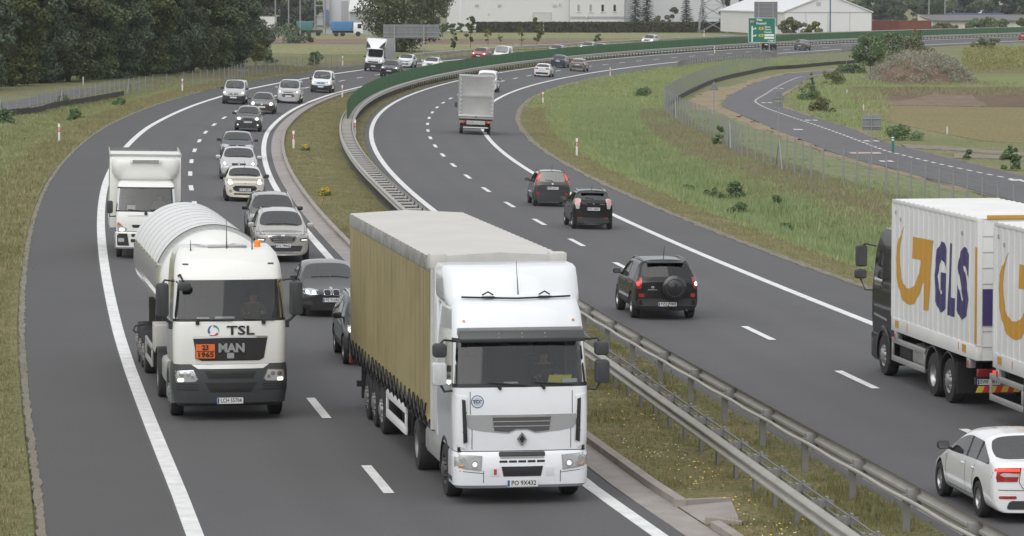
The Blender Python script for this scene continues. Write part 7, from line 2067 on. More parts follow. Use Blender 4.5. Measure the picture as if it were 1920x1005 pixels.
m_tarp = tarp_mat('curtain_tan', (.290, .238, .108), (.325, .270, .130), (.245, .198, .092)); m_troof = M('roof_tarp', (.58, .565, .54), .65, noise=(.7, (.50, .485, .455), .3)); m_dirty = M('dirty_trim', (.36, .35, .33), .7, noise=(2.5, (.20, .195, .18), .15))
T0, T1, hw = -1.50, -15.1, 1.275
for s in (-1, 1):
    V = []; Fc = []; ny = 136; zs = [1.14, 1.24, 1.5, 2.3, 3.2, 4.0]
    for i in range(ny + 1):
        y = T0 - .06 + (T1 - T0 + .12) * i / ny; fold = .0015 * cos(2 * pi * y / .62) + .010 * sin(y * 1.7 + 2 * sin(y * .43))
        for k, z in enumerate(zs):
            zz = z + (.10 * abs(sin(pi * y / .62)) if k == 0 else 0); V.append((s * (hw + .004 + fold * (1 - abs(k - 2.5) / 4) + (.02 * sin(y * .9) if k in (1, 2, 3) else 0)), y, zz))
    n = len(zs)
    for i in range(ny):
        for k in range(n - 1): Fc.append((i * n + k, i * n + k + 1, (i + 1) * n + k + 1, (i + 1) * n + k))
    link('side_curtain', mesh('side_curtain', V, Fc, m_tarp, 60), RT)
    mb = MB(); mb.box(min(s * (hw - .08), s * (hw + .015)), max(s * (hw - .08), s * (hw + .015)), T1, T0, 4.0, 4.26); mb.build('cant_rail', m_dirty, RT, bevel=.02)
    mb = MB()
    for i in range(21):
        y = T0 - .45 - i * .62; x = s * (hw + .035)
        mb.tube([(x, y + .02, 1.50), (x, y - .16, 1.30), (x, y - .31, 1.20)], .020, 4); mb.tube([(x, y - .60, 1.46), (x, y - .46, 1.28), (x, y - .31, 1.18)], .026, 4); mb.tube([(x, y - .31, 1.22), (x - s * .05, y - .30, 1.04)], .022, 4)
    mb.build('curtain_straps', m_black, RT)
    mb = MB(); mb.box(min(s * (hw - .12), s * (hw - .03)), max(s * (hw - .12), s * (hw - .03)), T1, T0, 1.02, 1.15); mb.build('floor_rail', m_chas, RT)
    for y in (-9.6, -10.9, -12.2): lwheel(RT, s * 1.24, y, r=.51, w=.38, rim=m_rim if y == -9.6 else m_trim)
    guard(RT, s * 1.24, -5.4, -8.6, (.56, .98), m_white, .17)
    mb = MB(); mb.box(min(s * .8, s * 1.25), max(s * .8, s * 1.25), -13.2, -13.16, .35, 1.0); mb.build('mudflap', m_black, RT)
    mb = MB(); mb.box(min(s * .75, s * .95), max(s * .75, s * .95), -5.2, -5.05, .25, 1.0); mb.build('landing_leg', m_chas, RT)
mb = MB(); nb = 24
for i in range(nb):
    a, b = T0 + (T1 - T0) * i / nb, T0 + (T1 - T0) * (i + 1) / nb
    mb.add([(-hw, a, 4.28), (0, a, 4.35), (hw, a, 4.28), (hw, (a + b) / 2, 4.265), (0, (a + b) / 2, 4.325), (-hw, (a + b) / 2, 4.265), (-hw, b, 4.28), (0, b, 4.35), (hw, b, 4.28)], [(0, 1, 4, 5), (1, 2, 3, 4), (5, 4, 7, 6), (4, 3, 8, 7)])
mb.build('trailer_roof', m_troof, RT, smooth=80)
mb = MB(); mb.prism([(-hw, 1.05), (hw, 1.05), (hw, 4.29), (0, 4.36), (-hw, 4.29)], 'y', T0 - .05, T0 + .06); mb.build('front_wall', M('wall_white', (.60, .59, .57), .6, noise=(2, (.48, .47, .45), .2)), RT); 
for x0, x1 in ((-hw - .02, -hw + .30), (hw - .30, hw + .02)): mb = MB(); mb.box(x0, x1, T0 - .3, T0 + .075, 4.06, 4.345); mb.build('roof_corner', m_troof, RT, bevel=.03)
mb = MB(); mb.box(-hw, hw, T1 - .03, T1 + .03, 1.05, 4.26); mb.build('rear_door', m_dirty, RT)
for s in (1, -1):
    mb = MB()
    for i in range(21): y = T0 - .35 - i * .62; mb.box(min(s * (hw + .009), s * (hw + .013)), max(s * (hw + .009), s * (hw + .013)), y - .006, y + .006, 1.3, 3.98)
    mb.build('curtain_seam', M('seam_tan', (.275, .225, .102), .7), RT)
mb = MB(); mb.box(-.45, .45, T1, T0, .88, 1.02); mb.box(-.42, -.30, -15, -3, .70, .88); mb.box(.30, .42, -15, -3, .70, .88); mb.box(-1.15, 1.15, -15.05, -14.9, .42, .55); mb.build('chassis', m_chas, RT)
mb = MB(); mb.box(1.10, 1.30, T1 - .05, T1 + .18, .95, 1.2); mb.build('rear_lamp', m_tail, RT)

# ============ 2: white gas tanker
MT, MP, MH = root_at('tanker_lorry', 'white gas tanker lorry with large horizontal cylinder tank and orange hazard plate', 'lorry', 423, 776, True, 1.5)
YB = -.85
lv = [(1.12, 1.19, 1.38, .22, .07, YB), (1.35, 1.215, 1.40, .22, .07, YB), (1.80, 1.222, 1.385, .22, .07, YB), (2.08, 1.22, 1.355, .22, .07, YB), (2.15, 1.217, 1.34, .22, .07, YB), (2.21, 1.213, 1.325, .22, .07, YB), (3.03, 1.165, 1.13, .22, .07, YB),
      (3.09, 1.162, 1.11, .22, .07, YB), (3.32, 1.14, 1.0, .26, .08, YB), (3.55, 1.08, .80, .30, .08, YB), (3.68, .98, .52, .34, .08, YB)]
def tg2(i, z, s):
    if z in ('F', 'C') and i == 5: return 'windscreen'
    if z in ('F', 'C') and i in (4,): return 'screen_frame'
    if i in (4, 5) and z == 'S2': return 'side_window#' + s
    if z in ('S1', 'S2') and i <= 3: return 'door#' + s
    return 'shell'
cab, su = shell(lv, [-.25, .05, .95], tg2, dict(shell=T_cream, door=T_cream, windscreen=G_truck, side_window=G_truck, screen_frame=m_black, roof=T_cream), MT)
lvb = [(.32, 1.10, 1.28, .28, .08, .55), (.40, 1.19, 1.42, .28, .08, .55), (.70, 1.24, 1.47, .28, .08, .55), (1.05, 1.243, 1.465, .28, .08, .55), (1.24, 1.225, 1.42, .28, .08, .55)]
bq, sb_ = shell(lvb, [.9], lambda i, z, s: 'shell', dict(shell=m_bump), MT, cap='shell'); bq['shell'].name = 'front_bumper'
su.patch('grille', [(-.80, 1.80), (.80, 1.80), (.72, 1.36), (.62, 1.31), (-.62, 1.31), (-.72, 1.36)], m_black, MT, 'y', 1, .012); mb = MB(); su.strip(mb, [(-.80, 1.81), (0, 1.83), (.80, 1.81)], .045, 'y', 1, .02); mb.build('chrome_strip', m_chrome, MT)
sb_.patch('white_lip', [(-.84, 1.235), (.84, 1.235), (.70, 1.14), (-.70, 1.14)], T_cream, MT, 'y', 1, .012)
h, _ = su.hit('y', 0, 1.55, 1); yg = h.y
text('MAN', .25, m_silv, 'lettering', MT, (-.02, yg + .045, 1.58), (pi / 2, 0, pi), .012, bold=.012, width=.56); emb = su.patch('emblem', rpoly(0, 1.42, .15, .12, .02), m_silv, MT, 'y', 1, .024, rings=2)
hz = su.patch('hazard_plate', rpoly(.54, 1.52, .43, .33, .01), m_black, MT, 'y', 1, .035, rings=2); hz2 = su.patch('orange_panel', rpoly(.54, 1.52, .405, .305, .008), m_orange, hz, 'y', 1, .042, rings=2)
mb = MB(); su.strip(mb, [(.345, 1.52), (.735, 1.52)], .014, 'y', 1, .050); mb.build('divider', m_ink, hz)
h, _ = su.hit('y', .54, 1.52, 1); text('23', .145, m_ink, 'lettering', hz, (.54, h.y + .056, 1.598), (pi / 2, 0, pi), .002, bold=.004); text('1965', .145, m_ink, 'lettering', hz, (.54, h.y + .056, 1.442), (pi / 2, 0, pi), .002, bold=.004, width=.33)
h, _ = su.hit('y', -.05, 1.84, 1); text('TSL', .27, M('logo_black', (.02, .02, .022), .5), 'lettering', MT, (-.22, h.y + .006, 1.95), (pi / 2, 0, pi), .004, bold=.006, width=.60)
for a0, col, nm in ((100, (.02, .10, .32), 'logo_blue'), (-20, (.03, .30, .20), 'logo_green'), (220, (.50, .06, .08), 'logo_red')):
    oa = []; ia = []
    for k in range(9): a = radians(a0 + 112 * k / 8); tw_ = .045 * (k / 8) ** .6 + .006; oa.append((.36 - .125 * cos(a), 1.955 + .125 * sin(a))); ia.append((.36 - (.125 - tw_) * cos(a), 1.955 + (.125 - tw_) * sin(a)))
    mb = MB(); V = []
    for (a, b), (c, d) in zip(oa, ia): h1, _ = su.hit('y', a, b, 1); h2, _ = su.hit('y', c, d, 1); V += [h1 + Vector((0, .006, 0)), h2 + Vector((0, .006, 0))]
    mb.add(V, [(2 * k, 2 * k + 1, 2 * k + 3, 2 * k + 2) for k in range(8)]); mb.build('logo_arc', M(nm, col, .5), MT)
for s in (1, -1):
    lamp = sb_.patch('headlight', [(s * x, z) for x, z in ((.70, .92), (.76, .86), (1.15, .85), (1.19, .90), (1.18, 1.10), (.80, 1.12))][::s], m_chrome, MT, 'y', 1, .010); sb_.patch('lens', [(s * x, z) for x, z in ((.73, .915), (.78, .875), (1.13, .865), (1.165, .91), (1.155, 1.08), (.81, 1.10))][::s], m_lens, lamp, 'y', 1, .016)
    for x, z, r, m_ in ((1.05, 1.03, .055, m_chrome), (.91, 1.03, .05, m_chrome), (.82, .97, .035, m_chrome)): sb_.patch('reflector', ellipse(s * x, z, r, r, 14), m_, lamp, 'y', 1, .024, rings=2)
    sb_.patch('lit_bulb', rpoly(s * 1.07, .905, .13, .07, .03), m_on, lamp, 'y', 1, .028, rings=2)
    for k in range(3): mb = MB(); sb_.strip(mb, [(s * .68, .80 - .055 * k), (s * 1.16, .82 - .06 * k)], .018, 'y', 1, .008); mb.build('air_slat', m_black, MT)
    lorry_mirror(MT, s * 1.44, 1.15, 2.62, .27, .72, m_bump, arm=[(s * 1.17, .95, 3.0), (s * 1.38, 1.1, 3.04), (s * 1.44, 1.12, 2.95)])
    mb = MB(); mb.tube([(s * 1.43, 1.15, 2.28), (s * 1.32, 1.12, 2.16), (s * 1.2, 1.0, 2.08)], .035, 6); mb.box(s * 1.24 - .06, s * 1.24 + .06, .92, 1.08, 1.98, 2.14); mb.build('mirror_arm', m_bump, MT, bevel=.01)
    mb = MB(); mb.lathe([(s * .80, .70), (s * 1.235, .70), (s * 1.25, .66), (s * 1.25, .56), (s * .80, .56)], 16, 'x', (0, 0, .48), -.2, pi + .2); mb.build('wheel_arch', M('arch_grey', (.16, .165, .17), .55), MT, smooth=50)
    mb = MB(); mb.lathe([(s * .60, .63), (s * 1.26, .63), (s * 1.27, .60), (s * .60, .57)], 16, 'x', (0, -3.7, .52), .1, pi - .1); mb.build('mudguard', m_black, MT, smooth=50)
    lwheel(MT, s * 1.22, 0); lwheel(MT, s * 1.25, -3.7, dual=True)
    mb = MB(); mb.box(min(s * .4, s * 1.2), max(s * .4, s * 1.2), -2.9, -1.05, .5, 1.05); mb.build('fuel_tank', m_alu, MT, bevel=.1); mb = MB(); mb.box(min(s * .8, s * 1.24), max(s * .8, s * 1.24), -5.6, -4.5, .9, 1.55); mb.build('valve_cabinet', M('cabinet_grey', (.50, .49, .46), .6), MT, bevel=.02)
    for y in (-9.0, -10.3, -11.6): lwheel(MT, s * 1.24, y, r=.51, w=.38)
    guard(MT, s * 1.23, -5.8, -8.2, (.52, .92), m_alu, .12)
    su.patch('marker_lamp', rpoly(s * .92, 3.36, .13, .03, .01), m_bump, MT, 'y', 1, .012, rings=2)
sb_.patch('upper_intake', [(-.56, 1.09), (.56, 1.09), (.48, .93), (-.48, .93)], m_black, MT, 'y', 1, .008); sb_.patch('lower_intake', [(-.56, .84), (.56, .84), (.44, .64), (-.44, .64)], m_black, MT, 'y', 1, .008)
plate(MT, .02, 1.475, .455, .56, 1, 'LCH 55704', h=.13)
mb = MB(); mb.prism(rpoly(.98, 2.92, .30, .19, .09), 'y', 1.28, 1.42); k_ = mb.build('ramp_mirror', m_bump, MT, bevel=.04); mb = MB(); mb.tube([(1.08, 1.0, 3.12), (1.06, 1.22, 3.16), (1.0, 1.34, 3.02)], .025, 6); mb.build('mirror_arm', m_dark, k_)
mb = MB()
for x0, x1 in ((-.95, -.30), (-.05, .70)): mb.tube([(x0 + (x1 - x0) * t_, 1.365 - .02 * t_ - .07 * ((x0 + (x1 - x0) * t_) ** 2), 2.17 + .03 * t_) for t_ in (0, .5, 1)], .014, 5)
for x in (-.72, .70): mb.box(x - .04, x + .04, 1.27, 1.36, 2.09, 2.18)
mb.build('windscreen_wipers', m_black, MT)
mb = MB(); mb.box(-.44, .40, .28, .52, 3.68, 3.73); mb.build('roof_hatch', m_silv, MT, bevel=.02)
mb = MB(); mb.lathe([(3.66, .0), (3.66, .075), (3.80, .065), (3.83, .03), (3.83, 0)], 14, 'z', (-.68, .35, 0)); mb.build('beacon', M('beacon_amber', (.75, .20, .02), .3, emit=(1, .25, .02), es=.25), MT, smooth=40)
for x, z in ((0, 4.30), (-.55, 4.1), (.78, 3.86)): mb = MB(); mb.tube([(x, .55, 3.62), (x, .5, z)], [.016, .004], 5); mb.build('aerial', m_dark, MT)
cab_interior(MT, 1.18, 1.33, 2.18, YB, 2.95)
for nm, lab, b_, m_ in (('paper_cup', 'white paper roll on the tanker dashboard', (.42, .70, .98, 1.1, 2.14, 2.22), m_white), ('box_device', 'small white device box on the tanker dashboard', (-.12, .30, .98, 1.1, 2.14, 2.23), m_white)):
    mb = MB(); mb.box(*b_); o = mb.build(nm, m_, bevel=.02); o.matrix_world = MT.matrix_world.copy(); tag(o, lab, 'item')
person('driver in an olive shirt at the wheel of the tanker', -.62, .02, 1.82, MH, MT.matrix_world.translation, M('shirt_olive', (.16, .13, .06), .85))
# the tank
TY0, TY1, TR, TZ = -3.05, -12.9, 1.27, 2.60
prof = [(TY0 + 1.30, 0), (TY0 + 1.27, .40), (TY0 + 1.17, .78), (TY0 + .99, 1.05), (TY0 + .78, 1.20), (TY0 + .5, TR - .01), (TY0 + .3, TR), (TY0 - .22, TR)]
mb = MB(); mb.lathe(prof, 48, 'y', (0, 0, TZ)); mb.build('tank_front', T_cream, MT, smooth=50)
mb = MB(); mb.lathe([(TY0 - .22, TR), (TY1 + .3, TR), (TY1, TR * .8), (TY1 - .12, 0)], 48, 'y', (0, 0, TZ)); mb.build('tank_body', T_cream, MT, smooth=50)
m_jack = M('tank_jacket', (.70, .71, .71), .5, .0, noise=(.8, (.63, .635, .635), .3))
mb = MB(); a0, a1 = radians(20), radians(160)
mb.lathe([(TY0 - .20, TR + .002), (TY0 - .20, TR + .055), (TY1 + .3, TR + .055), (TY1 + .3, TR + .002)], 36, 'y', (0, 0, TZ), a0, a1); mb.build('sun_jacket', m_jack, MT, smooth=50)
mb = MB(); y = TY0 - .16; rg = MB()
while y > TY1 + .3:
    rg.lathe([(y, TR + .056), (y, TR + .066), (y - .025, TR + .066), (y - .025, TR + .056)], 36, 'y', (0, 0, TZ), a0 - .02, a1 + .02)
    for a in (a0, a1): d = Vector((cos(a), 0, sin(a))); p = Vector((0, y - .02, TZ)); rg.tube([p + d * TR, p + d * (TR + .09)], .03, 6)
    y -= 1.05
rg.build('jacket_ribs', M('rib_grey', (.50, .50, .495), .5, .0), MT, smooth=50)
mb = MB(); mb.lathe([(TY0 - .19, TR + .056), (TY0 - .16, TR + .085), (TY0 - .24, TR + .085), (TY0 - .24, TR + .056)], 36, 'y', (0, 0, TZ), a0 - .05, a1 + .05); mb.build('jacket_rim', M('rim_dark', (.16, .155, .15), .6), MT, smooth=50)
mb = MB()
for s in (1, -1): mb.box(s * .55 - .08, s * .55 + .08, TY1 + .5, -2.2, .95, 1.42)
for y in (-3.6, -6.5, -9.0, -11.6): mb.box(-.95, .95, y - .12, y + .12, 1.0, 1.62)
mb.box(-1.2, 1.2, TY1 + .2, TY1 + .35, .45, .6); mb.build('chassis', m_chas, MT)
mb = MB(); mb.box(-.40, .40, YB - .5, YB - .2, .8, 2.2); mb.build('air_stack', m_bump, MT, bevel=.03); mb = MB(); mb.box(-1.14, 1.14, YB, 1.25, .62, 1.13); mb.build('under_cab', m_black, MT)
mb = MB(); mb.tube([(1.25, -8.9, 1.2), (1.45, -8.9, 1.15), (1.5, -8.9, 1.05), (1.42, -8.9, .98)], .025, 6); mb.build('hose_hook', m_dark, MT)

# ============ 3: refrigerated box lorry
FT, FP, FH = root_at('box_lorry', 'white refrigerated box lorry following behind the tanker', 'lorry', 272, 481, True)
YB = -.62
lv = [(.88, .985, 1.10, .14, .05, YB), (1.20, 1.0, 1.11, .14, .05, YB), (1.52, 1.0, 1.07, .14, .05, YB), (1.58, 1.0, 1.05, .14, .05, YB), (1.63, .998, 1.03, .14, .05, YB), (2.34, .95, .72, .14, .05, YB), (2.39, .945, .70, .14, .05, YB), (2.50, .92, .58, .2, .06, YB), (2.56, .86, .40, .25, .06, YB)]
cab, su = shell(lv, [-.25, 0, .58], lambda i, z, s: 'windscreen' if z in 'FC' and i == 4 else 'screen_frame' if z in 'FC' and i in (3, 5) else ('side_window#' + s if i == 4 and z == 'S2' else 'door#' + s if z == 'S2' and i < 3 else 'shell'),
               dict(shell=T_cream, door=T_cream, windscreen=G_truck, side_window=G_truck, screen_frame=m_black, roof=T_cream), FT)
lvb = [(.34, .96, 1.08, .16, .05, .4), (.40, 1.0, 1.16, .16, .05, .4), (.86, 1.01, 1.16, .16, .05, .4), (.89, 1.0, 1.13, .16, .05, .4)]
bq, sb_ = shell(lvb, [.8], lambda i, z, s: 'shell', dict(shell=T_cream), FT, cap='shell'); bq['shell'].name = 'front_bumper'
su.patch('grille', rpoly(0, 1.10, .96, .10, .03, taper=.1), m_black, FT, 'y', 1, .008); sb_.patch('upper_intake', rpoly(0, .80, .96, .10, .02), m_black, FT, 'y', 1, .008); sb_.patch('lower_intake', rpoly(0, .62, 1.0, .11, .02), m_black, FT, 'y', 1, .008)
mb = MB(); su.strip(mb, [(-.60, 1.44), (0, 1.45), (.60, 1.44)], .012, 'y', 1); su.strip(mb, [(-.9, .93), (.9, .93)], .014, 'y', 1); mb.build('panel_seam', m_gap, FT)
for s in (1, -1):
    lamp = su.patch('headlight', [(s * x, z) for x, z in ((.62, 1.02), (.66, .92), (.94, .91), (.965, 1.2), (.9, 1.24), (.76, 1.10))][::s], m_lens, FT, 'y', 1, .010); su.patch('turn_signal', [(s * x, z) for x, z in ((.80, 1.13), (.955, 1.12), (.96, 1.2), (.90, 1.23))][::s], m_amb, lamp, 'y', 1, .016, rings=2)
    su.patch('lit_bulb', rpoly(s * .80, .985, .17, .10, .04), m_on, lamp, 'y', 1, .020, rings=2); sb_.patch('bumper_corner', [(s * x, z) for x, z in ((.55, .45), (1.0, .45), (1.0, .86), (.62, .86))][::s], m_black, FT, 'y', 1, .010); sb_.patch('fog_lamp', rpoly(s * .82, .64, .20, .13, .03), m_lens, FT, 'y', 1, .018)
    lorry_mirror(FT, s * 1.20, .78, 1.72, .20, .42, m_bump, arm=[(s * 1.0, .6, 1.40), (s * 1.2, .76, 1.40), (s * 1.2, .76, 1.55)])
    lwheel(FT, s * .98, 0, r=.37, w=.21); lwheel(FT, s * .98, -3.6, r=.37, w=.21)
    guard(FT, s * .99, -.9, -3.0, (.48, .74), m_alu, .08); mb = MB(); mb.box(s * .55, s * .95, -1.9, -1.0, .42, .78); mb.build('fuel_tank', m_chas, FT, bevel=.04)
plate(FT, .14, 1.185, .50, .52, 1, 'W 2F490'); emblem(dict(su=su, root=FT), 1.53, .06, m_ink)
mb = MB()
for x0, x1 in ((-.75, -.15), (.0, .6)): mb.tube([(x0 + (x1 - x0) * t_, 1.07 - .03 * t_ - .05 * ((x0 + (x1 - x0) * t_) ** 2), 1.60 + .06 * t_) for t_ in (0, .5, 1)], .012, 4)
mb.build('windscreen_wipers', m_black, FT); cab_interior(FT, .96, 1.02, 1.60, YB, 2.3)
mb = MB(); mb.box(.35, .62, .72, .80, 1.62, 1.78); o = mb.build('paper_sheet', m_white); o.matrix_world = FT.matrix_world.copy(); tag(o, 'white paper sheet behind the windscreen of the box lorry', 'paper')
person('driver in a pale shirt in the refrigerated box lorry', -.5, -.35, 1.22, FH, FT.matrix_world.translation, M('shirt_pale', (.35, .33, .31), .85))
mb = MB(); mb.box(-1.2, 1.2, -5.7, -.72, .92, 3.40); mb.build('cargo_box', T_cream, FT, bevel=.02); mb = MB()
for s in (1, -1): mb.box(min(s * 1.19, s * 1.215), max(s * 1.19, s * 1.215), -5.72, -.70, 3.33, 3.42); mb.box(min(s * 1.19, s * 1.215), max(s * 1.19, s * 1.215), -5.72, -.70, .90, 1.0)
mb.box(-1.19, 1.19, -.735, -.70, 3.345, 3.42); mb.build('box_edging', m_alu, FT); mb = MB(); mb.box(-1.213, -1.206, -.80, -.76, 1.05, 3.3); mb.build('red_edge', m_red, FT)
lvu = [(2.52, .80, -.52, .18, .05, -.715), (2.62, 1.02, -.40, .25, .06, -.715), (2.80, 1.13, -.30, .28, .08, -.715), (3.10, 1.15, -.26, .28, .08, -.715), (3.24, 1.12, -.30, .28, .08, -.715), (3.30, 1.02, -.42, .25, .08, -.715)]
ru, sru = shell(lvu, [], lambda i, z, s: 'shell', dict(shell=T_cream), FT, cap='shell'); ru['shell'].name = 'cooling_unit'
mb = MB(); mb.box(-.52, .52, -.36, -.19, 3.13, 3.27); cg = mb.build('cooling_intake', T_cream, FT, bevel=.03); mb = MB()
for z in (3.16, 3.20, 3.24): mb.box(-.44, .44, -.19, -.182, z - .012, z + .008)
mb.build('intake_slots', m_mesh, cg); mb = MB(); mb.box(-.8, .8, -5.6, .8, .5, .92); mb.build('chassis', m_chas, FT)

# ============ 4: black swap-body lorry and its drawbar trailer
GT_, GP, GH = root_at('swap_body_lorry', 'black lorry cab carrying a white swap body at the right edge', 'lorry', 1750, 702, False, 1.0)
YB = -.85
lv = [(.95, 1.22, 1.36, .18, .05, YB), (1.40, 1.235, 1.38, .18, .05, YB), (1.95, 1.24, 1.36, .18, .05, YB), (2.05, 1.24, 1.34, .18, .05, YB), (2.12, 1.237, 1.32, .18, .05, YB), (2.92, 1.20, 1.14, .18, .05, YB), (3.02, 1.19, 1.10, .18, .05, YB), (3.35, 1.16, .92, .24, .06, YB), (3.52, 1.10, .72, .28, .06, YB)]
cab, su = shell(lv, [-.10, .20, .98], lambda i, z, s: 'windscreen' if z in 'FC' and i == 4 else 'screen_frame' if z in 'FC' and i in (3, 5) else 'side_window#' + s if i == 4 and z == 'S2' else 'door#' + s if z in ('S2',) and i < 4 else 'shell', dict(shell=T_black, door=T_black, windscreen=G_truck, side_window=G_car, screen_frame=m_black, roof=T_black), GT_)
lvb = [(.30, 1.18, 1.35, .2, .05, .58), (.38, 1.235, 1.44, .2, .05, .58), (.90, 1.24, 1.44, .2, .05, .58), (.96, 1.225, 1.40, .2, .05, .58)]
bq, sb_ = shell(lvb, [.9], lambda i, z, s: 'shell', dict(shell=T_black), GT_, cap='shell'); bq['shell'].name = 'front_bumper'
mb = MB()
for s in (1, -1): su.strip(mb, [(-.30, 1.36), (.95, 1.42)], .06, 'x', s, .006)
mb.build('silver_stripe', m_silv, GT_); cab_interior(GT_, 1.2, 1.32, 2.1, YB, 2.9)
for s in (1, -1):
    lorry_mirror(GT_, s * 1.50, 1.22, 2.80, .26, .52, m_bump, arm=[(s * 1.18, 1.0, 3.05), (s * 1.40, 1.15, 3.10), (s * 1.5, 1.2, 3.04)]); lorry_mirror(GT_, s * 1.52, 1.22, 2.36, .28, .22, m_bump, arm=[(s * 1.22, 1.05, 1.98), (s * 1.42, 1.15, 1.98), (s * 1.52, 1.2, 2.25)])
    mb = MB(); mb.lathe([(s * .85, .70), (s * 1.245, .70), (s * 1.26, .66), (s * 1.26, .58), (s * .85, .58)], 16, 'x', (0, 0, .5), -.1, pi + .3); mb.build('wheel_arch', T_black, GT_, smooth=50)
    lwheel(GT_, s * 1.24, 0, rim=m_rim); lwheel(GT_, s * 1.25, -4.60, dual=True, rim=m_rim); lwheel(GT_, s * 1.25, -5.95, rim=m_rim)
    for y in (-4.60, -5.95): mb = MB(); mb.lathe([(s * .62, .64), (s * 1.26, .64), (s * 1.27, .61), (s * .62, .60)], 16, 'x', (0, y, .52), .05, pi - .05); mb.build('mudguard', m_black, GT_, smooth=50)
    for y in (-5.27, -6.66): mb = MB(); mb.box(min(s * .65, s * 1.25), max(s * .65, s * 1.25), y - .02, y + .02, .28, .98); mb.build('mudflap', m_black, GT_)
    guard(GT_, s * 1.235, -.85, -3.85, (.52, .95), m_alu, .13); mb = MB(); mb.box(min(s * .45, s * 1.15), max(s * .45, s * 1.15), -3.6, -2.3, .48, 1.0); mb.build('fuel_tank', m_alu, GT_, bevel=.12); mb = MB(); mb.box(min(s * .45, s * 1.1), max(s * .45, s * 1.1), -2.1, -1.0, .5, .95); mb.build('battery_box', m_chas, GT_, bevel=.03)
    tl = MB(); tl.box(min(s * .62, s * 1.14), max(s * .62, s * 1.14), -7.92, -7.84, .78, .96); tl = tl.build('tail_light', m_tail, GT_, bevel=.02); mb = MB(); mb.box(min(s * .66, s * .80), max(s * .66, s * .80), -7.93, -7.922, .82, .92); mb.build('lit_tail_lamp', m_brk, tl)
mb = MB(); mb.box(-.42, -.30, -7.9, .6, .70, 1.02); mb.box(.30, .42, -7.9, .6, .70, 1.02); mb.box(-1.15, 1.15, -7.82, -7.70, .60, .76)
for y in (-1.4, -3.2, -5.3, -7.2): mb.box(-1.1, 1.1, y - .08, y + .08, 1.02, 1.12)
mb.build('chassis', m_chas, GT_); plate(GT_, -.86, -7.86, .66, .52, -1, 'EWI KR91', h=.125)
for i in range(8): mb = MB(); x0 = -1.15 + i * .14; mb.prism([(x0, .43), (x0 + .14, .43), (x0 + .20, .57), (x0 + .06, .57)], 'y', -7.86, -7.83); mb.build('hazard_stripe', m_red if i % 2 else m_sy, GT_)

m_cw = M('container_white', (.79, .79, .78), .5, noise=(.7, (.64, .64, .625), .3)); m_purple = M('logo_purple', (.045, .038, .14), .5); m_gold = M('logo_gold', (.56, .29, .03), .5)
CZ0, CZ1, CL = 1.18, 4.30, 7.45
def ribf(t):                                   # corrugation depth along the box
    q = (t / .44) % 1.0
    return .017 * (0 if q < .40 else (q - .40) / .10 if q < .50 else 1 if q < .90 else (1.0 - q) / .10)


def conform(o, x0, sgn, yf):
    """press a flat sign onto the corrugated wall (built in t,z)"""
    bm = bmesh.new(); bm.from_mesh(o.data); t = 0.0
    while t < CL:
        for q in (0, .40, .50, .90):
            g = bm.verts[:] + bm.edges[:] + bm.faces[:]; bmesh.ops.bisect_plane(bm, geom=g, plane_co=(t + q * .44, 0, 0), plane_no=(1, 0, 0), dist=1e-5)
        t += .44
    for v in bm.verts: tt, z = v.co.x, v.co.y; v.co = Vector((x0 + sgn * (.006 - ribf(tt)), yf - tt, z))
    bm.to_mesh(o.data); bm.free(); o.data.update()


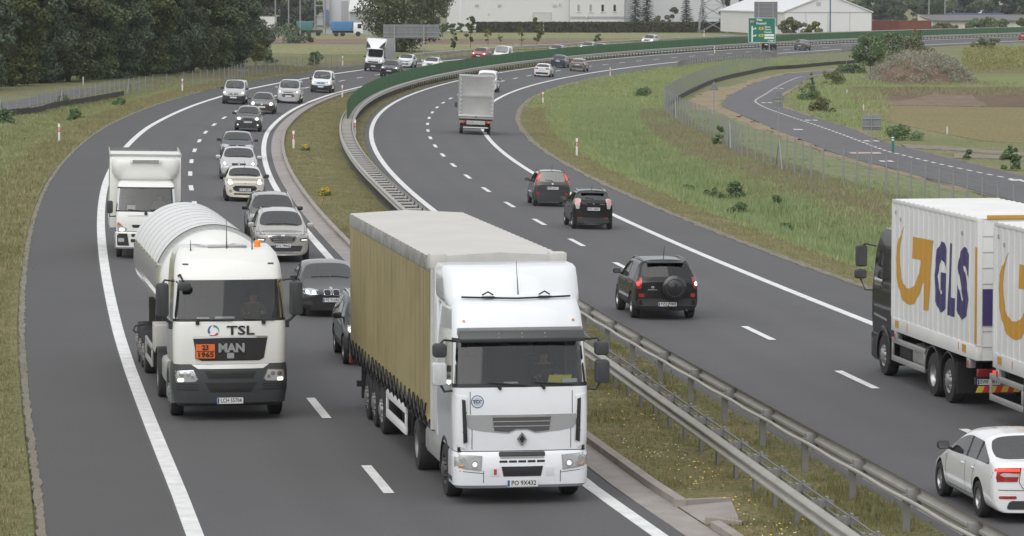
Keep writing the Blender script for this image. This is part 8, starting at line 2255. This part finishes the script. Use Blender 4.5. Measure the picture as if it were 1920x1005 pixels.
def swap_body(label, root, yf, orange_rear):
    t = thing('cargo_container', label, 'container', (0, 0, 0), 0, 'white swap bodies of the lorry'); t.matrix_world = root.matrix_world.copy(); hw = 1.275
    zb, zt = CZ0 + .32, CZ1 - .09
    for s in (-1, 1):
        ts = []; q = 0.0
        while q < CL: ts += [q, q + .40 * .44, q + .50 * .44, q + .90 * .44]; q += .44
        ts = [min(v, CL) for v in ts] + [CL]; V = []
        for v in ts: V += [(s * (hw - ribf(v)), yf - v, zb), (s * (hw - ribf(v)), yf - v, zt)]
        link('side_wall', mesh('side_wall', V, [(2 * i, 2 * i + 1, 2 * i + 3, 2 * i + 2) for i in range(len(ts) - 1)], m_cw), t)
        mb = MB(); mb.box(min(s * (hw - .12), s * (hw + .01)), max(s * (hw - .12), s * (hw + .01)), yf - CL, yf, CZ0, zb); mb.box(min(s * (hw - .12), s * (hw + .008)), max(s * (hw - .12), s * (hw + .008)), yf - CL, yf, zt, CZ1); mb.build('side_rail', m_cw, t, bevel=.01)
        for y, w_ in ((yf - .55, .30), (yf - 6.45, .30), (yf - 1.5, .04), (yf - 6.0, .04)):
            mb = MB(); mb.box(min(s * (hw + .012), s * (hw + .02)), max(s * (hw + .012), s * (hw + .02)), y - w_ / 2, y + w_ / 2, CZ0 + .10, CZ0 + .27); mb.build('yellow_patch', m_gold, t)
        for y in (yf - .35, yf - 6.75): mb = MB(); mb.box(min(s * (hw - .15), s * (hw + .012)), max(s * (hw - .15), s * (hw + .012)), y - .10, y + .10, CZ0 - .22, CZ0 - .004); k = mb.build('corner_casting', m_alu, t, bevel=.01); mb = MB(); mb.box(min(s * (hw + .014), s * (hw + .022)), max(s * (hw + .014), s * (hw + .022)), y - .07, y + .03, CZ0 - .18, CZ0 - .06); mb.build('red_reflector', m_red, k)
        mb = MB(); mb.box(min(s * (hw - .10), s * (hw + .014)), max(s * (hw - .10), s * (hw + .014)), yf - .10, yf + .014, zb, zt); mb.build('corner_post', m_cw, t)
        mb = MB(); mb.box(min(s * (hw - .10), s * (hw + .014)), max(s * (hw - .10), s * (hw + .014)), yf - CL - .014, yf - CL + .10, zb, zt); mb.build('corner_post', m_cw, t)
        if orange_rear: mb = MB(); mb.box(min(s * (hw + .016), s * (hw + .03)), max(s * (hw + .016), s * (hw + .03)), yf - CL - .02, yf - CL + .12, zb + .05, zt - .55); mb.build('orange_strip', m_gold, t)
        if s < 0:
            A = [(1.11, 3.73), (.62, 3.40), (.40, 3.15), (.33, 2.90), (.42, 2.55), (.62, 2.24), (.86, 2.06), (1.10, 1.95), (1.64, 1.91), (2.02, 1.97), (2.35, 2.14), (2.65, 2.34), (2.88, 2.56), (2.87, 1.90), (3.29, 1.92), (3.55, 2.9), (3.73, 3.56), (1.93, 3.53), (1.88, 3.02), (2.62, 3.04), (2.48, 2.76), (2.28, 2.54), (2.0, 2.38), (1.70, 2.30), (1.36, 2.29), (1.08, 2.36), (.84, 2.52), (.70, 2.78), (.66, 3.02), (.72, 3.30)]
            o = link('arrow_logo', mesh('arrow_logo', [(a, b, 0) for a, b in A], [list(range(len(A)))], m_gold), t)
            bm = bmesh.new(); bm.from_mesh(o.data); bmesh.ops.triangulate(bm, faces=bm.faces[:]); bm.to_mesh(o.data); bm.free(); conform(o, -hw, -1, yf)
            for ch, c0, c1 in (('G', 3.76, 4.92), ('L', 5.0, 5.66), ('S', 5.74, 6.82)):
                o = text(ch, 1.0, m_purple, 'logo_letter', t, ext=0, bold=.06); xs = [v.co.x for v in o.data.vertices]; zs = [v.co.y for v in o.data.vertices]; a, b, c, d = min(xs), max(xs), min(zs), max(zs)
                for v in o.data.vertices: fz = (v.co.y - c) / (d - c); v.co.x = c0 + (v.co.x - a) / (b - a) * (c1 - c0 - .12) + .12 * fz; v.co.y = 1.97 + fz * 1.63
                o.rotation_euler = (0, 0, 0); conform(o, -hw, -1, yf)
            for y, z, s_ in ((yf - .35, 4.0, '02'), (yf - .8, 3.85, '02'), (yf - 6.2, 3.88, '02')): text(s_, .13, m_ink, 'lettering', t, (-hw - .012, y, z), (pi / 2, 0, -pi / 2), .001)
    V = []; q = 0.0
    mb = MB()
    for i in range(17): a, b = yf - CL * i / 17, yf - CL * (i + 1) / 17; mb.add([(-hw, a, CZ1 - .02), (hw, a, CZ1 - .02), (hw, a + (b - a) * .5, CZ1 + .015), (-hw, a + (b - a) * .5, CZ1 + .015), (hw, b, CZ1 - .02), (-hw, b, CZ1 - .02)], [(0, 1, 2, 3), (3, 2, 4, 5)])
    mb.build('roof', m_cw, t)
    mb = MB(); mb.box(-hw + .1, hw - .1, yf - .06, yf - .01, CZ0, CZ1 - .03); mb.build('front_wall', m_cw, t); mb = MB(); mb.box(-hw + .1, hw - .1, yf - CL + .01, yf - CL + .06, CZ0, CZ1 - .03); rd = mb.build('rear_door', m_cw, t)
    mb = MB()
    for z in np.linspace(CZ0 + .3, CZ1 - .4, 8): mb.box(-hw + .12, hw - .12, yf - CL - .002, yf - CL + .008, z - .008, z + .008)
    for x in (-.75, 0, .75): mb.box(x - .012, x + .012, yf - CL - .012, yf - CL - .003, CZ0 + .1, CZ1 - .2)
    mb.build('door_lines', m_lou, rd); mb = MB(); mb.box(-1.16, -.55, yf - CL - .02, yf - CL - .013, 1.95, 2.75); mb.build('purple_square', m_purple, rd)
    if orange_rear: mb = MB(); mb.box(-hw + .2, hw, yf - CL - .03, yf - CL + .02, CZ1 - .02, CZ1 + .06); mb.build('orange_header', m_gold, t)
    mb = MB(); mb.box(-hw + .05, hw - .05, yf - CL + .05, yf - .05, CZ0 + .01, CZ0 + .12); mb.build('floor', m_chas, t); return t


swap_body('white ribbed swap body with full gold arrow and purple letters, behind the black cab', GT_, -.90, True)
DT = thing('drawbar_trailer', 'drawbar trailer cut off at the right edge, behind the black lorry', 'trailer', (0, 0, 0)); DT.matrix_world = GT_.matrix_world.copy()
mb = MB(); mb.box(-.42, -.30, -17.2, -9.0, .70, 1.02); mb.box(.30, .42, -17.2, -9.0, .70, 1.02); mb.box(-.1, .1, -9.2, -7.9, .52, .66)
for y in (-10.2, -12, -14, -16): mb.box(-1.1, 1.1, y - .08, y + .08, 1.02, 1.12)
mb.build('chassis', m_chas, DT)
for s in (1, -1):
    guard(DT, s * 1.235, -9.3, -11.8, (.50, .95), m_alu, .13)
    for y in (-12.6, -13.95): lwheel(DT, s * 1.25, y, r=.50, w=.38, rim=m_rim); mb = MB(); mb.lathe([(s * .70, .64), (s * 1.26, .64), (s * 1.27, .61), (s * .70, .60)], 16, 'x', (0, y, .52), .05, pi - .05); mb.build('mudguard', m_black, DT, smooth=50)
swap_body('white ribbed swap body cut by the picture edge, only its gold arrow showing', DT, -9.62, True)

# ============ 5: tall box van far away, 6: open tarpaulin truck seen from behind
def f_daily(K):
    f_gen(True, (1.1, .16, .98), [(.52, 1.20), (.88, 1.26), (.95, 1.10), (.62, 1.04)], .55, lo=.62)(K); K['su'].patch('dark_bumper', rpoly(0, .58, 1.86, .40, .06), m_plast, K['root'], 'y', 1, .010)
B = car('box_van', 'tall white box van with roof fairing leading the distant queue', 'van', dict(L=3.1, W=2.0, H=2.35, wb=3.6, fo=.95, rw=.36, zb=.28, bump_dark=True, zf=1.12, yc=.95, zc=1.42, yt=1.62, yr=2.75, zr=2.30, yb=3.0, zq=1.45, ze=1.4, sub=2, near=True, roofw=.76, sideT=.84, quarter=False, blind_rear=True, panel_van=True, mirm=m_dark, front=f_daily, two_door=True), P_white, 701, 133.5, True, True)
mb = MB(); mb.box(-1.1, 1.1, -6.2, -1.05, .95, 3.42); mb.build('cargo_box', M('box_grey', (.46, .46, .455), .55, noise=(.8, (.40, .40, .395), .3)), B, bevel=.02); mb = MB(); mb.box(-1.08, 1.08, -6.15, -1.02, 3.422, 3.44); mb.build('box_roof', T_cream, B); mb = MB()
for s in (1, -1):
    for y in (-1.3, -2.6, -3.9, -5.2): mb.box(min(s * 1.101, s * 1.108), max(s * 1.101, s * 1.108), y - .01, y + .01, 1.0, 3.4)
mb.build('panel_joints', m_lou, B)
lvf = [(2.30, .85, .35, .25, .05, -1.04), (2.45, .98, .20, .3, .08, -1.04), (2.9, 1.03, -.18, .3, .10, -1.04), (3.25, 1.05, -.55, .3, .12, -1.04), (3.38, 1.0, -.8, .2, .1, -1.04)]
fa, sf = shell(lvf, [], lambda i, z, s: 'shell', dict(shell=P_white), B, cap='shell'); fa['shell'].name = 'roof_fairing'
for s in (1, -1): sf.patch('black_swoosh', [(s * x, z) for x, z in ((.99, 2.34), (.42, 2.42), (.58, 2.70), (.98, 3.12))][::s], m_black, B, 'y', 1, .012)
for s in (1, -1): mb = MB(); mb.tube([(s * .9, -1.2, .7), (s * .9, -6.0, .7)], .06, 6); mb.build('chassis_rail', m_chas, B)

OT, OP, OH = None, None, None
ref = G(890, 251); hh = lane_heading(ref, False); OT = thing('tarpaulin_truck', 'small truck with tall grey tarpaulin body seen from behind', 'truck', (0, 0, 0)); place(OT, ref, hh)      # y=0 at the rear axle
m_gt = M('grey_tarp', (.30, .30, .30), .7, noise=(.9, (.40, .40, .395), .22)); yr_ = -1.55; hw = 1.12
V = []; Fc = []; nx, nz = 14, 26
for j in range(nz + 1):
    z = 1.30 + (3.72 - 1.30) * j / nz
    for i in range(nx + 1): f_ = i / nx * 2 - 1; V.append((f_ * (hw - .03), yr_ - .005 + .10 * (1 - f_ * f_) * abs(sin(pi * j / nz * 2)) - .03 * (1 if abs(j - nz / 2) < 1 else 0), z))
for j in range(nz):
    for i in range(nx): a = j * (nx + 1) + i; Fc.append((a, a + 1, a + nx + 2, a + nx + 1))
link('rear_tarpaulin', mesh('rear_tarpaulin', V, Fc, m_gt, 60), OT)
for s in (1, -1):
    mb = MB(); mb.box(min(s * (hw - .02), s * hw), max(s * (hw - .02), s * hw), yr_, 3.2, 1.28, 3.74); mb.build('side_tarpaulin', m_gt, OT); mb = MB(); mb.box(min(s * (hw - .09), s * (hw + .01)), max(s * (hw - .09), s * (hw + .01)), yr_ - .05, yr_ + .04, 1.25, 3.76); mb.build('frame_post', m_alu, OT)
    mb = MB()
    for k in range(9): mb.box(s * (hw - .10) - .025, s * (hw - .10) + .025, yr_ - .07, yr_ - .052, 1.42 + .26 * k, 1.50 + .26 * k)
    mb.build('lacing', m_white, OT)
    lwheel(OT, s * 1.0, 0, r=.36, w=.22, dual=False); lwheel(OT, s * .92, 3.7, r=.36, w=.22)
    mb = MB(); mb.box(min(s * .62, s * .95), max(s * .62, s * .95), yr_ - .03, yr_ + .05, .74, .90); k = mb.build('tail_light', m_tail, OT, bevel=.015); mb = MB(); mb.box(min(s * .80, s * .92), max(s * .80, s * .92), yr_ - .036, yr_ - .031, .77, .87); mb.build('orange_lens', m_amb, k)
    lorry_mirror(OT, s * 1.22, 4.2, 1.75, .18, .32, m_bump, arm=[(s * .95, 4.1, 1.5), (s * 1.2, 4.2, 1.6)])
mb = MB(); mb.box(-hw, hw, yr_, 3.2, 3.73, 3.80); mb.build('tarpaulin_roof', m_gt, OT, bevel=.02); mb = MB(); mb.box(-hw - .02, hw + .02, yr_ - .06, yr_ - .01, 1.02, 1.30); tb = mb.build('tailboard', m_alu, OT, bevel=.015)
mb = MB(); mb.box(-hw, hw, yr_ - .075, yr_ - .062, 1.15, 1.17); mb.box(-.04, .04, yr_ - .09, yr_ - .062, 1.12, 1.2); mb.build('latch', m_dark, tb)
mb = MB(); mb.box(-hw + .05, hw - .05, yr_ + .06, 3.2, .92, 1.02); mb.box(-.4, -.28, yr_, 4.4, .55, .92); mb.box(.28, .4, yr_, 4.4, .55, .92); mb.box(-1.0, 1.0, yr_ + .0, yr_ + .10, .42, .52); mb.box(-.75, .75, yr_ + .12, .9, .40, .90); mb.build('chassis', m_chas, OT)
mb = MB(); mb.box(-.60, .60, yr_ - .02, yr_ + .05, .66, .92); mb.build('light_bar', m_alu, OT); plate(OT, 0, yr_ - .03, .80, .50, -1, 'PKL 47T1'); mb = MB(); mb.box(-.8, .8, yr_ - .05, yr_ + .02, .44, .50); mb.build('bumper_bar', m_white, OT)
lvc = [(.5, .95, 4.9, .2, .06, 3.3), (1.1, .98, 4.95, .2, .06, 3.3), (1.3, .97, 4.6, .2, .06, 3.3), (1.95, .86, 3.95, .2, .06, 3.3), (2.1, .80, 3.7, .15, .05, 3.3)]
cb, _ = shell(lvc, [3.6], lambda i, z, s: 'windscreen' if i == 2 and z in 'FC' else 'side_window#' + s if i == 2 and z == 'S1' else 'shell', dict(shell=P_white, windscreen=G_car, side_window=G_car, roof=P_white), OT); cb['shell'].name = 'cab'

# ============ 7: tipper trucks parked at the works
for px, bc, lab, y_ in ((650, (.05, .17, .36), 'blue tipper truck with white cab parked at the works', 735), (581, (.05, .16, .17), 'teal tipper body parked left of the grey tower', 742)):
    k = pxm(y_); p = far(px, y_); t = thing('tipper_truck', lab, 'truck', p); mt = M('tipper_%d' % px, bc, .5, noise=(.6, tuple(c * 1.4 for c in bc), .3)); L2 = 2.3 if px > 600 else 1.7
    mb = MB(); mb.prism([(-L2 - .8, 1.2), (L2 - 1.2, 1.2), (L2 - 1.0, 3.0), (-L2 - 1.0, 3.0)], 'y', -1.2, 1.2); mb.build('tipper_body', mt, t, bevel=.03); mb = MB()
    for x in np.linspace(-L2 - .6, L2 - 1.4, 8): mb.box(x - .06, x + .06, -1.26, -1.203, 1.25, 2.9)
    mb.build('body_ribs', mt, t); mb = MB(); mb.box(-L2 - .6, L2 + .8, -.5, .5, .7, 1.15); mb.build('chassis', m_chas, t)
    if px > 600:
        mb = MB(); mb.prism([(L2 - .9, .6), (L2 + .95, .6), (L2 + .95, 1.6), (L2 + .7, 2.75), (L2 - .9, 2.75)], 'y', -1.2, 1.2); c_ = mb.build('cab', P_white, t, bevel=.06); mb = MB(); mb.prism([(L2 - .1, 1.6), (L2 + .72, 1.6), (L2 + .55, 2.5), (L2 - .1, 2.5)], 'y', -1.215, -1.203); mb.build('side_window', m_win, c_)
    for x in (-L2 + .2, -L2 + 1.5, L2): w_ = MB(); w_.lathe([(-1.22, 0), (-1.22, .3), (-1.2, .5), (-.9, .5), (-.9, 0)], 20, 'y', (x, 0, .5)); w_.build('wheel', m_tyre, t, smooth=45)
# ------------------------------------------------------------------ thin autumn haze
mb = MB(); mb.box(-260, 420, -40, 1300, -3.0, 34)
hz_ = mb.build('haze', None); hz_['kind'] = 'stuff'
m = bpy.data.materials.new('haze'); m.use_nodes = True; nt = m.node_tree; nt.nodes.clear()
o = nt.nodes.new('ShaderNodeOutputMaterial'); pv = nt.nodes.new('ShaderNodeVolumePrincipled')
pv.inputs['Color'].default_value = (.92, .94, .97, 1); pv.inputs['Density'].default_value = .00010; pv.inputs['Anisotropy'].default_value = .1
nt.links.new(pv.outputs[0], o.inputs['Volume']); hz_.data.materials.append(m)
